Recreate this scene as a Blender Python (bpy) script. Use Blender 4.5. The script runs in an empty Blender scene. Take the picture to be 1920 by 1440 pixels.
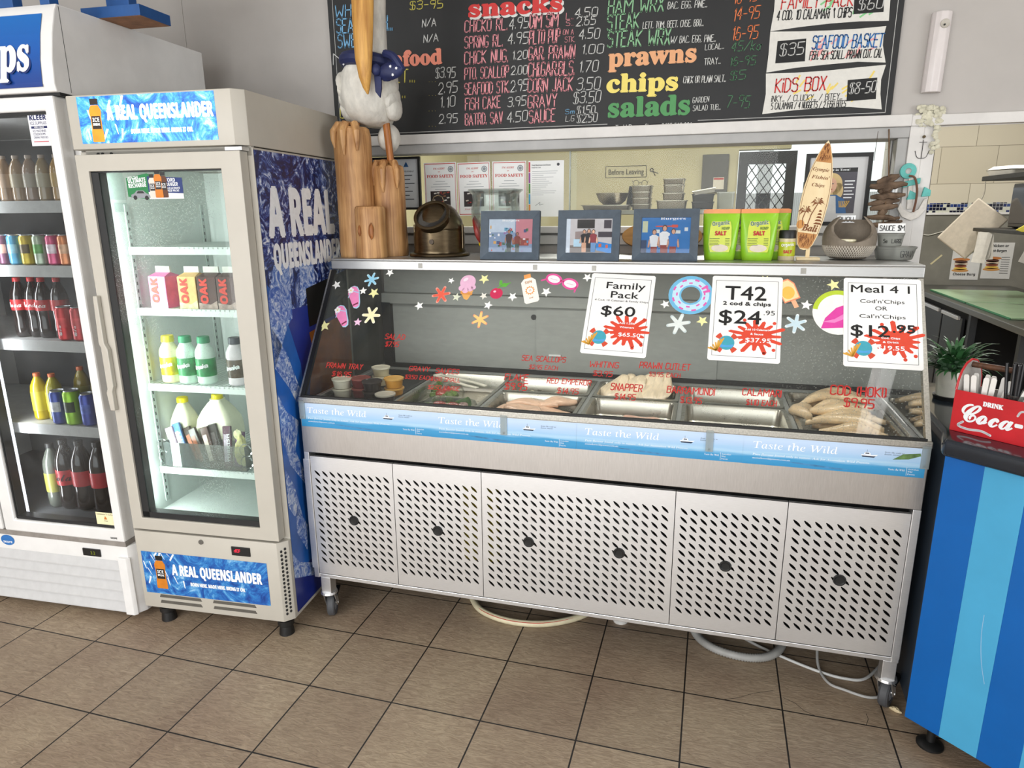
import bpy, bmesh, math, random
from mathutils import Vector, Matrix, Euler
random.seed(7)
SC = bpy.context.scene
COL = SC.collection
PI = math.pi

# ---------------------------------------------------------------- camera
cam = bpy.data.cameras.new('camera')
cam.sensor_width = 36.0
cam.sensor_fit = 'HORIZONTAL'
cam.lens = 1278.135 / 1920 * 36
cam.clip_start = 0.05
cam_o = bpy.data.objects.new('camera', cam)
COL.objects.link(cam_o)
cam_o.matrix_world = (Matrix.Translation((1.3327, -2.0344, 1.5257)) @ Matrix.Rotation(0.2742, 4, 'Z')
                      @ Matrix.Rotation(PI / 2 - 0.2483, 4, 'X') @ Matrix.Rotation(-0.0087, 4, 'Z'))
SC.camera = cam_o

# ---------------------------------------------------------------- world, lights, exposure
wd = bpy.data.worlds.new('sky')
SC.world = wd
wd.use_nodes = True
_n = wd.node_tree.nodes
_bg = _n['Background']
_bg.inputs[0].default_value = (0.93, 0.97, 1.0, 1)
_bg.inputs[1].default_value = 1.5
SC.view_settings.view_transform = 'Standard'
SC.view_settings.look = 'None'
SC.view_settings.gamma = 1
SC.view_settings.use_curve_mapping = False
SC.view_settings.exposure = -0.28
SC.cycles.max_bounces = 8
SC.cycles.diffuse_bounces = 3
SC.cycles.glossy_bounces = 4
SC.cycles.transmission_bounces = 6
SC.cycles.transparent_max_bounces = 14
SC.cycles.caustics_reflective = False
SC.cycles.caustics_refractive = False
SC.cycles.use_denoising = True
SC.cycles.sample_clamp_indirect = 6


def area(name, loc, size, energy, rot, color=(1, 1, 1)):
    l = bpy.data.lights.new(name, 'AREA')
    l.shape = 'RECTANGLE'
    l.size, l.size_y = size
    l.energy = energy
    l.color = color
    o = bpy.data.objects.new(name, l)
    COL.objects.link(o)
    o.location = loc
    o.rotation_euler = rot
    return o


# daylight coming through the open shopfront behind the camera
area('shopfront_daylight', (-0.7, -5.3, 1.45), (5.6, 2.5), 265, (PI / 2, 0, 0), (0.97, 0.985, 1.0))

# added fill from the right, brightens the fridge sides
area('side_fill_light', (5.0, -2.6, 1.7), (3.0, 1.6), 85, (PI / 2, 0, PI / 2), (0.98, 0.99, 1.0))

# ---------------------------------------------------------------- helpers
def lin(h):
    h = h.lstrip('#')
    out = []
    for i in (0, 2, 4):
        c = int(h[i:i + 2], 16) / 255
        out.append(c / 12.92 if c <= 0.04045 else ((c + 0.055) / 1.055) ** 2.4)
    return tuple(out) + (1,)


_mats = {}


def new_mat(name):
    m = bpy.data.materials.new(name)
    m.use_nodes = True
    nt = m.node_tree
    return m, nt, nt.nodes['Principled BSDF']


def N(nt, typ, **k):
    n = nt.nodes.new(typ)
    for a, b in k.items():
        if a.startswith('i_'):
            key = a[2:]
            n.inputs[int(key) if key.isdigit() else key.replace('_', ' ')].default_value = b
        else:
            setattr(n, a, b)
    return n


def coords(nt, scale=(1, 1, 1), rot=(0, 0, 0), loc=(0, 0, 0), kind='Object'):
    tc = N(nt, 'ShaderNodeTexCoord')
    mp = N(nt, 'ShaderNodeMapping')
    mp.inputs['Scale'].default_value = scale
    mp.inputs['Rotation'].default_value = rot
    mp.inputs['Location'].default_value = loc
    nt.links.new(tc.outputs[kind], mp.inputs['Vector'])
    return mp.outputs['Vector']


def ramp(nt, fac, stops, interp='LINEAR'):
    r = N(nt, 'ShaderNodeValToRGB')
    cr = r.color_ramp
    cr.interpolation = interp
    while len(cr.elements) < len(stops):
        cr.elements.new(0.5)
    for e, (p, c) in zip(cr.elements, stops):
        e.position = p
        e.color = lin(c) if isinstance(c, str) else c
    nt.links.new(fac, r.inputs[0])
    return r.outputs[0]


def M(col, rough=0.5, metal=0.0, var=0.06, scale=30.0, stretch=(1, 1, 1), bump=0.0, spec=0.5, emit=0.0, coat=0.0):
    """Procedural surface: the colour drifts a little with noise."""
    key = (col, rough, metal, var, scale, stretch, bump, spec, emit, coat)
    if key in _mats:
        return _mats[key]
    m, nt, b = new_mat('surface_' + col.lstrip('#'))
    c = lin(col)
    if var > 0:
        v = coords(nt, stretch)
        nz = N(nt, 'ShaderNodeTexNoise', i_Scale=scale, i_Detail=4.0, i_Roughness=0.6)
        nt.links.new(v, nz.inputs['Vector'])
        lo = tuple(max(0, x * (1 - var * 1.6)) for x in c[:3]) + (1,)
        hi = tuple(min(1, x * (1 + var * 1.6)) for x in c[:3]) + (1,)
        o = ramp(nt, nz.outputs['Fac'], [(0.3, lo), (0.7, hi)])
        nt.links.new(o, b.inputs['Base Color'])
        if bump:
            bp = N(nt, 'ShaderNodeBump', i_Strength=bump, i_Distance=0.004)
            nt.links.new(nz.outputs['Fac'], bp.inputs['Height'])
            nt.links.new(bp.outputs['Normal'], b.inputs['Normal'])
    else:
        b.inputs['Base Color'].default_value = c
    b.inputs['Roughness'].default_value = rough
    b.inputs['Metallic'].default_value = metal
    b.inputs['Specular IOR Level'].default_value = spec
    b.inputs['Coat Weight'].default_value = coat
    if emit:
        b.inputs['Emission Color'].default_value = c
        b.inputs['Emission Strength'].default_value = emit
    _mats[key] = m
    return m


def flat(col, rough=0.6):
    return M(col, rough, var=0.03, scale=60)


def steel(name, col, rough, stretch, var=0.12, scale=14):
    m, nt, b = new_mat(name)
    v = coords(nt, stretch)
    nz = N(nt, 'ShaderNodeTexNoise', i_Scale=scale, i_Detail=6.0, i_Roughness=0.65)
    nt.links.new(v, nz.inputs['Vector'])
    c = lin(col)
    o = ramp(nt, nz.outputs['Fac'], [(0.3, tuple(x * (1 - var) for x in c[:3]) + (1,)), (0.7, tuple(min(1, x * (1 + var)) for x in c[:3]) + (1,))])
    nt.links.new(o, b.inputs['Base Color'])
    r = N(nt, 'ShaderNodeMapRange', i_To_Min=rough - 0.08, i_To_Max=rough + 0.1)
    nt.links.new(nz.outputs['Fac'], r.inputs['Value'])
    nt.links.new(r.outputs[0], b.inputs['Roughness'])
    b.inputs['Metallic'].default_value = 1.0
    return m


def pane(name, tint='#ffffff', refl=1.0, fog=0.0, fog_scale=60.0, fog_col='#e8f0ee', droplets=0.0, mask=None, base=0.0):
    """Thin glass: clear transmission plus fresnel reflection, misted where droplets sit."""
    m, nt, b = new_mat(name)
    nt.nodes.remove(b)
    out = nt.nodes['Material Output']
    tr = N(nt, 'ShaderNodeBsdfTransparent')
    tr.inputs[0].default_value = lin(tint)
    gl = N(nt, 'ShaderNodeBsdfGlossy')
    gl.inputs['Roughness'].default_value = 0.02
    fr = N(nt, 'ShaderNodeFresnel', i_IOR=1.5)
    ml = N(nt, 'ShaderNodeMath', operation='MULTIPLY')
    ml.inputs[1].default_value = refl
    nt.links.new(fr.outputs[0], ml.inputs[0])
    mx = N(nt, 'ShaderNodeMixShader')
    nt.links.new(ml.outputs[0], mx.inputs[0])
    nt.links.new(tr.outputs[0], mx.inputs[1])
    nt.links.new(gl.outputs[0], mx.inputs[2])
    last = mx.outputs[0]
    if fog or base or droplets:
        v = coords(nt)
        big = N(nt, 'ShaderNodeTexNoise', i_Scale=3.0, i_Detail=3.0)
        nt.links.new(v, big.inputs['Vector'])
        f = N(nt, 'ShaderNodeMapRange', i_From_Min=0.42, i_From_Max=0.7, i_To_Min=base, i_To_Max=base + fog)
        nt.links.new(big.outputs['Fac'], f.inputs['Value'])
        df = N(nt, 'ShaderNodeBsdfDiffuse')
        df.inputs[0].default_value = lin(fog_col)
        tl = N(nt, 'ShaderNodeBsdfTranslucent')
        tl.inputs[0].default_value = lin(fog_col)
        fm = N(nt, 'ShaderNodeMixShader')
        fm.inputs[0].default_value = 0.5
        nt.links.new(df.outputs[0], fm.inputs[1])
        nt.links.new(tl.outputs[0], fm.inputs[2])
        fac = f.outputs[0]
        if droplets:
            vo = N(nt, 'ShaderNodeTexVoronoi', i_Scale=fog_scale)
            nt.links.new(v, vo.inputs['Vector'])
            dr = N(nt, 'ShaderNodeMapRange', i_From_Min=0.18, i_From_Max=0.3, i_To_Min=droplets, i_To_Max=0.0)
            nt.links.new(vo.outputs['Distance'], dr.inputs['Value'])
            g2 = N(nt, 'ShaderNodeMapRange', i_From_Min=0.45, i_From_Max=0.62)
            nt.links.new(big.outputs['Fac'], g2.inputs['Value'])
            if mask:
                sp = N(nt, 'ShaderNodeSeparateXYZ')
                nt.links.new(v, sp.inputs[0])
                mr = N(nt, 'ShaderNodeMapRange', i_From_Min=mask[1], i_From_Max=mask[2])
                nt.links.new(sp.outputs[mask[0]], mr.inputs['Value'])
                gsrc = mr.outputs[0]
            else:
                gsrc = g2.outputs[0]
            mu = N(nt, 'ShaderNodeMath', operation='MULTIPLY')
            nt.links.new(dr.outputs[0], mu.inputs[0])
            nt.links.new(gsrc, mu.inputs[1])
            ad = N(nt, 'ShaderNodeMath', operation='ADD', use_clamp=True)
            nt.links.new(mu.outputs[0], ad.inputs[0])
            nt.links.new(fac, ad.inputs[1])
            fac = ad.outputs[0]
        m2 = N(nt, 'ShaderNodeMixShader')
        nt.links.new(fac, m2.inputs[0])
        nt.links.new(last, m2.inputs[1])
        nt.links.new(fm.outputs[0], m2.inputs[2])
        last = m2.outputs[0]
    nt.links.new(last, out.inputs['Surface'])
    return m


# ---- lettering: every glyph is made once, then laid out as mesh
_glyph = {}


def _eval_text(body):
    c = bpy.data.curves.new('t', 'FONT')
    c.body = body
    c.resolution_u = 3
    o = bpy.data.objects.new('t', c)
    COL.objects.link(o)
    dg = bpy.context.evaluated_depsgraph_get()
    me = bpy.data.meshes.new_from_object(o.evaluated_get(dg))
    vs = [(v.co.x, v.co.y) for v in me.vertices]
    fs = [tuple(p.vertices) for p in me.polygons]
    bpy.data.objects.remove(o)
    bpy.data.curves.remove(c)
    bpy.data.meshes.remove(me)
    return vs, fs


def style(ch, st):
    if st == 'sans' or not ch.isalpha():
        return ch
    if st == 'ital' and ch == 'h':
        return '\u210e'
    base = {'serif': (0x1D400, 0x1D41A), 'ital': (0x1D434, 0x1D44E), 'serifi': (0x1D468, 0x1D482),
            'script': (0x1D4D0, 0x1D4EA), 'bold': (0x1D5D4, 0x1D5EE)}[st]
    return chr(base[0] + ord(ch) - 65) if ch.isupper() else chr(base[1] + ord(ch) - 97)


_II = []


def glyph(ch, st):
    k = (ch, st)
    if k not in _glyph:
        if not _II:
            _II.append(max(v[0] for v in _eval_text('II')[0]))
        if ch == ' ':
            _glyph[k] = ([], [], 0.28)
        else:
            u = style(ch, st)
            vs, fs = _eval_text(u)
            w = max(v[0] for v in _eval_text('I' + u + 'I')[0]) - _II[0]
            _glyph[k] = (vs, fs, w)
    return _glyph[k]


HAND = dict(A='002950/1343', B='00093948463505/3544413000', C='4839190801103041', D='00092947422000', E='49090040/0535', F='490900/0535',
            G='483919080110304144 24'.replace(' ', ''), H='0009/4049/0545', I='0009', i='0006/0809', J='3931201001', K='0009/490540', L='090040', M='0009346960',
            N='00094049', O='190801103041483919', P='00093948453404', Q='190801103041483919/2250', R='00093948453404/2440',
            S='483919080615354441301001', T='2029/0949', U='090110304149', V='092049', W='0910355069', X='0049/0940', Y='0925 49/2520'.replace(' ', ''),
            Z='09490040')
HAND.update({'0': '190801103041483919', '1': '172920', '2': '071939474500 40'.replace(' ', ''), '3': '08193948463515/354441301001', '4': '30390343',
             '5': '490905354441300 0'.replace(' ', ''), '6': '381903011030414435150 3'.replace(' ', ''), '7': '094910', '8': '25081939482544413010010425',
             '9': '4515060819394845 30'.replace(' ', ''), '$': '483919080615354441301001/2029', '.': '0001', '-': '0434', '/': '0049', ',': '1100',
             "'": '0907', '(': '19080110', ')': '09181100', '&': '402618293826', 'g': '354515030130/3530', 'k': '0009/360330', 'm': '0005/052520/254540',
             '~': '0434'})


def hand_strokes(ch):
    s = HAND.get(ch)
    if s is None:
        s = HAND.get(ch.upper(), '')
    return [[(int(q[i]) / 9.0, int(q[i + 1]) / 9.0) for i in range(0, len(q), 2)] for q in s.split('/') if q]


class Pl:
    """A drawing plane: origin, x and y directions."""
    def __init__(s, o, ex, ey):
        s.o, s.ex, s.ey = Vector(o), Vector(ex).normalized(), Vector(ey).normalized()
        s.n = s.ex.cross(s.ey)

    def __call__(s, x, y, off=0.0):
        return s.o + s.ex * x + s.ey * y + s.n * off


class B:
    """Collects geometry for ONE mesh object."""
    def __init__(s, mat=None):
        s.v, s.f, s.m, s.mats, s.cur = [], [], [], [], 0
        if mat:
            s.use(mat)

    def use(s, mat):
        if mat not in s.mats:
            s.mats.append(mat)
        s.cur = s.mats.index(mat)
        return s

    def add(s, vs, fs):
        k = len(s.v)
        s.v += [tuple(x) for x in vs]
        for f in fs:
            s.f.append(tuple(i + k for i in f))
            s.m.append(s.cur)

    def box(s, x0, y0, z0, x1, y1, z1, mat=None):
        vs = [Vector((x, y, z)) for x in (x0, x1) for y in (y0, y1) for z in (z0, z1)]
        if mat is not None:
            vs = [mat @ v for v in vs]
        s.add(vs, [(0, 1, 3, 2), (4, 6, 7, 5), (0, 4, 5, 1), (2, 3, 7, 6), (0, 2, 6, 4), (1, 5, 7, 3)])
        return s

    def frame(s, x0, x1, z0, z1, a0, a1, b0, b1, y0, y1):
        """flat rectangular frame (outer x/z, opening a/b) from depth y0 to y1"""
        o_, i_ = [(x0, z0), (x1, z0), (x1, z1), (x0, z1)], [(a0, b0), (a1, b0), (a1, b1), (a0, b1)]
        vs = [(x, y, z) for y in (y0, y1) for q in (o_, i_) for x, z in q]
        fs = []
        for k in range(4):
            j = (k + 1) % 4
            fs += [(k, j, 4 + j, 4 + k), (8 + k, 12 + k, 12 + j, 8 + j), (k, 8 + k, 8 + j, j), (4 + k, 4 + j, 12 + j, 12 + k)]
        s.add(vs, fs)
        return s

    def quad(s, *p):
        s.add(p, [tuple(range(len(p)))])
        return s

    def prism(s, pts, n, mat=None):
        """polygon pts (3-D) pushed along vector n"""
        n = Vector(n)
        a = [Vector(p) for p in pts]
        vs = a + [p + n for p in a]
        k = len(a)
        if mat is not None:
            vs = [mat @ v for v in vs]
        s.add(vs, [tuple(range(k))[::-1], tuple(range(k, 2 * k))] + [(i, (i + 1) % k, (i + 1) % k + k, i + k) for i in range(k)])
        return s

    def lathe(s, prof, n=24, c=(0, 0, 0), mat=None, a0=0.0, a1=2 * PI, sx=1.0, sy=1.0):
        full = abs(a1 - a0 - 2 * PI) < 1e-6
        vs = []
        for r, z in prof:
            for i in range(n if full else n + 1):
                a = a0 + (a1 - a0) * i / n
                vs.append(Vector((c[0] + r * math.cos(a) * sx, c[1] + r * math.sin(a) * sy, c[2] + z)))
        if mat is not None:
            vs = [mat @ v for v in vs]
        w = n if full else n + 1
        fs = []
        for j in range(len(prof) - 1):
            for i in range(n):
                i2 = (i + 1) % w
                fs.append((j * w + i, j * w + i2, (j + 1) * w + i2, (j + 1) * w + i))
        s.add(vs, fs)
        return s

    def cyl(s, c, r, z0, z1, n=20, mat=None, r2=None):
        r2 = r if r2 is None else r2
        return s.lathe([(0.0, z0), (r, z0), (r2, z1), (0.0, z1)], n, c, mat)

    def rod(s, a, b, r, n=10, r2=None):
        a, b = Vector(a), Vector(b)
        d = b - a
        q = d.to_track_quat('Z', 'Y').to_matrix().to_4x4()
        return s.lathe([(0, 0), (r, 0), (r if r2 is None else r2, d.length), (0, d.length)], n, (0, 0, 0), Matrix.Translation(a) @ q)

    def tube(s, pts, r, n=8, closed=False, caps=True, radii=None):
        pts = [Vector(p) for p in pts]
        k = len(pts)
        vs = []
        up = Vector((0, 0, 1))
        prev = None
        for i, p in enumerate(pts):
            a = pts[(i - 1) % k] if (closed or i > 0) else p
            b = pts[(i + 1) % k] if (closed or i < k - 1) else p
            d = (b - a).normalized()
            u = d.cross(up if prev is None else prev.cross(d))
            if u.length < 1e-4:
                u = d.cross(Vector((1, 0.3, 0)))
            u.normalize()
            w = u.cross(d).normalized()
            prev = u if prev is None else prev
            prev = u
            rr = radii[i] if radii else r
            for j in range(n):
                t = 2 * PI * j / n
                vs.append(p + u * (math.cos(t) * rr) + w * (math.sin(t) * rr))
        fs = []
        for i in range(k if closed else k - 1):
            i2 = (i + 1) % k
            for j in range(n):
                j2 = (j + 1) % n
                fs.append((i * n + j, i * n + j2, i2 * n + j2, i2 * n + j))
        if caps and not closed:
            fs += [tuple(range(n))[::-1], tuple(range((k - 1) * n, k * n))]
        s.add(vs, fs)
        return s

    def blob(s, c, rx, ry, rz, n=16, m=10, wob=0.0, mat=None, seed=0):
        rnd = random.Random(seed)
        ph = [rnd.uniform(0, 6.28) for _ in range(6)]
        vs, fs = [], []
        for j in range(m + 1):
            t = PI * j / m
            for i in range(n):
                a = 2 * PI * i / n
                w = 1 + wob * (math.sin(2 * a + ph[0]) * math.sin(t * 2 + ph[1]) + 0.6 * math.sin(3 * a + ph[2]) * math.sin(3 * t + ph[3]))
                p = Vector((rx * math.sin(t) * math.cos(a) * w, ry * math.sin(t) * math.sin(a) * w, rz * math.cos(t) * w))
                p = (mat @ p if mat is not None else p) + Vector(c)
                vs.append(p)
        for j in range(m):
            for i in range(n):
                i2 = (i + 1) % n
                fs.append((j * n + i, (j + 1) * n + i, (j + 1) * n + i2, j * n + i2))
        s.add(vs, fs)
        return s

    # ---- flat artwork on a plane
    def poly(s, pl, pts, off=0.0):
        s.add([pl(x, y, off) for x, y in pts], [tuple(range(len(pts)))])
        return s

    def rect(s, pl, x0, y0, x1, y1, off=0.0):
        return s.poly(pl, [(x0, y0), (x1, y0), (x1, y1), (x0, y1)], off)

    def disc(s, pl, cx, cy, rx, ry=None, n=20, off=0.0, rot=0.0):
        ry = rx if ry is None else ry
        c, d = math.cos(rot), math.sin(rot)
        return s.poly(pl, [(cx + c * rx * math.cos(2 * PI * i / n) - d * ry * math.sin(2 * PI * i / n),
                            cy + d * rx * math.cos(2 * PI * i / n) + c * ry * math.sin(2 * PI * i / n)) for i in range(n)], off)

    def ring(s, pl, cx, cy, r0, r1, n=28, off=0.0, a0=0.0, a1=2 * PI, ky=1.0):
        vs, fs = [], []
        for i in range(n + 1):
            a = a0 + (a1 - a0) * i / n
            vs += [pl(cx + r0 * math.cos(a), cy + r0 * ky * math.sin(a), off), pl(cx + r1 * math.cos(a), cy + r1 * ky * math.sin(a), off)]
        for i in range(n):
            fs.append((2 * i, 2 * i + 1, 2 * i + 3, 2 * i + 2))
        s.add(vs, fs)
        return s

    def line(s, pl, pts, w, off=0.0, dots=True):
        for (x0, y0), (x1, y1) in zip(pts, pts[1:]):
            L = math.hypot(x1 - x0, y1 - y0) or 1e-9
            nx, ny = -(y1 - y0) / L * w / 2, (x1 - x0) / L * w / 2
            s.poly(pl, [(x0 + nx, y0 + ny), (x0 - nx, y0 - ny), (x1 - nx, y1 - ny), (x1 + nx, y1 + ny)], off)
        if dots:
            for x, y in pts:
                s.disc(pl, x, y, w / 2, n=7, off=off)
        return s

    def text(s, pl, body, x, y, w=None, h=0.02, st='sans', off=0.0, rot=0.0, shear=0.0, bold=0.0, align='l'):
        """h = cap height; w = width to fill (None: natural)"""
        tot = 0.0
        items = []
        for ch in body:
            vs, fs, a = glyph(ch, st)
            items.append((vs, fs, tot))
            tot += a
        ky = h / 0.7
        kx = ky if w is None else w / max(tot, 1e-6)
        W = tot * kx
        x0 = {'l': 0.0, 'c': -W / 2, 'r': -W}[align]
        c, d = math.cos(rot), math.sin(rot)
        reps = [(0, 0)] if not bold else [(-bold, 0), (bold, 0), (0, bold), (0, -bold), (0, 0)]
        for k, (bx, by) in enumerate(reps):
            for vs, fs, t in items:
                if vs:
                    P = []
                    for vx, vy in vs:
                        lx = x0 + (vx + t) * kx + vy * ky * shear + bx
                        ly = vy * ky + by
                        P.append(pl(x + c * lx - d * ly, y + d * lx + c * ly, off + k * 0.00002))
                    s.add(P, fs)
        return s

    def hand(s, pl, body, x, y, w=None, h=0.05, t=0.005, off=0.0, shear=0.0, rot=0.0, jit=0.0):
        """brush or chalk lettering built from strokes"""
        tot, items = 0.0, []
        for ch in body:
            if ch == ' ':
                tot += 0.46
                continue
            st = hand_strokes(ch)
            wd = max((p[0] for q in st for p in q), default=0.2)
            items.append((st, tot))
            tot += wd + 0.17
        tot -= 0.17
        kx = h if w is None else w / max(tot, 1e-6)
        c, d = math.cos(rot), math.sin(rot)
        for st, t0 in items:
            jy = random.uniform(-jit, jit) * h
            for q in st:
                P = []
                for px, py in q:
                    lx, ly = (t0 + px) * kx + py * h * shear, py * h + jy
                    P.append((x + c * lx - d * ly, y + d * lx + c * ly))
                s.line(pl, P, t, off)
        return s

    def build(s, name, parent=None, mats=None, bevel=0.0, seg=2, smooth=None, loc=None, ang=None, solid=0.0, subd=0):
        ang = ang or (0.3 if bevel else 0.6)
        me = bpy.data.meshes.new(name)
        me.from_pydata(s.v, [], s.f)
        for m in (mats or s.mats):
            me.materials.append(m)
        if not mats:
            me.polygons.foreach_set('material_index', s.m)
        if bevel or smooth:
            bm = bmesh.new()
            bm.from_mesh(me)
            bmesh.ops.remove_doubles(bm, verts=bm.verts, dist=1e-5)
            if smooth:
                bmesh.ops.recalc_face_normals(bm, faces=bm.faces)
            if bevel:
                ed = [e for e in bm.edges if len(e.link_faces) == 2 and e.calc_face_angle(0) > 0.5]
                bmesh.ops.bevel(bm, geom=ed, offset=bevel, segments=seg, affect='EDGES', profile=0.5, clamp_overlap=True)
            bm.to_mesh(me)
            bm.free()
        me.update()
        if smooth or bevel:
            me.shade_smooth()
            me.set_sharp_from_angle(angle=ang)
        o = bpy.data.objects.new(name, me)
        COL.objects.link(o)
        if parent:
            o.parent = parent
        if loc:
            o.location = loc
        if subd:
            md = o.modifiers.new('subdivision', 'SUBSURF')
            md.levels = md.render_levels = subd
        return o


def thing(name, label, cat, loc=(0, 0, 0), rz=0.0, group=None, rot=None):
    o = bpy.data.objects.new(name, None)
    o.empty_display_size = 0.05
    COL.objects.link(o)
    o.location = loc
    o.rotation_euler = rot if rot else (0, 0, rz)
    return tag(o, label, cat, group)


def tag(o, label, cat, group=None):
    o['label'] = label
    o['category'] = cat
    if group:
        o['group'] = group
    return o


def struct(o):
    o['kind'] = 'structure'
    return o


def copy_thing(src, loc, rz=None, label=None, group=None, scale=None):
    c = src.copy()
    COL.objects.link(c)
    c.location = loc
    if rz is not None:
        c.rotation_euler = (0, 0, rz)
    if label:
        c['label'] = label
    if group:
        c['group'] = group
    if scale:
        c.scale = scale
    for ch in [q for q in COL.objects if q.parent == src]:
        d = ch.copy()
        COL.objects.link(d)
        d.parent = c
        for g in [q for q in COL.objects if q.parent == ch]:
            e = g.copy()
            COL.objects.link(e)
            e.parent = d
    return c


def bez(pts, n=8):
    """smooth curve through the points"""
    pts = [Vector(p) for p in pts]
    out = []
    for i in range(len(pts) - 1):
        p0, p1, p2, p3 = pts[max(i - 1, 0)], pts[i], pts[i + 1], pts[min(i + 2, len(pts) - 1)]
        for k in range(n):
            t = k / n
            out.append(0.5 * ((2 * p1) + (p2 - p0) * t + (2 * p0 - 5 * p1 + 4 * p2 - p3) * t * t + (3 * p1 - p0 - 3 * p2 + p3) * t ** 3))
    out.append(pts[-1])
    return out

# ================================================================ the setting
# ---- floor: 300 mm textured tiles
m_floor, nt, b = new_mat('floor_tiles')
v = coords(nt, rot=(0, 0, 0.011), loc=(1.0513, 0.0357, 0))
br = N(nt, 'ShaderNodeTexBrick', offset=0.0, squash=1.0)
for k, val in (('Scale', 1.0), ('Brick Width', 0.3), ('Row Height', 0.3), ('Mortar Size', 0.0026), ('Mortar Smooth', 0.1), ('Bias', 0.0)):
    br.inputs[k].default_value = val
br.inputs['Color1'].default_value = lin('#d2c6b6')
br.inputs['Color2'].default_value = lin('#c4b8a9')
br.inputs['Mortar'].default_value = lin('#1f1a17')
nt.links.new(v, br.inputs['Vector'])
v2 = coords(nt, scale=(26, 95, 1), rot=(0, 0, 0.3))
st = N(nt, 'ShaderNodeTexNoise', i_Scale=1.0, i_Detail=7.0, i_Roughness=0.65, i_Distortion=1.2)
nt.links.new(v2, st.inputs['Vector'])
bl = N(nt, 'ShaderNodeTexNoise', i_Scale=2.2, i_Detail=3.0)
nt.links.new(coords(nt), bl.inputs['Vector'])
c1 = ramp(nt, st.outputs['Fac'], [(0.3, '#bdb3a9'), (0.5, '#d9d1c8'), (0.72, '#f6efe6')])
c2 = ramp(nt, bl.outputs['Fac'], [(0.35, '#d9cfc8'), (0.65, '#f6f3ea')])
mx = N(nt, 'ShaderNodeMix', data_type='RGBA', blend_type='MULTIPLY')
mx.inputs['Factor'].default_value = 1.0
nt.links.new(br.outputs['Color'], mx.inputs[6])
nt.links.new(c1, mx.inputs[7])
mx2 = N(nt, 'ShaderNodeMix', data_type='RGBA', blend_type='MULTIPLY')
mx2.inputs['Factor'].default_value = 1.0
nt.links.new(mx.outputs[2], mx2.inputs[6])
nt.links.new(c2, mx2.inputs[7])
nt.links.new(mx2.outputs[2], b.inputs['Base Color'])
bp = N(nt, 'ShaderNodeBump', i_Strength=0.6, i_Distance=0.004)
ms = N(nt, 'ShaderNodeMath', operation='SUBTRACT')
nt.links.new(st.outputs['Fac'], ms.inputs[0])
nt.links.new(br.outputs['Fac'], ms.inputs[1])
nt.links.new(ms.outputs[0], bp.inputs['Height'])
nt.links.new(bp.outputs['Normal'], b.inputs['Normal'])
b.inputs['Roughness'].default_value = 0.5
fl_ = B(m_floor).box(-3.2, -6, -0.1, 5.2, 4.7, 0)
fl_.use(M('#2c2622', 0.9, var=0.0))
PF = Pl((0, 0, 0), (1, 0, 0), (0, 1, 0))
for ln in ([(1.469, -0.053), (1.519, -0.03), (1.564, 0.003), (1.629, 0.034)], [(1.656, 0.007), (1.689, -0.009), (1.714, -0.04), (1.746, -0.055), (1.768, -0.056)], [(1.897, -0.003), (1.899, -0.026), (1.887, -0.057)]):
    fl_.line(PF, ln, 0.0016, 0.0003, False)
struct(fl_.build('floor'))

m_wall = M('#b3aea9', 0.6, var=0.025, scale=5, bump=0.02)
m_wallk = M('#b5ae8c', 0.7, var=0.05, scale=4)
m_trim = M('#d6d3cf', 0.45, var=0.05, scale=9)
m_trimg = M('#a9a8a6', 0.45, var=0.06, scale=9)
m_ceil = M('#e4e2de', 0.8, var=0.02)
WY = 0.80

w = B(m_wall)
w.box(-3.2, WY, 0, -0.3, 0.95, 3.0)
w.box(-0.3, WY, 1.84, 5.2, 0.95, 3.0)
w.box(-0.3, WY, 0, 2.085, 0.95, 1.44)
w.box(2.035, WY, 1.44, 2.085, 0.95, 1.84)
struct(w.build('wall_back'))
struct(B(m_wall).box(-3.2, -6, 0, -3.1, 4.7, 3.0).build('wall_left'))
struct(B(m_wall).box(5.1, -6, 0, 5.2, 4.7, 0.9).box(5.1, -6, 2.5, 5.2, 4.7, 3.0).box(5.1, -6, 0.9, 5.2, -4.1, 2.5).box(5.1, -1.1, 0.9, 5.2, 4.7, 2.5).build('wall_right'))  # opening added for the fill light on this side
struct(B(m_ceil).box(-3.2, -6, 3.0, 5.2, 4.7, 3.1).build('ceiling'))
w = B(m_wall).box(-3.2, -6, 2.7, 5.2, -5.9, 3.0).box(-3.2, -6, 0, -2.7, -5.9, 2.7).box(4.0, -6, 0, 5.2, -5.9, 2.7)
struct(w.build('wall_front'))
# panel joints in the wall sheeting
struct(B(m_wall).box(-0.985, WY - 0.003, 1.9, -0.972, WY + 0.002, 3.0).build('trim_1'))

# ---- serving window: frame, sill, glass
f = B(m_trim)
f.box(-0.3, WY - 0.022, 1.802, 2.0, WY + 0.01, 1.842)
f.box(2.0, WY - 0.012, 1.30, 2.045, WY + 0.01, 1.842)
f.box(2.045, WY - 0.006, 1.30, 2.086, WY + 0.01, 1.84)
f.box(2.0, WY - 0.02, 1.802, 5.1, WY + 0.01, 1.838)
f.build('x', bevel=0.003).name = 'window_1'
window = bpy.data.objects['window_1']
struct(window)
g = B(m_trimg)
g.box(-0.3, WY - 0.01, 1.765, 2.0, WY + 0.1, 1.802)
g.box(1.965, WY - 0.005, 1.462, 2.0, WY + 0.1, 1.765)
g.box(1.958, WY + 0.06, 1.462, 1.965, WY + 0.1, 1.765)
g.build('window_frame', window, bevel=0.003)
s_ = B(m_trim).box(-0.3, WY - 0.03, 1.436, 2.0, WY + 0.1, 1.462)
s_.box(-0.3, WY - 0.012, 1.39, 2.0, WY + 0.0, 1.428)
s_.build('window_sill', window, bevel=0.003)
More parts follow.
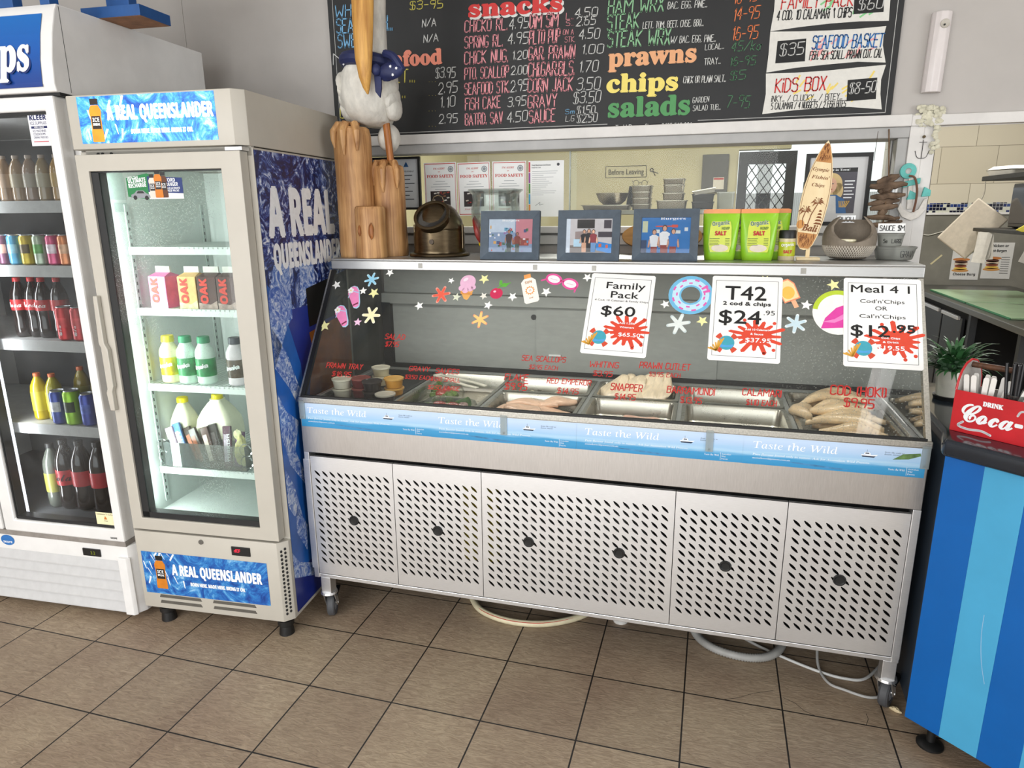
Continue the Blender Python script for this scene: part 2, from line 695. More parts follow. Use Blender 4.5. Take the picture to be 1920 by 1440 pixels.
m_glass = pane('window_glass', '#f4f7f2', refl=0.45, fog=0.02, base=0.005)
B(m_glass).quad((-0.3, 0.88, 1.462), (0.80, 0.88, 1.462), (0.80, 0.88, 1.765), (-0.3, 0.88, 1.765)).build('window_pane', window)
B(m_glass).quad((0.77, 0.888, 1.462), (1.958, 0.888, 1.462), (1.958, 0.888, 1.765), (0.77, 0.888, 1.765)).build('window_pane', window)
B(M('#8d958a', 0.2, var=0.03)).box(0.768, 0.879, 1.462, 0.773, 0.89, 1.765).build('pane_edge', window)
struct(B(m_trim).box(2.0, WY + 0.01, 0.9, 2.04, WY + 0.15, 1.44).build('trim_2'))
# lumps of old filler where post and beam meet
fo = B(M('#cbc7b2', 0.9, var=0.12, scale=60, bump=0.5))
for i in range(110):
    t = random.random()
    fo.blob((2.015 + 0.085 * random.random() if t < 0.6 else 2.07 + 0.02 * random.random(), WY - 0.022 + 0.012 * random.random(),
             1.805 + 0.06 * random.random() if t < 0.6 else 1.70 + 0.12 * random.random()), 0.009, 0.003, 0.007, 8, 6, 0.2, seed=i)
struct(fo.build('trim_3', smooth=True))
# side of the post inside the pass-through
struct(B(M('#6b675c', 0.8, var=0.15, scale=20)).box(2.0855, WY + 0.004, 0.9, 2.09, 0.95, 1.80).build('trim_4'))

# ---- kitchen behind
m_tile, nt, b = new_mat('cream_wall_tiles')
v = coords(nt, rot=(PI / 2, 0, 0), loc=(0.09, 0.0, 0))
br = N(nt, 'ShaderNodeTexBrick', offset=0.4, squash=1.0)
for k, val in (('Scale', 1.0), ('Brick Width', 0.40), ('Row Height', 0.285), ('Mortar Size', 0.002), ('Mortar Smooth', 0.1)):
    br.inputs[k].default_value = val
br.inputs['Color1'].default_value = lin('#cfc7b4')
br.inputs['Color2'].default_value = lin('#c4bba6')
br.inputs['Mortar'].default_value = lin('#7d7562')
nt.links.new(v, br.inputs['Vector'])
nt.links.new(br.outputs['Color'], b.inputs['Base Color'])
b.inputs['Roughness'].default_value = 0.35
m_mos, nt, b = new_mat('mosaic_strip')
v = coords(nt, scale=(40, 40, 40))
vo = N(nt, 'ShaderNodeTexWhiteNoise', noise_dimensions='3D')
fl = N(nt, 'ShaderNodeVectorMath', operation='FLOOR')
nt.links.new(v, fl.inputs[0])
nt.links.new(fl.outputs[0], vo.inputs['Vector'])
cc = ramp(nt, vo.outputs['Value'], [(0.0, '#11142c'), (0.35, '#1d2a5c'), (0.55, '#34487f'), (0.72, '#c9c9ba')], 'CONSTANT')
fr = N(nt, 'ShaderNodeVectorMath', operation='FRACTION')
nt.links.new(v, fr.inputs[0])
sp = N(nt, 'ShaderNodeSeparateXYZ')
nt.links.new(fr.outputs[0], sp.inputs[0])
mn = N(nt, 'ShaderNodeMath', operation='MINIMUM')
nt.links.new(sp.outputs[0], mn.inputs[0])
nt.links.new(sp.outputs[2], mn.inputs[1])
lt = N(nt, 'ShaderNodeMath', operation='LESS_THAN')
lt.inputs[1].default_value = 0.1
nt.links.new(mn.outputs[0], lt.inputs[0])
mx = N(nt, 'ShaderNodeMix', data_type='RGBA')
nt.links.new(lt.outputs[0], mx.inputs[0])
nt.links.new(cc, mx.inputs[6])
mx.inputs[7].default_value = lin('#b9b8b0')
nt.links.new(mx.outputs[2], b.inputs['Base Color'])
b.inputs['Roughness'].default_value = 0.25
KY = 4.45
k = B(m_wallk)
k.box(-3.2, KY, 0, 1.56, KY + 0.12, 3.0)
k.box(1.56, KY, 2.02, 1.98, KY + 0.12, 3.0).box(1.98, KY, 2.16, 2.72, KY + 0.12, 3.0)
struct(k.build('wall_kitchen'))
struct(B(m_tile).box(2.72, KY, 1.56, 5.1, KY + 0.12, 3.0).build('wall_tiled'))
struct(B(m_mos).box(2.72, KY - 0.004, 1.485, 5.1, KY + 0.12, 1.56).build('trim_5'))
struct(B(m_trim).box(2.72, KY - 0.012, 1.468, 5.1, KY + 0.12, 1.485).build('trim_6'))
struct(B(M('#77746a', 0.4, var=0.12, scale=4)).box(2.72, KY, 0.0, 5.1, KY + 0.12, 1.468).build('wall_splashback'))
struct(B(m_wallk).box(-0.9, 0.95, 0, -0.8, KY, 3.0).build('wall_side'))
# door to the yard with a security screen
d = B(M('#2b2c2e', 0.5, var=0.05)).box(1.565, KY - 0.02, 0, 1.64, KY + 0.03, 2.0).box(1.95, KY - 0.02, 0, 2.03, KY + 0.03, 2.0).box(1.64, KY - 0.02, 1.90, 1.95, KY + 0.03, 2.0)
d.box(1.64, KY - 0.02, 0.0, 1.95, KY + 0.03, 0.9)
door = struct(d.build('door_1'))
ms_ = B(M('#26282a', 0.5, var=0.0))
pl = Pl((1.64, KY, 0.9), (1, 0, 0), (0, 0, 1))
for i in range(-10, 5):
    for sgn in (1, -1):
        x0 = i * 0.07 if sgn > 0 else (i + 10) * 0.07
        p = []
        for t in (0, 1):
            pass
        a, z = (x0, 0.0), None
        y0, y1 = 0.0, 1.0
        xa, xb = x0, x0 + sgn * 0.7
        # clip to 0..0.31
        def at(x): return (x - xa) / (xb - xa)
        t0, t1 = sorted((at(0.0), at(0.31)))
        t0, t1 = max(0, t0), min(1, t1)
        if t1 > t0:
            ms_.line(pl, [(xa + (xb - xa) * t0, t0), (xa + (xb - xa) * t1, t1)], 0.008, dots=False)
ms_.build('security_mesh', door)
d2 = B(M('#303234', 0.5, var=0.05)).box(2.12, KY + 0.14, 0, 2.24, KY + 0.18, 1.75).box(2.24, KY + 0.14, 1.68, 2.7, KY + 0.18, 1.75)
struct(d2.build('door_2'))
# yard: pale shed wall
m_shed, nt, b = new_mat('corrugated_shed')
wv = N(nt, 'ShaderNodeTexWave', i_Scale=12.0)
nt.links.new(coords(nt), wv.inputs['Vector'])
nt.links.new(ramp(nt, wv.outputs['Fac'], [(0.3, '#c9cbcc'), (0.7, '#dfe1e2')]), b.inputs['Base Color'])
struct(B(m_shed).box(0, 9, 0, 7, 9.1, 1.75).box(2.0, 9, 0, 2.2, 9.2, 2.5).build('wall_shed'))
struct(B(M('#9a958c', 0.9)).box(0, 4.7, -0.1, 8, 9, 0.0).build('floor_yard'))

# ---- ceiling lamps
m_tube = M('#ffffff', 0.4, var=0.0, emit=3.0)


def batten(name, loc, rz, energy, label):
    t = thing(name, label, 'lamp', loc, rz)
    B(M('#e6e6e3', 0.5)).box(-0.62, -0.075, 0.03, 0.62, 0.075, 0.09).build('housing', t, bevel=0.006)
    B(m_tube).rod((-0.59, 0, 0.015), (0.59, 0, 0.015), 0.014, 12).build('tube', t)
    l = area('lamp_light', (0, 0, -0.01), (1.18, 0.13), energy, (0, 0, 0), (1.0, 0.985, 0.95))
    l.parent = t
    return t


batten('ceiling_batten', (2.38, -1.1, 2.9), PI / 2, 5, 'white fluorescent batten on the ceiling above the counter end of the display case')
batten('ceiling_batten', (-1.2, -3.2, 2.9), PI / 2, 44, 'white fluorescent batten on the ceiling near the shopfront')
batten('ceiling_batten', (0.9, 2.3, 2.9), 0.0, 115, 'white fluorescent batten on the ceiling behind the serving window')
batten('ceiling_batten', (3.2, 2.8, 2.9), PI / 2, 48, 'white fluorescent batten on the kitchen ceiling by the tiled wall')

# ================================================================ refrigerated display case
m_steel = steel('brushed_steel', '#e6e6e6', 0.42, (3, 3, 60), 0.06)
m_steelv = steel('brushed_steel_upright', '#bcb8b4', 0.40, (60, 60, 2), 0.10)
m_alu = steel('stucco_aluminium', '#b4b2aa', 0.4, (30, 30, 30), 0.25, 6)
m_dull = steel('dull_steel', '#969893', 0.55, (4, 4, 12), 0.08, 5)
m_dull.node_tree.nodes['Principled BSDF'].inputs['Metallic'].default_value = 0.15
m_pan = steel('pan_steel', '#c3bfb4', 0.28, (3, 3, 3), 0.08, 5)
m_black = M('#141414', 0.45, var=0.05)
m_rubber = M('#4c4d50', 0.6, var=0.08)
m_dark = M('#1d1d1e', 0.7, var=0.1)

case = thing('display_case', 'stainless steel seafood display case with slanted glass front and perforated doors on castors', 'display case', (0, 0, 0))
CL, CR = -0.022, 1.966
f = B(m_steelv)
f.box(CL, -0.002, 0.692, CR, 0.03, 0.878)
f.build('fascia_panel', case, bevel=0.002)
f = B(m_steel)
f.box(CL, 0.03, 0.70, CR, 0.06, 0.87)
f.box(CL, 0.0, 0.19, CL + 0.02, 0.70, 0.70).box(CR - 0.02, 0.0, 0.19, CR, 0.70, 0.70)
f.box(CL, 0.69, 0.19, CR, 0.70, 0.87).box(CL, 0.004, 0.19, CR, 0.70, 0.205)
f.box(CL, 0.06, 0.70, CL + 0.02, 0.70, 0.875).box(CR - 0.02, 0.06, 0.70, CR, 0.70, 0.875)
f.box(CL - 0.004, -0.004, 0.23, 0.0, 0.03, 0.665).box(1.9437, -0.004, 0.205, CR, 0.03, 0.692)
f.box(CL, 0.03, 0.69, CR, 0.69, 0.70)
f.build('carcass', case, bevel=0.0015)

# perforated doors
ANG = sorted([math.atan2(0.0144, 0.0152), PI - math.atan2(0.0144, 0.0152), PI + math.atan2(0.0144, 0.0152), 2 * PI - math.atan2(0.0144, 0.0152)]
             + [0.1, PI / 2, PI - 0.12, PI + 0.1, 1.5 * PI, 2 * PI - 0.12, -PI / 4 + 0.1 + 2 * PI, -PI / 4 - 0.1 + 2 * PI, 0.75 * PI + 0.1, 0.75 * PI - 0.1, 0.42, PI + 0.42])


def cap_r(a, hx=0.0079, hz=-0.0073, r=0.0041):
    c, s = math.cos(a), math.sin(a)
    lo, hi = 0.0, 0.02
    for _ in range(22):
        m = (lo + hi) / 2
        x, z = m * c, m * s
        t = max(-1, min(1, (x * hx + z * hz) / (hx * hx + hz * hz)))
        if math.hypot(x - t * hx, z - t * hz) < r:
            lo = m
        else:
            hi = m
    return lo


CAP = [cap_r(a) for a in ANG]


def perf_door(x0, x1, ncol):
    z0, z1, nrow, pz = 0.2105, 0.677, 13, 0.0288
    g = 0.0012
    x0 += g
    x1 -= g
    px = 0.0302 if ncol < 15 else (x1 - x0 - 0.028) / ncol
    ax = (x0 + x1) / 2 - ncol * px / 2
    bx = ax + ncol * px
    az = 0.267 - pz / 2
    bz = az + nrow * pz
    b_ = B(m_steel)
    for (u0, w0, u1, w1) in ((x0, z0, x1, az), (x0, bz, x1, z1), (x0, az, ax, bz), (bx, az, x1, bz)):
        b_.quad((u0, 0, w0), (u1, 0, w0), (u1, 0, w1), (u0, 0, w1))
    k = len(ANG)
    for i in range(ncol):
        for j in range(nrow):
            cx, cz = ax + (i + 0.5) * px, az + (j + 0.5) * pz
            o, n_, d_ = [], [], []
            for a, r in zip(ANG, CAP):
                c, s = math.cos(a), math.sin(a)
                R = min(px / 2 / max(abs(c), 1e-6), pz / 2 / max(abs(s), 1e-6))
                o.append((cx + R * c, 0, cz + R * s))
                n_.append((cx + r * c, 0, cz + r * s))
                d_.append((cx + r * c, 0.0025, cz + r * s))
            b_.add(o + n_ + d_, [(q, (q + 1) % k, (q + 1) % k + k, q + k) for q in range(k)] + [(q + k, (q + 1) % k + k, (q + 1) % k + 2 * k, q + 2 * k) for q in range(k)])
    for (u0, u1) in ((x0, x0), (x1, x1)):
        b_.quad((u0, 0, z0), (u0, 0.014, z0), (u0, 0.014, z1), (u0, 0, z1))
    b_.quad((x0, 0, z0), (x1, 0, z0), (x1, 0.014, z0), (x0, 0.014, z0))
    b_.quad((x0, 0, z1), (x1, 0, z1), (x1, 0.014, z1), (x0, 0.014, z1))
    return b_.build('perforated_door', case)


XB = [0.0, 0.3247, 0.6497, 1.2873, 1.6145, 1.9436]
KN = [[0.161], [0.486], [0.814, 1.118], [1.449], [1.777]]
for i in range(5):
    d = perf_door(XB[i], XB[i + 1], 20 if i == 2 else 10)
    for kx in KN[i]:
        B(m_black).lathe([(0.0, 0.0015), (0.012, 0.002), (0.0145, 0.004), (0.0175, 0.004), (0.019, 0.001), (0.019, 0.0)], 24, (0, 0, 0),
                         Matrix.Translation((kx, 0, 0.443)) @ Matrix.Rotation(PI / 2, 4, 'X')).build('finger_pull', d, smooth=True)
B(M('#b8a021', 0.8, var=0.2)).box(0.575, 0.018, 0.34, 0.70, 0.035, 0.62).build('insulation_strip', case)
B(M('#101011', 0.9, var=0.0)).box(0.0, 0.040, 0.206, 1.944, 0.044, 0.689).build('shade_sheet', case)  # shade behind the door slots, put in as a near-black sheet
cu = B(M('#4d4f50', 0.5, metal=0.3, var=0.3, scale=8)).box(0.76, 0.030, 0.21, 1.22, 0.039, 0.60)
for q in range(22):
    cu.box(0.765 + q * 0.0205, 0.022, 0.23, 0.768 + q * 0.0205, 0.030, 0.58)
cu.build('condenser_unit', case)

# legs and castors
for lx, ly, sw in ((0.02, 0.024, 0.35), (1.945, 0.024, -0.5), (0.02, 0.67, 0.2), (1.945, 0.67, -0.2)):
    lg = B(m_steel).box(lx - 0.02, ly - 0.02, 0.125, lx + 0.02, ly + 0.02, 0.192).build('leg', case, bevel=0.002)
    c_ = B(m_steel)
    c_.lathe([(0.0, 0.128), (0.03, 0.127), (0.032, 0.118), (0.022, 0.112), (0.012, 0.108), (0.0, 0.108)], 20, (lx, ly, 0))
    mt = Matrix.Translation((lx, ly, 0)) @ Matrix.Rotation(sw, 4, 'Z')
    for s in (-1, 1):
        c_.prism([(s * 0.019, -0.012, 0.112), (s * 0.019, 0.022, 0.112), (s * 0.019, 0.055, 0.045), (s * 0.019, 0.025, 0.045)], (s * 0.003, 0, 0), mt)
    c_.rod(mt @ Vector((-0.024, 0.04, 0.05)), mt @ Vector((0.024, 0.04, 0.05)), 0.006)
    c_.build('castor_fork', case, bevel=0.001)
    wm = mt @ Matrix.Translation((0, 0.04, 0.05)) @ Matrix.Rotation(PI / 2, 4, 'Y')
    wh = B(m_rubber).lathe([(0.030, -0.013), (0.046, -0.014), (0.05, -0.009), (0.05, 0.009), (0.046, 0.014), (0.030, 0.013)], 28, (0, 0, 0), wm)
    wo = wh.build('castor_wheel', case, smooth=True)
    B(M('#7e8085', 0.5)).lathe([(0.0, -0.011), (0.012, -0.013), (0.022, -0.008), (0.03, -0.012), (0.03, 0.012), (0.022, 0.008), (0.012, 0.013), (0.0, 0.011)], 24, (0, 0, 0), wm).build('wheel_hub', wo, smooth=True)
    b2 = B(m_black).box(-0.03, 0.0, 0.10, 0.03, 0.07, 0.108, mt).box(-0.026, 0.062, 0.085, 0.026, 0.07, 0.10, mt)
    b2.build('brake_pedal', case, bevel=0.002)

# advertising strips along the fascia
m_ban, nt, b = new_mat('sea_print')
sp = N(nt, 'ShaderNodeSeparateXYZ')
nt.links.new(coords(nt), sp.inputs[0])
mr = N(nt, 'ShaderNodeMapRange', i_From_Min=0.79, i_From_Max=0.876)
nt.links.new(sp.outputs[2], mr.inputs[0])
nz = N(nt, 'ShaderNodeTexNoise', i_Scale=1.0, i_Detail=4.0)
nt.links.new(coords(nt, (7, 7, 90)), nz.inputs['Vector'])
ad = N(nt, 'ShaderNodeMath', operation='MULTIPLY_ADD')
ad.inputs[1].default_value = 0.22
nt.links.new(nz.outputs['Fac'], ad.inputs[0])
nt.links.new(mr.outputs[0], ad.inputs[2])
nt.links.new(ramp(nt, ad.outputs[0], [(0.05, '#2a86ba'), (0.38, '#3a93c4'), (0.46, '#8fbfe0'), (0.54, '#a9cce6'), (0.62, '#9cc3e4'), (0.85, '#b2cbe8'), (1.0, '#bcd2ec')]), b.inputs['Base Color'])
b.inputs['Roughness'].default_value = 0.35
m_wht = flat('#f2f4f6')
m_navy = flat('#25324a')
bx = [-0.018, 0.478, 0.972, 1.474, 1.958]
for i in range(4):
    x0, x1 = bx[i], bx[i + 1]
    o_ = 0.0008 * (1 + i % 2)
    zb, zt = 0.790, 0.8765
    P = Pl((x0, -0.0022 - o_, zb), (1, 0, 0), (0, 0, 1))
    st_ = B(m_ban).rect(P, 0, 0, x1 - x0, zt - zb).build('banner_strip', case)
    t_ = B(m_wht)
    t_.text(P, 'Taste the Wild', 0.028, 0.051, 0.232, 0.021, 'ital', 0.0004, shear=-0.22)
    t_.text(P, 'Pure flavour found only in nature. Ask for Australian Wild Prawns.', 0.028, 0.029, 0.318, 0.0062, 'ital', 0.0004, shear=-0.2)
    t_.text(P, 'australianwildprawns.com.au', 0.028, 0.018, 0.105, 0.005, 'ital', 0.0004, shear=-0.2)
    t_.text(P, 'Taste the Wild', 0.392, 0.016, 0.043, 0.0055, 'ital', 0.0004, shear=-0.2)
    t_.rect(P, 0.4385, 0.004, 0.4393, 0.028, 0.0004)
    for q, s in enumerate(('Australian', 'Wild', 'Prawns')):
        t_.text(P, s, 0.442, 0.021 - q * 0.0075, None, 0.0045, 'ital', 0.0004, shear=-0.2)
    t_.build('lettering', st_)
    bt = B(m_wht)
    bt.poly(P, [(0.318, 0.057), (0.322, 0.050), (0.352, 0.0495), (0.362, 0.058), (0.345, 0.056)], 0.0004)
    bt.poly(P, [(0.325, 0.058), (0.328, 0.064), (0.340, 0.064), (0.344, 0.057)], 0.0004)
    bt.use(m_navy)
    bt.poly(P, [(0.320, 0.0535), (0.322, 0.0495), (0.352, 0.049), (0.357, 0.0535)], 0.0006)
    bt.rect(P, 0.329, 0.0595, 0.339, 0.0625, 0.0006)
    bt.line(P, [(0.333, 0.064), (0.333, 0.072)], 0.0006, 0.0006, False)
    bt.text(P, 'Scan the code to', 0.378, 0.066, 0.05, 0.0042, 'ital', 0.0004)
    bt.text(P, 'learn more', 0.378, 0.060, 0.04, 0.0042, 'ital', 0.0004)
    bt.use(M('#3f7fae', 0.4, var=0.2, scale=30))
    bt.poly(P, [(0.11, 0.016), (0.17, 0.010), (0.26, 0.004), (0.3, 0.007), (0.24, 0.011), (0.16, 0.016)], 0.0002)
    if i == 3:
        bt.use(M('#5a7a45', 0.6, var=0.3, scale=60))
        bt.poly(P, [(0.40, 0.048), (0.425, 0.066), (0.468, 0.072), (0.47, 0.064), (0.44, 0.052)], 0.0004)
    bt.build('boat_picture', st_)
m_clip = pane('clear_plastic', '#e9eef0', refl=1.5, base=0.35, fog=0.1)
for cx in (-0.010, 0.733, 1.377, 1.955):
    B(m_clip).box(cx - 0.011, -0.008, 0.818, cx + 0.011, -0.005, 0.885).cyl((cx, 0, 0), 0.004, 0, 0.003, 10, Matrix.Translation((cx, -0.005, 0.825)) @ Matrix.Rotation(PI / 2, 4, 'X') @ Matrix.Translation((-cx, 0, 0))).build('strip_clip', case, bevel=0.001)

# glass rail, top shelf, frames
B(m_alu).box(CL, -0.006, 0.878, CR + 0.003, 0.018, 0.897).build('lower_glass_rail', case, bevel=0.002)
B(m_black).box(CL + 0.01, 0.001, 0.897, CR - 0.01, 0.012, 0.903).build('glass_seal', case)
m_lip = steel('shelf_steel', '#b4b4b2', 0.42, (3, 3, 60), 0.06)
sh = B(m_lip).box(CL + 0.002, 0.28, 1.352, CR + 0.002, 0.72, 1.36).box(CL + 0.002, 0.28, 1.32, CR + 0.002, 0.288, 1.353).box(CL + 0.002, 0.288, 1.32, CL + 0.01, 0.72, 1.353).box(CR - 0.006, 0.288, 1.32, CR + 0.002, 0.72, 1.353).build('top_shelf', case, bevel=0.003)
for tx in (0.341, 0.768, 0.973, 1.63):
    B(M('#9a9890', 0.3, var=0.1)).box(tx - 0.008, 0.2792, 1.328, tx + 0.008, 0.2799, 1.346).build('tape_patch', sh)
GP = Pl((0, 0.004, 0.897), (1, 0, 0), (0, 0.276, 0.421))
GL = math.hypot(0.276, 0.421)
m_cglass = pane('case_glass', '#f6f8f6', refl=0.8, fog=0.02, base=0.012, droplets=0.6, fog_scale=150, mask=(0, 1.2, 2.3), fog_col='#d9dfd6')
fg = B(m_cglass).rect(GP, CL + 0.016, 0.0, CR - 0.014, GL).build('front_glass', case)
fr_ = B(m_black)
for x in (CL + 0.004,):
    fr_.prism([GP(x, 0, 0.002), GP(x + 0.016, 0, 0.002), GP(x + 0.016, GL, 0.002), GP(x, GL, 0.002)], GP.n * -0.012)
fr_.build('edge_seal', case)
fr_ = B(m_alu)
for x in (CR - 0.014,):
    fr_.prism([GP(x, -0.005, 0.002), GP(x + 0.014, -0.005, 0.002), GP(x + 0.014, GL, 0.002), GP(x, GL, 0.002)], GP.n * -0.02)
fr_.build('edge_trim', case)
fr_ = B(m_alu)
fr_.prism([GP(CL - 0.002, 0, 0.003), GP(CL + 0.004, 0, 0.003), GP(CL + 0.004, GL, 0.003), GP(CL - 0.002, GL, 0.003)], GP.n * -0.014)
fr_.build('edge_trim', case)
m_eg = pane('end_glass', '#dfe5e2', refl=1.0, base=0.05, fog=0.05)
for x in (CL + 0.003, CR - 0.004):
    B(m_eg).quad((x, 0.01, 0.88), (x, 0.69, 0.88), (x, 0.69, 1.318), (x, 0.285, 1.318)).build('end_glass', case)
# added lamp, unseen behind the top shelf lip, brightens the case inside
B(M('#fffdf4', 0.4, var=0.0, emit=2.0)).rod((0.1, 0.312, 1.338), (1.85, 0.312, 1.338), 0.008, 10).build('fill_tube', case)
_l = area('case_fill_light', (0.975, 0.312, 1.328), (1.75, 0.03), 5.0, (0.0, 0, 0), (1.0, 0.98, 0.94))
_l.parent = case
# inside: back sliding panels, rails, well
B(m_dull).box(CL + 0.03, 0.668, 0.88, 0.70, 0.672, 1.145).build('sliding_panel', case)
B(m_dull).box(0.68, 0.660, 0.88, 1.40, 0.664, 1.145).build('sliding_panel', case)
B(m_dull).box(1.38, 0.668, 0.88, CR - 0.02, 0.672, 1.145).build('sliding_panel', case)
B(m_dull).box(CL + 0.02, 0.64, 1.145, CR - 0.02, 0.68, 1.19).build('upper_rail', case, bevel=0.003)
B(m_dark).box(CL + 0.02, 0.645, 0.865, CR - 0.02, 0.68, 0.882).build('lower_rail', case)
B(m_dull).box(CL + 0.02, 0.675, 1.19, CR - 0.02, 0.685, 1.352).build('upper_back_panel', case)
B(m_dark).box(CL + 0.02, 0.64, 0.88, CL + 0.06, 0.667, 1.15).build('rear_post', case)
B(m_black).cyl((0, 0, 0), 0.011, 0, 0.004, 18, Matrix.Translation((0.668, 0.668, 1.103)) @ Matrix.Rotation(PI / 2, 4, 'X')).build('panel_plug', case)
B(M('#d9dbd8', 0.3)).box(0.735, 0.652, 0.946, 0.785, 0.659, 0.953).build('panel_handle', case)
wl = B(m_dull).box(CL + 0.02, 0.06, 0.770, CR - 0.02, 0.68, 0.778)
for x in (0.272, 0.6025, 0.950, 1.2775, 1.635):
    wl.box(x - 0.008, 0.075, 0.845, x + 0.008, 0.64, 0.857)
for a, b_ in ((0.61, 0.945), (0.955, 1.27), (1.285, 1.625)):
    wl.box(a, 0.374, 0.845, b_, 0.386, 0.857)
wl.box(CL + 0.02, 0.035, 0.778, CR - 0.02, 0.085, 0.858).box(CL + 0.02, 0.628, 0.778, CR - 0.02, 0.645, 0.866)
wl.build('pan_well', case)

# stickers on the slanted glass
OFF = 0.0008


def star_pts(cx, cy, r, n=5, k=0.45, rot=0.3):
    return [(cx + (r if i % 2 == 0 else r * k) * math.cos(rot + PI * i / n), cy + (r if i % 2 == 0 else r * k) * math.sin(rot + PI * i / n)) for i in range(2 * n)]


WH_, YE_, PK_ = '#f3f3ee', '#ece9a6', '#eec3dc'
for x, y, r, c in ((0.017, 0.44, 0.019, WH_), (0.222, 0.494, 0.017, WH_), (0.131, 0.418, 0.016, WH_), (0.138, 0.293, 0.017, PK_), (0.466, 0.467, 0.013, WH_),
                   (0.497, 0.403, 0.017, '#d8dcc4'), (0.596, 0.410, 0.015, '#e6e4d8'), (0.363, 0.365, 0.018, WH_), (0.618, 0.375, 0.017, WH_), (0.701, 0.41, 0.018, WH_),
                   (0.817, 0.431, 0.019, WH_), (1.216, 0.397, 0.016, WH_), (1.335, 0.342, 0.019, YE_), (1.519, 0.493, 0.015, YE_), (1.641, 0.407, 0.018, WH_),
                   (1.718, 0.478, 0.02, YE_), (0.009, 0.273, 0.023, YE_), (0.176, 0.411, 0.022, YE_), (0.588, 0.476, 0.02, YE_), (0.952, 0.489, 0.017, WH_)):
    B(flat(c)).poly(GP, star_pts(x, y, r, rot=random.uniform(0, 1.2)), OFF).build('star_sticker', fg)


def starfish(x, y, r, c, c2, rot, n=6):
    o = B(flat(c2))
    pts = []
    for i in range(n):
        a = rot + 2 * PI * i / n
        for da, rr in ((-0.16, 0.9), (-0.07, 1.0), (0.07, 1.0), (0.16, 0.9), (PI / n, 0.34)):
            pts.append((x + r * rr * math.cos(a + da), y + r * rr * math.sin(a + da)))
    o.poly(GP, pts, OFF)
    o.use(flat(c)).poly(GP, [(x + (px - x) * 0.86, y + (py - y) * 0.86) for px, py in pts], OFF + 0.0003)
    o.build('starfish_sticker', fg)


starfish(0.155, 0.465, 0.029, '#8fc9e2', '#bfe2ef', 0.3)
starfish(0.185, 0.322, 0.036, '#f3e8b8', '#f6f0d6', 0.0)
starfish(0.438, 0.411, 0.035, '#e4604a', '#f0a090', 0.2)
starfish(0.598, 0.320, 0.032, '#f2c97c', '#eb9a72', 0.5)
starfish(1.262, 0.329, 0.038, '#dfe6e2', '#c9d6d6', 0.2)
starfish(1.611, 0.343, 0.033, '#c4dbe4', '#e4eef0', 0.35)


def flip_flop(x, y, rot):
    o = B(flat('#a9cbe0'))
    out = [(-0.016, 0.036), (-0.006, 0.045), (0.008, 0.045), (0.019, 0.036), (0.023, 0.018), (0.019, -0.004), (0.016, -0.026), (0.010, -0.042), (-0.001, -0.046), (-0.011, -0.04), (-0.014, -0.022), (-0.017, 0.0), (-0.020, 0.02)]
    c, s = math.cos(rot), math.sin(rot)
    tr = lambda k, dx=0, dy=0: [(x + c * (px * k + dx) - s * (py * k + dy), y + s * (px * k + dx) + c * (py * k + dy)) for px, py in out]
    o.poly(GP, tr(1.06, 0.002, -0.002), OFF)
    o.use(flat('#ea86b8')).poly(GP, tr(0.97), OFF + 0.0003)
    q = lambda px, py: (x + c * px - s * py, y + s * px + c * py)
    o.use(flat('#b7c8e6')).line(GP, [q(-0.021, 0.006), q(-0.005, 0.030), q(0.022, 0.010)], 0.0035, OFF + 0.0006)
    o.use(flat('#7c2846')).line(GP, [q(-0.010, -0.032), q(0.011, -0.030)], 0.006, OFF + 0.0006, False)
    o.use(flat('#f6f2f2'))
    for i in range(5):
        a = 2 * PI * i / 5
        o.disc(GP, *q(-0.006 + 0.0075 * math.cos(a), 0.031 + 0.0075 * math.sin(a)), 0.0052, n=10, off=OFF + 0.0009)
    o.use(flat('#e8d25a')).disc(GP, *q(-0.006, 0.031), 0.003, n=8, off=OFF + 0.0012)
    o.build('flip_flop_sticker', fg)


flip_flop(0.100, 0.392, 0.42)
flip_flop(0.068, 0.314, 0.55)
# ice cream, cherry, sun cream, sunglasses, swim ring, ice lolly, beach ball
o = B(flat('#e2a95e')).poly(GP, [(0.505, 0.432), (0.556, 0.430), (0.541, 0.396), (0.536, 0.393), (0.525, 0.397)], OFF)
o.use(flat('#d6914a')).poly(GP, [(0.508, 0.424), (0.554, 0.420), (0.553, 0.412), (0.511, 0.415)], OFF + 0.0003)
o.use(flat('#e3b4cf')).disc(GP, 0.530, 0.462, 0.029, 0.028, off=OFF + 0.0006)
for dx, dy, r in ((-0.02, -0.028, 0.011), (-0.004, -0.036, 0.012), (0.013, -0.03, 0.011), (0.024, -0.024, 0.009)):
    o.disc(GP, 0.530 + dx, 0.466 + dy, r, n=12, off=OFF + 0.0008)
o.use(flat('#f1d9e6')).disc(GP, 0.521, 0.472, 0.010, 0.006, off=OFF + 0.001, rot=0.6)
o.build('ice_cream_sticker', fg)
o = B(flat('#c92a55')).disc(GP, 0.641, 0.421, 0.023, 0.021, off=OFF)
o.use(flat('#f4c9d6')).disc(GP, 0.634, 0.428, 0.005, 0.004, off=OFF + 0.0003)
o.use(flat('#5fae3c')).poly(GP, [(0.650, 0.447), (0.662, 0.462), (0.682, 0.460), (0.672, 0.447)], OFF).poly(GP, [(0.646, 0.452), (0.646, 0.472), (0.655, 0.472), (0.658, 0.456)], OFF)
o.line(GP, [(0.643, 0.440), (0.655, 0.452), (0.686, 0.463)], 0.003, OFF + 0.0003)
o.build('cherry_sticker', fg)
r0 = 0.30
q = lambda px, py: (0.757 + math.cos(r0) * px - math.sin(r0) * py, 0.443 + math.sin(r0) * px + math.cos(r0) * py)
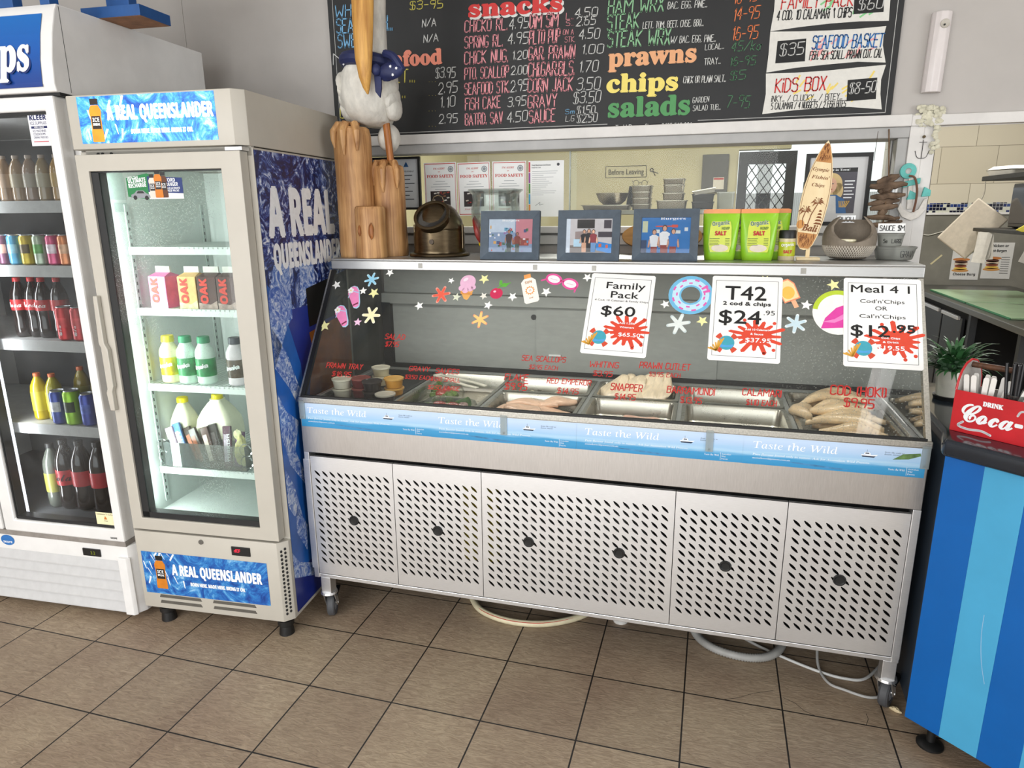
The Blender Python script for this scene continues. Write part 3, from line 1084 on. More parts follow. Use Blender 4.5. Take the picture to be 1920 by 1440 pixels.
o = B(flat('#f4f1e6')).poly(GP, [q(*p) for p in ((-0.026, -0.05), (-0.02, -0.056), (0.02, -0.056), (0.026, -0.05), (0.026, 0.028), (0.014, 0.04), (-0.014, 0.04), (-0.026, 0.028))], OFF)
o.use(flat('#e9a05a')).poly(GP, [q(*p) for p in ((-0.012, 0.04), (0.012, 0.04), (0.012, 0.056), (-0.012, 0.056))], OFF)
o.poly(GP, star_pts(*q(0, -0.008), 0.018, 12, 0.72), OFF + 0.0003)
o.use(flat('#fbf6ec')).disc(GP, *q(0, -0.008), 0.011, off=OFF + 0.0006)
o.use(flat('#b5763e')).text(GP, 'SUN', *q(-0.013, 0.020), 0.026, 0.0095, 'bold', OFF + 0.0006, rot=r0)
o.text(GP, '15', *q(-0.005, -0.012), 0.010, 0.008, 'bold', OFF + 0.0009, rot=r0)
o.text(GP, 'SPF', *q(-0.008, -0.040), 0.016, 0.005, 'sans', OFF + 0.0009, rot=r0)
o.build('sun_cream_sticker', fg)
o = B(flat('#e0559a'))
for cx, cy in ((0.838, 0.480), (0.896, 0.463)):
    o.use(flat('#e0559a')).disc(GP, cx, cy, 0.030, 0.021, off=OFF, rot=-0.3)
    o.use(flat('#f5e9ee')).disc(GP, cx, cy, 0.022, 0.014, off=OFF + 0.0003, rot=-0.3)
    o.use(flat('#cfa9b8')).line(GP, [(cx - 0.012, cy + 0.002), (cx + 0.012, cy - 0.004)], 0.0015, OFF + 0.0006, False)
o.use(flat('#e0559a')).line(GP, [(0.862, 0.474), (0.872, 0.472)], 0.006, OFF).line(GP, [(0.812, 0.480), (0.796, 0.475)], 0.006, OFF).line(GP, [(0.918, 0.452), (0.914, 0.434)], 0.006, OFF)
o.build('sunglasses_sticker', fg)
o = B(flat('#bfe0f0')).ring(GP, 1.294, 0.432, 0.031, 0.070, off=OFF, ky=0.98)
o.use(flat('#6fb6dc')).ring(GP, 1.294, 0.432, 0.058, 0.070, off=OFF + 0.0002, ky=0.98).ring(GP, 1.294, 0.432, 0.030, 0.036, off=OFF + 0.0002, ky=0.98)
o.use(flat('#dd5fae'))
for i in range(17):
    a = i * 2 * PI / 17
    o.ring(GP, 1.294, 0.432, 0.041 + 0.012 * (i % 2), 0.046 + 0.013 * (i % 2), 3, OFF + 0.0004, a, a + 0.26, 0.98)
for a in (0.2, 0.5):
    o.ring(GP, 1.294, 0.432, 0.040, 0.062, 4, OFF + 0.0005, a, a + 0.16, 0.98)
o.build('swim_ring_sticker', fg)
r0 = 0.42
q = lambda px, py: (1.588 + math.cos(r0) * px - math.sin(r0) * py, 0.452 + math.sin(r0) * px + math.cos(r0) * py)
o = B(flat('#e9906a')).poly(GP, [q(*p) for p in ((-0.026, -0.034), (0.024, -0.034), (0.028, 0.02), (0.016, 0.042), (-0.012, 0.042), (-0.026, 0.022))], OFF)
o.use(flat('#f4d9a4')).poly(GP, [q(px * 0.88, py * 0.88) for px, py in ((-0.026, -0.034), (0.024, -0.034), (0.028, 0.02), (0.016, 0.042), (-0.012, 0.042), (-0.026, 0.022))], OFF + 0.0003)
o.use(flat('#eebc55')).disc(GP, *q(-0.002, -0.004), 0.019, 0.022, off=OFF + 0.0005)
o.use(flat('#e7b08a')).poly(GP, [q(*p) for p in ((-0.006, -0.034), (0.008, -0.034), (0.008, -0.060), (-0.006, -0.060))], OFF)
o.build('ice_lolly_sticker', fg)
o = B(flat('#f1f0ea')).disc(GP, 1.730, 0.385, 0.072, 0.074, 32, OFF)
o.use(flat('#b9cf35')).ring(GP, 1.730, 0.385, 0.058, 0.072, 16, OFF + 0.0003, 1.2, 3.0, 1.03)
o.use(flat('#d93f9f')).poly(GP, [(1.682, 0.330), (1.694, 0.365), (1.725, 0.400), (1.76, 0.415), (1.79, 0.36), (1.75, 0.335)], OFF + 0.0003)
o.use(flat('#e883c2')).poly(GP, [(1.685, 0.352), (1.72, 0.362), (1.76, 0.39), (1.75, 0.365), (1.72, 0.350)], OFF + 0.0005)
o.build('beach_ball_sticker', fg)

# red hand lettering on the glass
m_redl = flat('#c02a24')
for lines in (
        [('SALAD', 0.258, 0.233, 0.074, 0.019), ('$7.95', 0.265, 0.205, 0.050, 0.018)],
        [('PRAWN TRAY', 0.055, 0.113, 0.14, 0.019), ('$16.95', 0.085, 0.083, 0.072, 0.018)],
        [('GRAVY', 0.373, 0.119, 0.074, 0.017), ('$3.50 EACH', 0.364, 0.090, 0.096, 0.014)],
        [('SAUCES', 0.472, 0.117, 0.082, 0.017), ('$1.50 SMALL', 0.459, 0.088, 0.105, 0.014), ('$2.50 LARGE', 0.455, 0.058, 0.112, 0.014)],
        [('SEA SCALLOPS', 0.766, 0.178, 0.146, 0.018), ('$2.95 EACH', 0.795, 0.150, 0.094, 0.014)],
        [('FLAKE', 0.717, 0.107, 0.078, 0.021), ('$9.95', 0.722, 0.074, 0.074, 0.023)],
        [('RED EMPEROR', 0.861, 0.104, 0.142, 0.018), ('$14.95', 0.898, 0.072, 0.068, 0.018)],
        [('WHITING', 0.993, 0.168, 0.092, 0.019), ('$3.95', 1.008, 0.138, 0.060, 0.017)],
        [('PRAWN CUTLET', 1.152, 0.173, 0.154, 0.020), ('$3.95 EACH', 1.184, 0.147, 0.094, 0.014)],
        [('SNAPPER', 1.068, 0.094, 0.097, 0.022), ('$14.95', 1.083, 0.064, 0.064, 0.019)],
        [('BARRAMUNDI', 1.242, 0.096, 0.140, 0.021), ('$13.95', 1.284, 0.066, 0.062, 0.019)],
        [('CALAMARI', 1.464, 0.103, 0.108, 0.021), ('$1.10 EACH', 1.476, 0.073, 0.084, 0.017)],
        [('COD (HOKI)', 1.708, 0.121, 0.146, 0.028), ('$9.95', 1.744, 0.086, 0.078, 0.026)]):
    o = B(m_redl)
    for s, x, y, w_, h_ in lines:
        o.hand(GP, s, x, y, w_, h_, h_ * 0.145, OFF, shear=0.1, jit=0.02)
    o.build('price_lettering', fg)

# the three price sheets taped to the glass
m_sheet = M('#f0f0ee', 0.25, var=0.01)
m_txt = flat('#151515')
m_spl = flat('#d8452c')


def price_sheet(label, x, s, rot, lines, splat_txt):
    c, d = math.cos(rot), math.sin(rot)
    o = GP(x, s, 0.0022)
    ex, ey = GP.ex * c + GP.ey * d, GP.ey * c - GP.ex * d
    P = Pl(o, ex, ey)
    W, H = 0.212, 0.292
    t = thing('price_sheet', label, 'sign', (0, 0, 0), group='price sheets on the case glass')
    b_ = B(m_sheet)
    r = 0.005
    b_.prism([P(px, py, -0.0008) for px, py in ((r, 0), (W - r, 0), (W, r), (W, H - r), (W - r, H), (r, H), (0, H - r), (0, r))], P.n * 0.0008)
    b_.build('paper', t)
    o1 = B(m_txt)
    for x0, y0, x1, y1 in ((0.012, 0.016, W - 0.012, 0.017), (0.012, H - 0.017, W - 0.012, H - 0.016), (0.012, 0.016, 0.013, H - 0.016), (W - 0.013, 0.016, W - 0.012, H - 0.016)):
        o1.rect(P, x0, y0, x1, y1, 0.0004)
    for s_, cx, by, w_, h_, bo in lines:
        o1.text(P, s_, cx * W, (1 - by) * H, w_ * W, h_ * H, 'sans', 0.0009, bold=bo, align='c')
    o1.build('lettering', t)
    sp_ = B(m_spl)
    rnd = random.Random(len(label))
    pts = []
    n = 15
    cx, cy = 0.67 * W, 0.30 * H
    for i in range(n):
        a = 2 * PI * i / n
        lng = 1.15 + 0.55 * rnd.random()
        for da, k in ((-0.15, 0.86), (-0.085, lng * 0.93), (0.0, lng), (0.085, lng * 0.93), (0.15, 0.86), (PI / n, 0.80)):
            pts.append((cx + 0.048 * k * math.cos(a + da) * 1.12, cy + 0.040 * k * math.sin(a + da) * 1.0))
    sp_.poly(P, pts, 0.0005)
    for i in (2, 5, 8, 12, 13):
        a = 2 * PI * i / n
        sp_.disc(P, cx + 0.075 * math.cos(a), cy + 0.06 * math.sin(a), 0.0055, n=10, off=0.0005)
    sp_.build('splash_print', t)
    o2 = B(m_wht)
    for s_, cx2, by, w_, h_ in splat_txt:
        o2.text(P, s_, cx2 * W, (1 - by) * H, w_ * W, h_ * H, 'sans', 0.0012, bold=0.0003, align='c')
    o2.build('splash_lettering', t)
    # life ring picture
    o3 = B(flat('#f1efe9')).ring(P, 0.255 * W, 0.205 * H, 0.024, 0.038, off=0.0009)
    o3.use(flat('#cf4a30'))
    for a in (0.5, 2.1, 3.7, 5.2):
        o3.ring(P, 0.255 * W, 0.205 * H, 0.024, 0.038, 6, 0.0012, a, a + 0.55)
    o3.use(flat('#3fa0b4')).disc(P, 0.255 * W, 0.205 * H, 0.024, off=0.0008)
    o3.use(flat('#4f9fd8')).poly(P, [(0.255 * W - 0.022, 0.19 * H), (0.255 * W, 0.175 * H), (0.255 * W + 0.022, 0.19 * H), (0.255 * W + 0.018, 0.155 * H), (0.255 * W - 0.018, 0.155 * H)], 0.0011)
    o3.use(flat('#d9a13a'))
    for i in range(7):
        a = 1.9 + i * 0.22
        o3.line(P, [(0.12 * W, 0.11 * H), (0.12 * W + 0.038 * math.cos(a - 0.9), 0.13 * H + 0.04 * abs(math.sin(a)))], 0.0045, 0.0013, False)
    o3.build('life_ring_print', t)
    return t


price_sheet('white price sheet reading Family Pack $60 taped to the case glass', 0.957, 0.2135, -0.037,
            [('Family', 0.55, 0.185, 0.62, 0.082, 0.0004), ('Pack', 0.55, 0.300, 0.44, 0.082, 0.0004), ('4 Cod, 10 Calamari & Family Chips', 0.52, 0.345, 0.83, 0.021, 0), ('$60', 0.49, 0.52, 0.55, 0.118, 0.0007)],
            [('Add 1.25ltr', 0.66, 0.615, 0.25, 0.022), ('Wimmers', 0.66, 0.665, 0.22, 0.022), ('$65.50', 0.71, 0.765, 0.34, 0.045)])
price_sheet('white price sheet reading T42 2 cod and chips $24.95 taped to the case glass', 1.356, 0.2105, -0.012,
            [('T42', 0.49, 0.285, 0.60, 0.165, 0.0008), ('2 cod & chips', 0.51, 0.350, 0.68, 0.042, 0.0007), ('$24', 0.42, 0.565, 0.62, 0.155, 0.0008), ('.95', 0.83, 0.455, 0.17, 0.055, 0)],
            [('Add 10 Calamari', 0.67, 0.640, 0.33, 0.022), ('& Sauce', 0.67, 0.690, 0.18, 0.022), ('$37.95', 0.69, 0.775, 0.36, 0.05)])
price_sheet('white price sheet reading Meal for 1 $12.95 taped to the case glass', 1.743, 0.2105, -0.013,
            [('Meal 4 1', 0.49, 0.165, 0.82, 0.085, 0.0004), ("Cod'n'Chips", 0.50, 0.285, 0.58, 0.042, 0), ('OR', 0.485, 0.365, 0.16, 0.045, 0), ("Cal'n'Chips", 0.50, 0.455, 0.60, 0.042, 0), ('$12', 0.34, 0.66, 0.52, 0.125, 0.0008), ('.95', 0.77, 0.605, 0.30, 0.085, 0.0012)],
            [('Cod, Chips', 0.60, 0.680, 0.24, 0.02), ('& Drink', 0.60, 0.725, 0.20, 0.02), ('$19.55', 0.60, 0.80, 0.36, 0.045)])


# ================================================================ food in the case
def rr_loop(x0, x1, y0, y1, r, z, n=4):
    out = []
    for cx, cy, a in ((x1 - r, y1 - r, 0), (x0 + r, y1 - r, PI / 2), (x0 + r, y0 + r, PI), (x1 - r, y0 + r, 1.5 * PI)):
        for i in range(n + 1):
            t = a + PI / 2 * i / n
            out.append((cx + r * math.cos(t), cy + r * math.sin(t), z))
    return out


def food_pan(label, x0, x1, y0, y1, depth=0.065, mat=None, name='food_pan', cat='pan'):
    z = 0.8585
    L = [rr_loop(x0, x1, y0, y1, 0.014, z), rr_loop(x0, x1, y0, y1, 0.014, z + 0.003), rr_loop(x0 + 0.012, x1 - 0.012, y0 + 0.012, y1 - 0.012, 0.022, z + 0.003),
         rr_loop(x0 + 0.015, x1 - 0.015, y0 + 0.015, y1 - 0.015, 0.022, z - 0.004), rr_loop(x0 + 0.021, x1 - 0.021, y0 + 0.021, y1 - 0.021, 0.022, z - depth + 0.012),
         rr_loop(x0 + 0.032, x1 - 0.032, y0 + 0.032, y1 - 0.032, 0.022, z - depth)]
    k = len(L[0])
    b_ = B(mat or m_pan)
    fs = []
    for j in range(len(L) - 1):
        fs += [(j * k + i, j * k + (i + 1) % k, (j + 1) * k + (i + 1) % k, (j + 1) * k + i) for i in range(k)]
    fs.append(tuple((len(L) - 1) * k + i for i in range(k)))
    b_.add([p for l in L for p in l], fs)
    o = b_.build(name, smooth=True, ang=0.5)
    return tag(o, label, cat, 'pans in the display case')


food_pan('black shallow tray holding sauce tubs in the case', 0.0, 0.264, 0.09, 0.62, 0.012, M('#2b2c2c', 0.4), 'serving_tray', 'tray')
food_pan('full-length steel pan holding two packed salads', 0.281, 0.594, 0.09, 0.62)
food_pan('front half pan of pink flake fillets under the $9.95 lettering', 0.611, 0.942, 0.09, 0.372)
food_pan('back half pan behind the pink flake fillets', 0.611, 0.942, 0.388, 0.62)
food_pan('front half pan with snapper under the SNAPPER lettering', 0.959, 1.269, 0.09, 0.372)
food_pan('back half pan piled with pale whiting flaps', 0.959, 1.269, 0.388, 0.62)
food_pan('empty front half pan under the CALAMARI lettering', 1.286, 1.626, 0.09, 0.372)
food_pan('back half pan with a few scraps under the BARRAMUNDI lettering', 1.286, 1.626, 0.388, 0.62)
food_pan('full-length pan of cod strips at the end beside the counter', 1.644, 1.942, 0.09, 0.62)


def fillet(L, W, H, seed, col, bend=0.15):
    rnd = random.Random(seed)
    p0, p1 = rnd.uniform(0, 6), rnd.uniform(0, 6)
    n, m = 14, 10
    vs, fs = [], []
    for i in range(n + 1):
        t = i / n
        x = (t - 0.5) * L
        wd = W * (math.sin(PI * (0.06 + 0.88 * t)) ** 0.6) * (0.75 + 0.35 * math.sin(t * 2.2 + 0.4)) + 0.0015
        cy = bend * L * math.sin(PI * t) + 0.006 * math.sin(6 * t + p0)
        hz = H * (0.35 + 0.65 * math.sin(PI * (0.1 + 0.8 * t)))
        for j in range(m):
            a = 2 * PI * j / m
            rz = hz * (0.62 if math.sin(a) > 0 else 0.38)
            vs.append((x, cy + wd / 2 * math.cos(a), math.sin(a) * rz + 0.004 * math.sin(9 * t + p1) + H * 0.38))
    for i in range(n):
        for j in range(m):
            j2 = (j + 1) % m
            fs.append((i * m + j, (i + 1) * m + j, (i + 1) * m + j2, i * m + j2))
    fs += [tuple(range(m)), tuple(range(n * m, n * m + m))[::-1]]
    b_ = B(M(col, 0.35, var=0.10, scale=35, stretch=(1, 3, 1), bump=0.3, coat=0.3))
    b_.add(vs, fs)
    return b_


def put_fillet(loc, rot, L, W, H, seed, col, label, group, name='fish_fillet', bend=0.15):
    o = fillet(L, W, H, seed, col, bend).build(name, smooth=True, ang=2)
    o.location = loc
    o.rotation_euler = rot
    return tag(o, label, 'fish', group)


for i, (x, y, z, rz, L, W, rx) in enumerate(((0.70, 0.20, 0.815, 0.3, 0.17, 0.09, 0.1), (0.83, 0.22, 0.815, -0.2, 0.18, 0.09, 0), (0.76, 0.27, 0.832, 0.1, 0.19, 0.085, -0.1), (0.85, 0.30, 0.836, 0.5, 0.14, 0.08, 0), (0.75, 0.17, 0.835, -0.3, 0.15, 0.075, 0.1))):
    put_fillet((x, y, z), (rx, 0, rz), L, W, 0.03, i, '#f0c7a8', 'pink flake fillet heaped in the front pan under the $9.95 lettering', 'flake fillets')
for i in range(6):
    put_fillet((1.035 + 0.034 * i, 0.50 + 0.006 * (i % 2), 0.852 + 0.002 * i), (0.0, -0.62, 1.25), 0.16, 0.085, 0.018, 20 + i, '#ead6b6', 'pale whiting flap in the overlapping row behind the snapper pan', 'whiting flaps', bend=0.08)
for i, (x, y, rz) in enumerate(((1.08, 0.20, 0.2), (1.16, 0.23, -0.4))):
    put_fillet((x, y, 0.800 + 0.012 * i), (0, 0, rz), 0.15, 0.07, 0.024, 40 + i, '#e8b8a0', ('pinkish snapper fillet lying flat in the snapper pan', 'upper snapper fillet resting across another in the snapper pan')[i], 'snapper fillets')
for i, (x, y, rz) in enumerate(((1.36, 0.50, 0.2), (1.45, 0.52, 1.0), (1.54, 0.49, -0.3))):
    put_fillet((x, y, 0.799), (0, 0, rz), 0.07, 0.035, 0.016, 50 + i, '#c9a184', 'small brownish fish scrap in the pan under the BARRAMUNDI lettering', 'fish scraps')
for i in range(11):
    a = 0.05 + 0.055 * i
    put_fillet((1.80 + 0.012 * math.sin(i * 2.1), 0.17 + 0.036 * i, 0.812 + 0.012 * (i % 3) + 0.003 * i), (0.25, -0.05, a - 0.35), 0.225 - 0.03 * (i % 2), 0.045, 0.03, 60 + i, '#ecd0a6' if i % 3 else '#e0c095', 'long pale cod strip in the pan beside the counter end', 'cod strips', bend=0.2)
put_fillet((1.70, 0.33, 0.842), (0.2, 0.1, 1.4), 0.15, 0.06, 0.045, 90, '#e0c49c', 'thick cod strip folded across the left ends of the others', 'cod strips', bend=0.3)
for i in range(8):
    put_fillet((0.66 + 0.03 * i, 0.49 + 0.02 * (i % 3), 0.802 + 0.006 * (i % 2)), (0, 0, 0.4 * i), 0.06, 0.03, 0.02, 100 + i, '#d8cfae', 'crumbed scallop in the pan behind the flake', 'crumbed scallops')

m_tubp = pane('tub_plastic', '#f4f4f0', refl=1.2, base=0.25, fog=0.05)


def tub(col, loc, label, lid='#e9e6da', r=0.036, h=0.036):
    t = thing('sauce_tub', label, 'tub', loc, group='sauce tubs in the case')
    B(M(col, 0.3, var=0.06)).lathe([(0.0, 0.0), (r * 0.82, 0.0), (r * 0.97, h * 0.93), (0.0, h * 0.93)], 24).build('tub_body', t, smooth=True)
    ld = B(M(lid, 0.25, var=0.03)).lathe([(r * 1.0, h * 0.80), (r * 1.05, h * 0.84), (r * 1.05, h * 1.0), (r * 0.93, h * 1.02), (r * 0.9, h * 0.96), (0.0, h * 0.96)], 24)
    ld.build('lid', t, smooth=True)
    return t


TZ = 0.8465 + 0.004
for nm, x, y, n, col, lid in (('white sauce tub', 0.045, 0.185, 2, '#d8d3c0', '#e2ddc8'), ('maroon beetroot tub', 0.107, 0.215, 2, '#5e1f22', '#8a4a44'), ('black gravy tub', 0.172, 0.180, 2, '#20191a', '#37302f'),
                              ('dark gravy tub with a pale lid', 0.238, 0.150, 1, '#2a2022', '#c9c3b4'), ('orange sauce tub', 0.232, 0.240, 2, '#c98f3a', '#d9a95c'), ('cream coleslaw tub', 0.10, 0.40, 2, '#d6caa6', '#e3dcc6')):
    for k in range(n):
        tub(col, (x, y, TZ + 0.0375 * k), nm + (' at the top of its stack in the case' if k == n - 1 and n > 1 else ' at the bottom of its stack in the case' if n > 1 else ' standing alone at the front of the tray'), lid)


def salad_pack(loc, rz, label, seed):
    t = thing('salad_pack', label, 'salad', loc, rz, group='packed salads')
    rnd = random.Random(seed)
    lt_ = B(M('#7d9a4a', 0.5, var=0.25, scale=25, bump=0.4))
    for i in range(12):
        lt_.blob((rnd.uniform(-0.06, 0.06), rnd.uniform(-0.035, 0.035), 0.02 + rnd.uniform(0, 0.02)), 0.03, 0.022, 0.016, 10, 7, 0.35, Matrix.Rotation(rnd.uniform(-1, 1), 4, 'X'), i)
    lt_.build('lettuce', t, smooth=True)
    for i in range(2):
        B(M('#b5443a', 0.3, var=0.15)).blob((-0.03 + 0.05 * i, -0.012, 0.047), 0.026, 0.022, 0.018, 14, 10, 0.12, seed=i + seed).build('tomato', t, smooth=True)
    B(M('#c7a3a0', 0.4, var=0.15)).blob((0.055, 0.01, 0.045), 0.022, 0.02, 0.014, 12, 8, 0.2, seed=5).build('onion', t, smooth=True)
    cu_ = B(M('#4f7a35', 0.35, var=0.15)).cyl((0, 0, 0), 0.018, 0, 0.05, 16, Matrix.Translation((0.02, 0.035, 0.04)) @ Matrix.Rotation(1.2, 4, 'Y'))
    cu_.build('cucumber', t, smooth=True)
    L = [rr_loop(-0.095, 0.095, -0.06, 0.06, 0.02, 0.0), rr_loop(-0.10, 0.10, -0.066, 0.066, 0.02, 0.03), rr_loop(-0.09, 0.09, -0.055, 0.055, 0.02, 0.062), rr_loop(-0.07, 0.07, -0.04, 0.04, 0.02, 0.072)]
    k = len(L[0])
    cb = B(pane('clamshell', '#f8faf6', refl=0.6, base=0.03, fog=0.03))
    cb.add([p for l in L for p in l], [(j * k + i, j * k + (i + 1) % k, (j + 1) * k + (i + 1) % k, (j + 1) * k + i) for j in range(3) for i in range(k)] + [tuple(3 * k + i for i in range(k)), tuple(range(k))])
    cb.build('clear_box', t, smooth=True, ang=2)
    return t


salad_pack((0.372, 0.365, 0.797), 1.55, 'salad in a clear box standing nearest the sauce tubs', 3)
salad_pack((0.466, 0.192, 0.797), -0.05, 'salad in a clear box lying beside the pink flake pan', 8)
tg = thing('serving_tongs', 'white plastic tongs lying over the salad pan', 'tongs', (0.43, 0.44, 0.868), -0.55)
for s in (-1, 1):
    a = B(M('#e9e4d2', 0.4)).prism([(-0.15, s * 0.004, 0.0), (-0.15, s * 0.018, 0.0), (0.06, s * 0.034, 0.0), (0.12, s * 0.030, 0.0), (0.12, s * 0.012, 0.0), (0.05, s * 0.018, 0.0)], (0, 0, 0.006))
    a.build('arm', tg, bevel=0.002)
B(M('#e9e4d2', 0.4)).box(-0.165, -0.02, 0, -0.145, 0.02, 0.008).build('hinge', tg, bevel=0.002)

# ================================================================ glass-door fridges
m_cream = M('#bab5aa', 0.4, var=0.02, scale=8)
m_cool = M('#e4e3e1', 0.38, var=0.03, scale=8)
m_liner = M('#dfe6e3', 0.45, var=0.02)
m_gask = M('#1a1b1c', 0.55, var=0.1)


def ice_print(name, stops, scale=9.0, emit=0.0):
    """blue printed ice, with streaks of frost"""
    m, nt, b = new_mat(name)
    v = coords(nt, (1, 1, 1))
    ns = N(nt, 'ShaderNodeTexNoise', i_Scale=scale, i_Detail=9.0, i_Roughness=0.72, i_Distortion=2.6)
    nt.links.new(v, ns.inputs['Vector'])
    vo = N(nt, 'ShaderNodeTexVoronoi', feature='DISTANCE_TO_EDGE', i_Scale=scale * 3.2)
    nt.links.new(ns.outputs['Color'], vo.inputs['Vector'])
    md = N(nt, 'ShaderNodeMath', operation='MULTIPLY_ADD')
    md.inputs[1].default_value = -0.25
    nt.links.new(vo.outputs['Distance'], md.inputs[0])
    nt.links.new(ns.outputs['Fac'], md.inputs[2])
    c = ramp(nt, md.outputs[0], stops)
    nt.links.new(c, b.inputs['Base Color'])
    b.inputs['Roughness'].default_value = 0.35
    if emit:
        nt.links.new(c, b.inputs['Emission Color'])
        b.inputs['Emission Strength'].default_value = emit
        b.inputs['Base Color'].default_value = (0, 0, 0, 1)
    return m


m_ice_lit = ice_print('backlit_ice_print', [(0.30, '#123f9a'), (0.42, '#2a72c8'), (0.5, '#3fa2dc'), (0.58, '#8fd0ee'), (0.66, '#f0fbff')], 9, 0.85)
m_ice = ice_print('ice_print', [(0.30, '#0f2f7a'), (0.42, '#1f5cac'), (0.52, '#3787c8'), (0.6, '#7fb8e0'), (0.68, '#e4f1f8')], 9)
m_frost = ice_print('frost_print', [(0.36, '#13183f'), (0.45, '#1a2660'), (0.50, '#27479c'), (0.55, '#8aa0c8'), (0.59, '#eceff4')], 14)
m_deep = M('#1a2a7c', 0.35, var=0.25, scale=3)


def lathe_xz(P, prof, off):
    """mirror a half-outline into a flat outline polygon on plane P"""
    return [(x, y) for x, y in prof] + [(-x, y) for x, y in prof[::-1]]


def printed_bottle(P, cx, y0, h, off, mats, txt=True):
    k = h / 1.0
    orange, black, white = mats
    out = [(0.15, 0.0), (0.17, 0.03), (0.165, 0.25), (0.15, 0.30), (0.15, 0.58), (0.17, 0.66), (0.165, 0.74), (0.12, 0.82), (0.10, 0.85)]
    b_ = B(orange).poly(P, [(cx + x * k, y0 + y * k) for x, y in lathe_xz(P, out, off)], off)
    b_.use(black).poly(P, [(cx + x * k, y0 + y * k) for x, y in lathe_xz(P, [(0.11, 0.86), (0.115, 0.99), (0.09, 1.0)], off)], off + 0.0002)
    b_.poly(P, [(cx + x * k, y0 + y * k) for x, y in lathe_xz(P, [(0.125, 0.30), (0.125, 0.60)], off)], off + 0.0002)
    if txt:
        b_.use(white).text(P, 'ICE', cx, y0 + 0.47 * k, 0.2 * k, 0.09 * k, 'bold', off + 0.0005, align='c')
        b_.text(P, 'BREAK', cx, y0 + 0.38 * k, 0.2 * k, 0.06 * k, 'bold', off + 0.0005, align='c')
    return b_


def hollow(b_, x0, x1, y0, y1, z0, z1, t, front=0.0):
    b_.box(x0, y0, z0, x0 + t, y1, z1).box(x1 - t, y0, z0, x1, y1, z1)
    b_.box(x0 + t, y1 - t, z0, x1 - t, y1, z1).box(x0 + t, y0, z1 - t, x1 - t, y1 - t, z1).box(x0 + t, y0, z0, x1 - t, y1 - t, z0 + t)
    return b_


def shelf(par, x0, x1, y0, y1, z, mat):
    s_ = B(mat).box(x0, y0, z - 0.026, x1, y0 + 0.006, z)
    s_.box(x0, y1 - 0.006, z - 0.014, x1, y1, z - 0.004)
    n = int((x1 - x0) / 0.018)
    for i in range(n + 1):
        x = x0 + (x1 - x0 - 0.004) * i / n
        s_.box(x, y0, z - 0.006, x + 0.004, y1, z - 0.001)
    return s_.build('wire_shelf', par, bevel=0.0)


# ---- the slim fridge beside the display case
F2 = thing('drink_fridge', 'slim cream glass-door fridge with lit blue ice header beside the display case', 'fridge', (-0.034, -0.151, 0), 0.071)
W2, D2 = 0.622, 0.665
CH = 0.03
sh_ = B(m_cream)
# outer skin with a chamfered front edge
sh_.prism([(-W2, 0.05, 0.40), (0.0, 0.05, 0.40), (0.0, 0.055, 0.40), (0, 0.052, 0.40)], (0, 0, 0.001))
hollow(sh_, -W2, 0.0, 0.045, D2, 0.385, 1.724, 0.035)
sh_.build('cabinet', F2)
B(m_liner).box(-W2 + 0.036, D2 - 0.045, 0.43, -0.036, D2 - 0.036, 1.685).box(-W2 + 0.0351, 0.05, 0.421, -W2 + 0.039, D2 - 0.04, 1.688).box(-0.039, 0.05, 0.421, -0.0351, D2 - 0.04, 1.688).box(-W2 + 0.036, 0.05, 0.4201, -0.036, D2 - 0.04, 0.424).build('liner', F2)


def chamfer_block(mat, z0, z1, dep, name, par, x0=-W2, x1=0.0, y0=0.0, ch=CH):
    return B(mat).prism([(x0, y0 + ch * 0.6, z0), (x0 + ch * 0.6, y0, z0), (x1 - ch, y0, z0), (x1, y0 + ch, z0), (x1, dep, z0), (x0, dep, z0)], (0, 0, z1 - z0)).build(name, par, bevel=0.003)


chamfer_block(m_cream, 1.728, 1.889, D2, 'header_box', F2)
chamfer_block(m_cream, 0.085, 0.398, D2, 'base_unit', F2)
P = Pl((-0.566, -0.0012, 1.745), (1, 0, 0), (0, 0, 1))
sg = B(m_ice_lit).box(-0.566, -0.0012, 1.745, -0.084, 0.0, 1.884).build('header_sign', F2)
m_or_e = M('#f08a1c', 0.4, var=0.12, emit=0.75)
m_bk_e = M('#20130c', 0.4, var=0.0, emit=0.3)
m_wh_e = M('#ffffff', 0.4, var=0.0, emit=1.1)
printed_bottle(P, 0.062, 0.004, 0.128, 0.0006, (m_or_e, m_bk_e, m_wh_e)).build('bottle_picture', sg)
t_ = B(m_wh_e).text(P, 'A REAL QUEENSLANDER', 0.104, 0.068, 0.370, 0.040, 'bold', 0.0008, bold=0.0016)
t_.text(P, 'BORN HERE. MADE HERE. BRING IT ON.', 0.182, 0.026, 0.218, 0.0125, 'bold', 0.0008, bold=0.0006)
t_.build('lettering', sg)
# splashes of ice
ic = B(m_wh_e)
rnd = random.Random(4)
for i in range(14):
    x, y = rnd.uniform(0.005, 0.165), rnd.uniform(0.005, 0.135)
    a = rnd.uniform(-0.9, 0.9)
    ic.poly(P, [(x, y), (x + 0.004, y - 0.006), (x + 0.022 * math.sin(a) + 0.006, min(0.138, y + 0.024)), (x + 0.020 * math.sin(a), min(0.138, y + 0.026))], 0.0003)
ic.build('ice_splash_picture', sg)

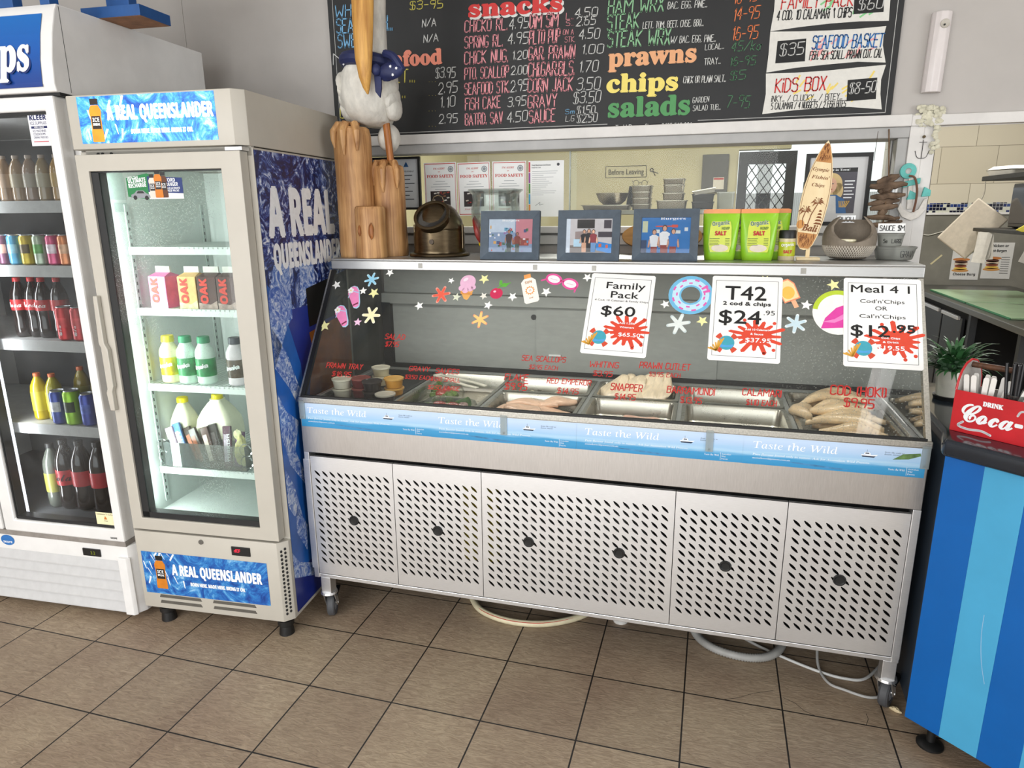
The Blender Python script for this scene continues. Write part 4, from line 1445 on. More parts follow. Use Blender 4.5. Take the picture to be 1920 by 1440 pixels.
# lower panel: printed sticker, grilles, controller, lock
P = Pl((-0.588, -0.0010, 0.147), (1, 0, 0), (0, 0, 1))
base = [o for o in COL.objects if o.parent == F2 and o.name.startswith('base_unit')][0]
sg = B(m_ice).rect(P, 0, 0, 0.512, 0.170).build('printed_panel', F2)
printed_bottle(P, 0.072, 0.022, 0.135, 0.0006, (M('#cf7d25', 0.35, var=0.1), m_black, m_wht)).build('bottle_picture', sg)
t_ = B(m_wht).text(P, 'A REAL QUEENSLANDER', 0.122, 0.084, 0.365, 0.041, 'bold', 0.0008, bold=0.0014)
t_.text(P, 'BORN HERE. MADE HERE. BRING IT ON.', 0.192, 0.046, 0.225, 0.0135, 'bold', 0.0008, bold=0.0006)
t_.build('lettering', sg)
ic = B(m_wht)
for i in range(16):
    x, y = rnd.uniform(0.004, 0.165), rnd.uniform(0.006, 0.16)
    a = rnd.uniform(-0.9, 0.9)
    ic.poly(P, [(x, y), (x + 0.004, y - 0.005), (x + 0.024 * math.sin(a) + 0.006, min(0.168, y + 0.026)), (x + 0.022 * math.sin(a), min(0.169, y + 0.028))], 0.0003)
ic.build('ice_splash_picture', sg)
for x in (-0.536, -0.313):
    for z in (0.131, 0.107):
        B(M('#57534c', 0.7)).prism([(x, -0.0008, z), (x + 0.005, -0.0008, z + 0.012), (x + 0.172, -0.0008, z + 0.012), (x + 0.178, -0.0008, z)], (0, 0.0008, 0)).build('vent_slot', F2)
sidev = B(m_dark)
PS = Pl((-CH, 0, 0), (1, 1, 0), (0, 0, 1))
for i in range(2):
    for j in range(17):
        sidev.disc(PS, 0.014 + 0.014 * i, 0.115 + 0.0155 * j + 0.007 * i, 0.0045, 0.006, 8, 0.001)
sidev.build('side_vent', F2)
ct = B(m_black).box(-0.208, -0.004, 0.338, -0.135, 0.0, 0.372).build('controller', F2, bevel=0.001)
PC = Pl((-0.208, -0.0042, 0.338), (1, 0, 0), (0, 0, 1))
B(M('#ff2a4a', 0.4, var=0.0, emit=0.7)).text(PC, 'dEF', 0.010, 0.013, 0.026, 0.013, 'sans', 0.0003).build('digits', ct)
B(M('#8f8f8c', 0.3, metal=0.8)).cyl((0, 0, 0), 0.009, 0, 0.004, 18, Matrix.Translation((-0.329, 0.0, 0.377)) @ Matrix.Rotation(PI / 2, 4, 'X')).build('lock', F2)
for x, y in ((-0.06, 0.06), (-0.56, 0.06), (-0.06, 0.6), (-0.56, 0.6)):
    B(m_black).lathe([(0.0, 0.0), (0.028, 0.0), (0.024, 0.035), (0.03, 0.04), (0.03, 0.06), (0.018, 0.06), (0.018, 0.086), (0, 0.086)], 18, (x, y, 0)).build('foot', F2, smooth=True)
# door
dz0, dz1, dx0, dx1 = 0.406, 1.712, -0.606, -0.018
oz0, oz1, ox0, ox1 = 0.452, 1.661, -0.562, -0.087
dr = B(m_cream).frame(dx0, dx1, dz0, dz1, ox0, ox1, oz0, oz1, 0.0, 0.042)
door2 = dr.build('door', F2, bevel=0.002)
gs = B(m_gask)
for (a, b_, c, d) in ((ox0, oz0, ox0 + 0.028, oz1), (ox1 - 0.004, oz0, ox1, oz1), (ox0, oz0, ox1, oz0 + 0.022), (ox0, oz1 - 0.004, ox1, oz1)):
    gs.box(a, 0.008, b_, c, 0.042, d)
gs.build('gasket', door2)
m_f2g = pane('misted_door_glass', '#f2fbf7', refl=0.8, fog=0.10, base=0.015, droplets=0.35, fog_scale=240, fog_col='#e9f4f1')
B(m_f2g).quad((ox0, 0.012, oz0), (ox1, 0.012, oz0), (ox1, 0.012, oz1), (ox0, 0.012, oz1)).build('glass_pane', door2)
h_ = B(m_cream)
h_.prism([(-0.606, 0.0, z) for z in ()] or [(-0.590, -0.018, 1.262), (-0.606, -0.018, 1.262), (-0.612, -0.018, 1.10), (-0.606, -0.018, 1.085), (-0.606, -0.018, 0.94), (-0.612, -0.018, 0.925), (-0.606, -0.018, 0.862), (-0.588, -0.018, 0.862), (-0.588, -0.018, 0.93), (-0.580, -0.018, 0.95), (-0.580, -0.018, 1.08), (-0.590, -0.018, 1.10)], (0, 0.018, 0))
h_.build('handle', door2, bevel=0.003)
B(m_steel).box(-0.07, 0.004, 1.713, -0.012, 0.045, 1.724).build('hinge', F2, bevel=0.001)
for x in (-0.555, -0.538, -0.505):
    B(m_dark).cyl((0, 0, 0), 0.005, 0, 0.003, 10, Matrix.Translation((x, 0.0445, 1.7165)) @ Matrix.Rotation(PI / 2, 4, 'X')).build('screw_hole', F2)
B(m_cream).box(-W2 + 0.02, 0.045, 1.7, -0.005, 0.06, 1.73).build('header_seam', F2)
# stickers on the door
PD = Pl((-0.435, 0.0108, 1.569), (1, 0, 0), (0, 0, 1))
sk = B(flat('#1f7a44')).poly(PD, [(-0.002, 0.012), (0.083, 0.003), (0.083, 0.080), (0.075, 0.083), (-0.002, 0.070)], 0.0002)
sk.use(flat('#20346e')).poly(PD, [(0.075, 0.004), (0.196, 0.004), (0.200, 0.012), (0.200, 0.068), (0.075, 0.074)], 0.0004)
sk.use(flat('#e9e8e6')).poly(PD, [(0.075, 0.004), (0.200, 0.004), (0.200, 0.020), (0.075, 0.026)], 0.0006)
kit = sk.build('promotion_sticker', door2)
o = B(m_wht).text(PD, 'WIN THE', 0.004, 0.066, 0.04, 0.007, 'bold', 0.0008, rot=0.06).text(PD, 'ULTIMATE', 0.004, 0.054, 0.066, 0.0125, 'bold', 0.0008, rot=0.06, bold=0.0004).text(PD, 'RECHARGE', 0.004, 0.039, 0.066, 0.0125, 'bold', 0.0008, rot=0.06, bold=0.0004)
o.text(PD, 'FORD', 0.140, 0.056, 0.036, 0.011, 'bold', 0.0008).text(PD, 'RANGER', 0.140, 0.043, 0.044, 0.011, 'bold', 0.0008).text(PD, 'PLUS ULTIMATE', 0.140, 0.034, 0.050, 0.006, 'bold', 0.0008).text(PD, 'PRIZE PACKS', 0.140, 0.026, 0.046, 0.006, 'bold', 0.0008)
o.use(flat('#8d9096')).poly(PD, [(0.010, 0.008), (0.010, 0.018), (0.022, 0.022), (0.032, 0.031), (0.056, 0.031), (0.066, 0.022), (0.078, 0.018), (0.080, 0.008)], 0.0009)
o.use(m_black).disc(PD, 0.024, 0.009, 0.007, off=0.0011).disc(PD, 0.066, 0.008, 0.007, off=0.0011).poly(PD, [(0.030, 0.022), (0.036, 0.029), (0.054, 0.029), (0.060, 0.022)], 0.0011)
o.build('lettering', kit)
for x, h, c in ((0.092, 0.072, '#d8d2c6'), (0.114, 0.084, '#d07a22'), (0.133, 0.078, '#5b3420')):
    printed_bottle(PD, x, 0.008, h, 0.0012 + (0.0004 if x == 0.114 else 0), (flat(c), m_black, m_wht)).build('bottle_picture', kit)
lb = B(flat('#b9c9c4')).box(-W2 + 0.0395, 0.10, 1.575, -W2 + 0.0402, 0.17, 1.665).box(-W2 + 0.0395, 0.11, 1.535, -W2 + 0.0402, 0.17, 1.565)
lb.build('rating_label', F2)
# printed side panel
PSd = Pl((0.0012, 0, 0), (0, 1, 0), (0, 0, 1))
sd = B(m_frost).rect(PSd, 0.046, 1.20, 0.645, 1.718)
sd.use(m_deep).rect(PSd, 0.046, 0.10, 0.645, 1.20)
sd.use(M('#1f5fb4', 0.35, var=0.2, scale=4)).poly(PSd, [(0.046, 0.25), (0.24, 0.25), (0.26, 0.6), (0.22, 1.0), (0.12, 1.25), (0.046, 1.3)], 0.0003)
side = sd.build('printed_side', F2)
fz = B(ice_print('frost_shard_print', [(0.40, '#2f5ab0'), (0.5, '#8fa8d8'), (0.58, '#d6dcea'), (0.7, '#f0f2f6')], 22))
for pts in ([(0.10, 1.36), (0.20, 1.36), (0.19, 1.17), (0.155, 1.15), (0.05, 1.02), (0.047, 1.25)], [(0.27, 1.35), (0.37, 1.36), (0.375, 1.28), (0.25, 1.20)], [(0.47, 1.36), (0.60, 1.37), (0.57, 1.26), (0.54, 1.25)],
            [(0.05, 1.16), (0.13, 1.06), (0.215, 0.88), (0.225, 0.83), (0.205, 0.81), (0.13, 0.93), (0.05, 1.02)], [(0.05, 0.93), (0.09, 0.86), (0.17, 0.80), (0.13, 0.70), (0.20, 0.56), (0.19, 0.54), (0.09, 0.66), (0.05, 0.78)],
            [(0.05, 0.66), (0.10, 0.58), (0.14, 0.44), (0.08, 0.47), (0.05, 0.52)], [(0.10, 0.50), (0.17, 0.39), (0.15, 0.30), (0.09, 0.40)], [(0.046, 0.34), (0.09, 0.28), (0.24, 0.20), (0.24, 0.15), (0.046, 0.24)]):
    fz.poly(PSd, pts, 0.0006)
fz.build('ice_picture', side)
o = B(m_wht).text(PSd, 'A REAL', 0.094, 1.452, 0.475, 0.150, 'bold', 0.0009, bold=0.006)
o.text(PSd, 'QUEENSLANDER', 0.104, 1.345, 0.50, 0.078, 'bold', 0.0009, bold=0.0035)
o.text(PSd, 'BORN HERE.', 0.20, 0.165, 0.42, 0.05, 'bold', 0.0009, bold=0.002)
o.build('lettering', side)
o = B(M('#b5671f', 0.4, var=0.3, scale=7)).poly(PSd, [(0.30, 1.10), (0.62, 1.13), (0.645, 1.05), (0.645, 0.30), (0.30, 0.30), (0.27, 0.42), (0.30, 0.48), (0.26, 0.62), (0.262, 0.86), (0.30, 0.99), (0.345, 1.03), (0.31, 1.06)], 0.0006)
o.use(M('#141211', 0.35, var=0.1)).poly(PSd, [(0.305, 1.12), (0.64, 1.14), (0.645, 1.30), (0.30, 1.26)], 0.0008)
o.poly(PSd, [(0.33, 0.42), (0.645, 0.42), (0.645, 0.78), (0.33, 0.78)], 0.0008)
o.build('bottle_picture', side)
# inside
SZ2 = (1.415, 1.200, 0.920, 0.595)
for z in SZ2:
    shelf(F2, -0.580, -0.042, 0.145, 0.60, z, m_liner)
rk = B(M('#b9c4c0', 0.4, var=0.1))
for y in (0.155, 0.57):
    rk.box(-W2 + 0.0392, y, 0.45, -W2 + 0.043, y + 0.018, 1.56)
rk.use(m_dark)
for y in (0.155, 0.57):
    for i in range(40):
        rk.box(-W2 + 0.0431, y + 0.006, 0.47 + i * 0.027, -W2 + 0.0434, y + 0.011, 0.482 + i * 0.027)
rk.build('shelf_rack', F2)
B(m_liner).box(-0.30, D2 - 0.052, 1.40, -0.045, D2 - 0.046, 1.66).build('fan_cover', F2, bevel=0.001)
B(M('#3d5068', 0.5)).box(-0.12, D2 - 0.056, 1.55, -0.06, D2 - 0.0521, 1.63).build('fan_grille', F2)
o = B(flat('#50585a'))
Pb = Pl((-0.20, D2 - 0.0465, 1.15), (1, 0, 0), (0, 0, 1))
for i in range(4):
    o.rect(Pb, 0, -0.02 * i, 0.14, -0.02 * i + 0.008, 0.0004)
o.build('notice_lettering', F2)
tb = B(M('#eafff6', 0.4, var=0.0, emit=2.2)).box(-0.580, 0.048, 0.46, -0.571, 0.062, 1.66).build('light_strip', F2)
l = area('fridge_light', (-0.565, 0.075, 1.06), (0.03, 1.2), 5.0, (0, 0, 0), (0.92, 1.0, 0.97))
l.parent = F2
l.rotation_euler = (Vector((0.75, 0.66, 0.0))).to_track_quat('-Z', 'Y').to_euler()


def fw(par, s, t, z):
    """a spot inside a fridge, in the room's coordinates"""
    c, d = math.cos(par.rotation_euler[2]), math.sin(par.rotation_euler[2])
    return (par.location[0] + c * s - d * t, par.location[1] + d * s + c * t, z)


def carton(loc, rz, body, dark, label, word, wcol):
    t = thing('milk_carton', label, 'carton', loc, rz, group='flavoured milk cartons')
    w, h, hb = 0.0365, 0.140, 0.112
    b_ = B(M(body, 0.4, var=0.12, scale=25))
    b_.box(-w, -w, 0, w, w, hb)
    b_.add([(-w, -w, hb), (w, -w, hb), (w, w, hb), (-w, w, hb), (-w * 0.8, 0, h - 0.014), (w * 0.8, 0, h - 0.014)], [(0, 1, 5, 4), (2, 3, 4, 5), (1, 2, 5), (3, 0, 4)])
    b_.build('carton_body', t, bevel=0.0015)
    B(M('#e6e3dd', 0.5)).box(-w * 0.82, -0.003, h - 0.016, w * 0.82, 0.003, h + 0.006).build('top_seal', t)
    P_ = Pl((0, -w - 0.0006, 0), (1, 0, 0), (0, 0, 1))
    b2 = B(M(dark, 0.4, var=0.3, scale=40)).poly(P_, [(-w, 0.0), (w, 0.0), (w, 0.03), (0.01, 0.016), (-w, 0.022)], 0.0)
    b2.use(flat(wcol))
    b2.text(P_, word, 0.002, 0.018, 0.088, 0.027, 'bold', 0.0006, rot=PI / 2, bold=0.0016)
    b2.build('printed_front', t)
    return t


for s, rz, c, d, lab in ((-0.490, -0.08, '#d9699b', '#e9a0c0', 'pink milk carton at the left end of the second shelf of the slim fridge'), (-0.374, -0.02, '#e3b877', '#ecd3a4', 'tan milk carton beside the pink one in the slim fridge'),
                         (-0.297, 0.0, '#4a2a26', '#a58f86', 'dark chocolate milk carton next to the tan one'), (-0.221, 0.0, '#4a2a26', '#a58f86', 'dark chocolate milk carton nearest the hinge side of the slim fridge')):
    carton(fw(F2, s, 0.192, 1.2), 0.071 + rz, c, d, lab, 'OAK', '#d63a2a')


def shake(loc, cap, body, lab_c, label, word, g='milk shake bottles'):
    t = thing('shake_bottle', label, 'bottle', loc, 0.05, group=g)
    B(M(body, 0.35, var=0.04)).lathe([(0.0, 0.0), (0.029, 0.0), (0.034, 0.006), (0.034, 0.028), (0.0335, 0.030), (0.0335, 0.098), (0.035, 0.103), (0.033, 0.122), (0.024, 0.140), (0.020, 0.146), (0.020, 0.150), (0.0, 0.15)], 24).build('bottle_body', t, smooth=True)
    B(M(lab_c, 0.4, var=0.3, scale=28)).lathe([(0.0342, 0.030), (0.0345, 0.032), (0.0345, 0.094), (0.0342, 0.096)], 24).build('label_sleeve', t, smooth=True)
    B(M(cap, 0.4, var=0.05)).lathe([(0.0, 0.174), (0.020, 0.174), (0.0215, 0.171), (0.0225, 0.151), (0.0, 0.15)], 24).build('cap', t, smooth=True)
    o = B(m_wht)
    n = len(word)
    for i, ch in enumerate(word):
        a = -PI / 2 + (i - (n - 1) / 2) * 0.27
        P_ = Pl((0.0352 * math.cos(a), 0.0352 * math.sin(a), 0.055 + 0.002 * i), (-math.sin(a), math.cos(a), 0), (0, 0, 1))
        o.text(P_, ch, 0, 0, None, 0.014, 'bold', 0.0, align='c', bold=0.0006)
    o.build('lettering', t)
    return t


for s, cap, body, lc, lab in ((-0.512, '#e4d21c', '#e6dcae', '#e0bd18', 'yellow-capped shake bottle at the left of the third shelf'), (-0.440, '#128a5a', '#d8eee2', '#2a8a50', 'green-capped shake bottle beside the yellow-capped one'),
                              (-0.364, '#128a5a', '#d8eee2', '#2a8a50', 'green-capped shake bottle further from the yellow-capped one'), (-0.238, '#3a3a44', '#d9cfd4', '#57493f', 'black-capped shake bottle standing apart near the hinge side')):
    shake(fw(F2, s, 0.195, 0.92), cap, body, lc, lab, 'Breaka')


def milk_jug(loc, w, d, h, label):
    t = thing('milk_bottle', label, 'bottle', loc, 0.071, group='plain milk bottles')
    b_ = B(M('#efecd2', 0.35, var=0.03))
    L = [rr_loop(-w * k, w * k, -d * k2, d * k2, 0.02 * min(1, k + 0.3) * (0.8 if k < 0.5 else 1), z) for k, k2, z in ((0.92, 0.92, 0.0), (1.0, 1.0, 0.012), (1.0, 1.0, h * 0.52), (0.93, 0.93, h * 0.64), (0.72, 0.75, h * 0.76), (0.42, 0.5, h * 0.87), (0.32, 0.40, h * 0.90), (0.32, 0.40, h * 0.93))]
    k = len(L[0])
    b_.add([p for l in L for p in l], [(j * k + i, j * k + (i + 1) % k, (j + 1) * k + (i + 1) % k, (j + 1) * k + i) for j in range(len(L) - 1) for i in range(k)] + [tuple(range(k))[::-1], tuple((len(L) - 1) * k + i for i in range(k))])
    b_.build('jug_body', t, smooth=True, ang=1.0)
    B(M('#e6d318', 0.4, var=0.05)).lathe([(0.0, h * 0.92), (0.021, h * 0.92), (0.021, h * 0.99), (0.018, h), (0.0, h)], 24).build('cap', t, smooth=True)
    return t


milk_jug(fw(F2, -0.536, 0.262, 0.595), 0.045, 0.045, 0.245, 'white milk bottle with a yellow cap behind the blue wrappers')
milk_jug(fw(F2, -0.390, 0.272, 0.595), 0.076, 0.055, 0.262, 'large white milk jug with a yellow cap behind the chocolate bars')
m_clear = pane('clear_tub', '#f3f6f6', refl=1.6, base=0.06, fog=0.04)
bk = thing('snack_tub', 'clear plastic tub full of chocolate bars on the fourth shelf of the slim fridge', 'tub', fw(F2, -0.385, 0.181, 0.598), 0.071)
o = B(m_clear)
for a, b_, c, d in ((-0.17, -0.032, 0.17, -0.030), (-0.17, 0.030, 0.17, 0.032)):
    o.box(a, b_, 0.0, c, d, 0.095)
o.box(-0.17, -0.030, 0, -0.168, 0.030, 0.095).box(0.168, -0.030, 0, 0.17, 0.030, 0.095).box(-0.168, -0.030, 0.0, 0.168, 0.030, 0.002)
o.build('tub_wall', bk)
o = B(m_clear)
for sx in (-0.17, 0.17):
    for zz in (0.035, 0.082):
        o.lathe([(0.022, -0.002), (0.026, 0.0), (0.022, 0.002)], 20, (0, 0, 0), Matrix.Translation((sx * 1.02, -0.03, zz)) @ Matrix.Rotation(PI / 2, 4, 'X'))
o.build('rim', bk)
for i, (s, lean, L, c, c2, word, lab) in enumerate(((-0.150, -0.35, 0.145, '#b9a3b4', '#d9e2ee', 'MILKY', 'pink and white wrapped bar leaning at the end of the clear tub'), (-0.115, -0.35, 0.16, '#5f87bd', '#e2e9f0', 'MILKY', 'blue and white wrapped bar leaning behind the pink one'),
                                                    (-0.055, -0.45, 0.15, '#35261f', '#a4552c', '', 'dark brown wrapped bar with an orange end in the clear tub'), (-0.020, -0.42, 0.15, '#35261f', '#8c4a2a', '', 'second dark brown wrapped bar with a rusty stripe'),
                                                    (0.020, -0.32, 0.15, '#4c2f28', '#d8c9bb', '', 'brown and cream wrapped bar in the middle of the clear tub'), (0.052, -0.28, 0.16, '#2c2522', '#4a4040', '', 'black wrapped bar in the clear tub'),
                                                    (0.098, -0.06, 0.155, '#5b3a4c', '#c9b9c9', 'TURKISH', 'grey-purple wrapped bar with white lettering in the clear tub'), (0.140, 0.06, 0.135, '#4a2258', '#6a3a78', 'TURKISH', 'purple wrapped bar at the right of the clear tub'))):
    t = thing('chocolate_bar', lab, 'chocolate bar', fw(F2, -0.385 + s * 0.84, 0.172 + 0.007 * (i % 3), 0.602), rot=(-0.18, lean, 0.071), group='chocolate bars in the clear tub')
    B(M(c, 0.25, var=0.3, scale=30, bump=0.2)).box(-0.017, -0.006, 0, 0.017, 0.006, L).build('wrapper', t, bevel=0.003)
    o = B(M(c2, 0.3, var=0.2, scale=60)).box(-0.012, -0.0066, L * 0.12, 0.006, -0.0062, L * 0.8)
    if word:
        o.use(m_wht).text(Pl((0.013, -0.007, L * 0.12), (0, 0, 1), (-1, 0, 0)), word, 0, 0, L * 0.7, 0.012, 'bold', 0.0002)
    o.build('printed_band', t)
t = thing('snack_bag', 'crumpled yellow and clear bag at the end of the clear tub', 'bag', fw(F2, -0.247, 0.180, 0.604), 0.1)
B(M('#d8cf8e', 0.3, var=0.3, scale=30, bump=0.4)).blob((0, 0, 0.06), 0.026, 0.02, 0.058, 14, 10, 0.2, seed=3).build('bag_body', t, smooth=True)
B(M('#e8e2b0', 0.3, var=0.2)).blob((-0.01, 0, 0.125), 0.016, 0.006, 0.02, 10, 8, 0.2, seed=9).build('gathered_neck', t, smooth=True)

# ---- the wide fridge beside it
F1 = thing('drink_fridge', 'wide white glass-door fridge with a curved blue header reading ps', 'fridge', (-0.68, -0.182, 0), 0.058)
W1, D1 = 1.22, 0.765
o = B(m_cool)
hollow(o, -W1, 0.0, 0.06, D1, 0.325, 1.90, 0.045)
o.build('cabinet', F1)
B(M('#55575a', 0.6, var=0.15, scale=4)).box(-W1 + 0.046, D1 - 0.06, 0.372, -0.046, D1 - 0.046, 1.85).box(-0.052, 0.07, 0.372, -0.046, D1 - 0.06, 1.85).box(-W1 + 0.046, 0.07, 0.370, -0.046, D1 - 0.05, 0.374).build('liner', F1)
# header with a bowed front
o = B(m_cool)
prof = [(0.062, 1.903), (0.0, 1.906), (-0.006, 1.93), (0.0, 2.0), (0.016, 2.08), (0.038, 2.15), (0.05, 2.172), (D1, 2.172), (D1, 1.903)]
o.prism([(-W1, y, z) for y, z in prof], (W1, 0, 0))
o.build('header_box', F1, bevel=0.004)
cv = [(-0.0072, 1.921), (-0.0075, 1.935), (-0.002, 2.0), (0.0145, 2.08), (0.0335, 2.142)]
m_blue, nt, b = new_mat('blue_sign_print')
sp = N(nt, 'ShaderNodeSeparateXYZ')
nt.links.new(coords(nt), sp.inputs[0])
mr = N(nt, 'ShaderNodeMapRange', i_From_Min=1.92, i_From_Max=2.14)
nt.links.new(sp.outputs[2], mr.inputs[0])
nt.links.new(ramp(nt, mr.outputs[0], [(0.0, '#1a3a84'), (0.5, '#1256a8'), (1.0, '#0f66b4')]), b.inputs['Base Color'])
b.inputs['Roughness'].default_value = 0.3
o = B(m_blue)
vs, fs = [], []
for y, z in cv:
    vs += [(-W1 + 0.05, y - 0.0008, z), (-0.042, y - 0.0008, z)]
o.add(vs, [(2 * i, 2 * i + 1, 2 * i + 3, 2 * i + 2) for i in range(len(cv) - 1)])
sg = o.build('header_sign', F1)
B(m_dark).box(-0.0006, 0.056, 1.91, 0.0006, 0.0575, 2.165).build('panel_seam', F1)
PH = Pl((-0.20, -0.0080, 1.972), (1, 0, 0), Vector((0, 0.0165, 0.08)))
o = B(flat('#1a2f6c')).text(PH, 'ps', 0.008, -0.004, 0.118, 0.112, 'serif', 0.0012, bold=0.004)
o.use(m_wht).text(PH, 'ps', 0.003, 0.0, 0.118, 0.112, 'serif', 0.0024, bold=0.0035)
o.build('lettering', sg)
B(m_dark).box(-W1 + 0.01, 0.012, 1.896, -0.002, 0.06, 1.906).build('header_gap', F1)
# doors
m_f1g = pane('dark_misted_glass', '#cdd0d0', refl=0.8, fog=0.12, base=0.02, droplets=0.16, fog_scale=190, fog_col='#c9cdce')


def fdoor(x0, x1, name):
    z0, z1, a0, a1, b0, b1 = 0.333, 1.896, x0 + 0.055, x1 - 0.037, 0.383, 1.851
    o = B(m_cool).frame(x0, x1, z0, z1, a0, a1, b0, b1, 0.0, 0.055)
    d = o.build(name, F1, bevel=0.006)
    g_ = B(m_gask)
    for (p, q, r, s) in ((a0, b0, a0 + 0.006, b1), (a1 - 0.004, b0, a1, b1), (a0, b0, a1, b0 + 0.012), (a0, b1 - 0.010, a1, b1)):
        g_.box(p, 0.01, q, r, 0.05, s)
    g_.build('gasket', d)
    B(m_f1g).quad((a0, 0.012, b0), (a1, 0.012, b0), (a1, 0.012, b1), (a0, 0.012, b1)).build('glass_pane', d)
    return d


dA = fdoor(-0.565, -0.021, 'door')
fdoor(-W1 + 0.02, -0.575, 'door')
# lower grille
o = B(m_cool)
o.prism([(-W1, 0.004, 0.03), (-0.05, 0.004, 0.03), (-0.02, 0.004, 0.03), (0.0, 0.04, 0.03), (0.0, D1, 0.03), (-W1, D1, 0.03)], (0, 0, 0.285))
o.build('base_unit', F1, bevel=0.003)
for i in range(5):
    z = 0.214 - 0.0435 * i
    B(M('#c4c4c4', 0.4, var=0.03)).prism([(-W1 + 0.05, 0.0035, z + 0.038), (-W1 + 0.05, -0.006, z + 0.004), (-W1 + 0.05, -0.006, z - 0.001), (-W1 + 0.05, 0.0035, z - 0.001)], (W1 - 0.102, 0, 0)).build('louvre', F1)
B(m_cool).prism([(-0.058, -0.008, 0.03), (-0.022, -0.008, 0.03), (-0.012, 0.004, 0.03), (-0.058, 0.004, 0.03)], (0, 0, 0.24)).build('corner_trim', F1, bevel=0.002)
B(M('#8c8680', 0.5, var=0.1)).box(-W1, 0.002, 0.314, -0.02, 0.06, 0.334).build('kick_gap', F1)
ds = B(m_black).box(-0.217, -0.001, 0.262, -0.139, 0.004, 0.292).build('display', F1, bevel=0.001)
B(M('#7d8a1c', 0.4, var=0.0, emit=0.3)).text(Pl((-0.182, -0.0012, 0.270), (1, 0, 0), (0, 0, 1)), '3.2', 0, 0, 0.022, 0.013, 'sans', 0.0003).build('digits', ds)
Po = Pl((-0.567, 0.0035, 0.289), (1, 0, 0), (0, 0, 1))
bd = B(flat('#2a6cb0')).disc(Po, 0, 0, 0.032, 0.022, 24, 0.0006).build('oval_badge', F1)
B(m_wht).text(Po, 'SKOPE', 0, -0.012, 0.044, 0.008, 'bold', 0.001, align='c').build('lettering', bd)
# door stickers
PK = Pl((-0.140, 0.0108, 1.746), (1, 0, 0), (0, 0, 1))
kl = B(flat('#e6e6ea')).rect(PK, 0.0, 0.0, 0.078, 0.098, 0.0).build('trade_sticker', dA)
o = B(flat('#1c2458')).text(PK, 'KLEER', 0.005, 0.080, 0.066, 0.014, 'bold', 0.0004, bold=0.0006).text(PK, 'ICE SUPPLIES', 0.006, 0.066, 0.064, 0.009, 'sans', 0.0004)
o.rect(PK, 0.008, 0.054, 0.070, 0.061, 0.0003).text(PK, 'ICE MACHINES', 0.012, 0.043, 0.052, 0.007, 'sans', 0.0004).text(PK, 'COLDROOMS', 0.012, 0.033, 0.048, 0.007, 'sans', 0.0004).text(PK, 'DRINK FRIDGES', 0.012, 0.023, 0.056, 0.007, 'sans', 0.0004)
o.use(m_wht).text(PK, 'HIRE & SALES', 0.020, 0.0555, 0.038, 0.0042, 'bold', 0.0006)
o.use(flat('#c23a44')).rect(PK, 0.010, 0.012, 0.068, 0.0145, 0.0004)
o.build('lettering', kl)
PK = Pl((-0.140, 0.0108, 0.388), (1, 0, 0), (0, 0, 1))
kl = B(flat('#ece3b8')).rect(PK, 0, 0, 0.082, 0.056, 0.0).build('notice_sticker', dA)
o = B(flat('#4a4436')).text(PK, 'Convenience To Go For', 0.004, 0.046, 0.072, 0.006, 'sans', 0.0004).text(PK, 'fries', 0.034, 0.020, 0.016, 0.005, 'sans', 0.0004)
o.use(flat('#c9772c')).poly(PK, [(0.034, 0.028), (0.048, 0.028), (0.045, 0.036), (0.040, 0.042)], 0.0004)
o.build('lettering', kl)
B(m_black).text(Pl((-0.13, -0.0008, 0.345), (1, 0, 0), (0, 0, 1)), 'SKOPE', 0.05, 0, 0.03, 0.007, 'bold', 0.0003).build('lettering', dA)
# shelves, light strip
for z in (1.575, 1.350, 1.075, 0.745):
    o = B(M('#bfc0be', 0.45, var=0.05)).box(-W1 + 0.055, 0.10, z - 0.041, -0.055, 0.106, z).box(-W1 + 0.055, 0.106, z - 0.006, -0.055, 0.62, z - 0.001)
    o.build('shelf', F1)
B(M('#f2f4ff', 0.4, var=0.0, emit=2.5)).box(-0.523, 0.062, 0.36, -0.508, 0.066, 1.15).build('light_strip', F1)
l = area('fridge_light', (-0.50, 0.075, 1.1), (0.03, 1.4), 5.0, (0, 0, 0), (0.95, 0.97, 1.0))
l.parent = F1
l.rotation_euler = (Vector((0.7, 0.7, 0.0))).to_track_quat('-Z', 'Y').to_euler()


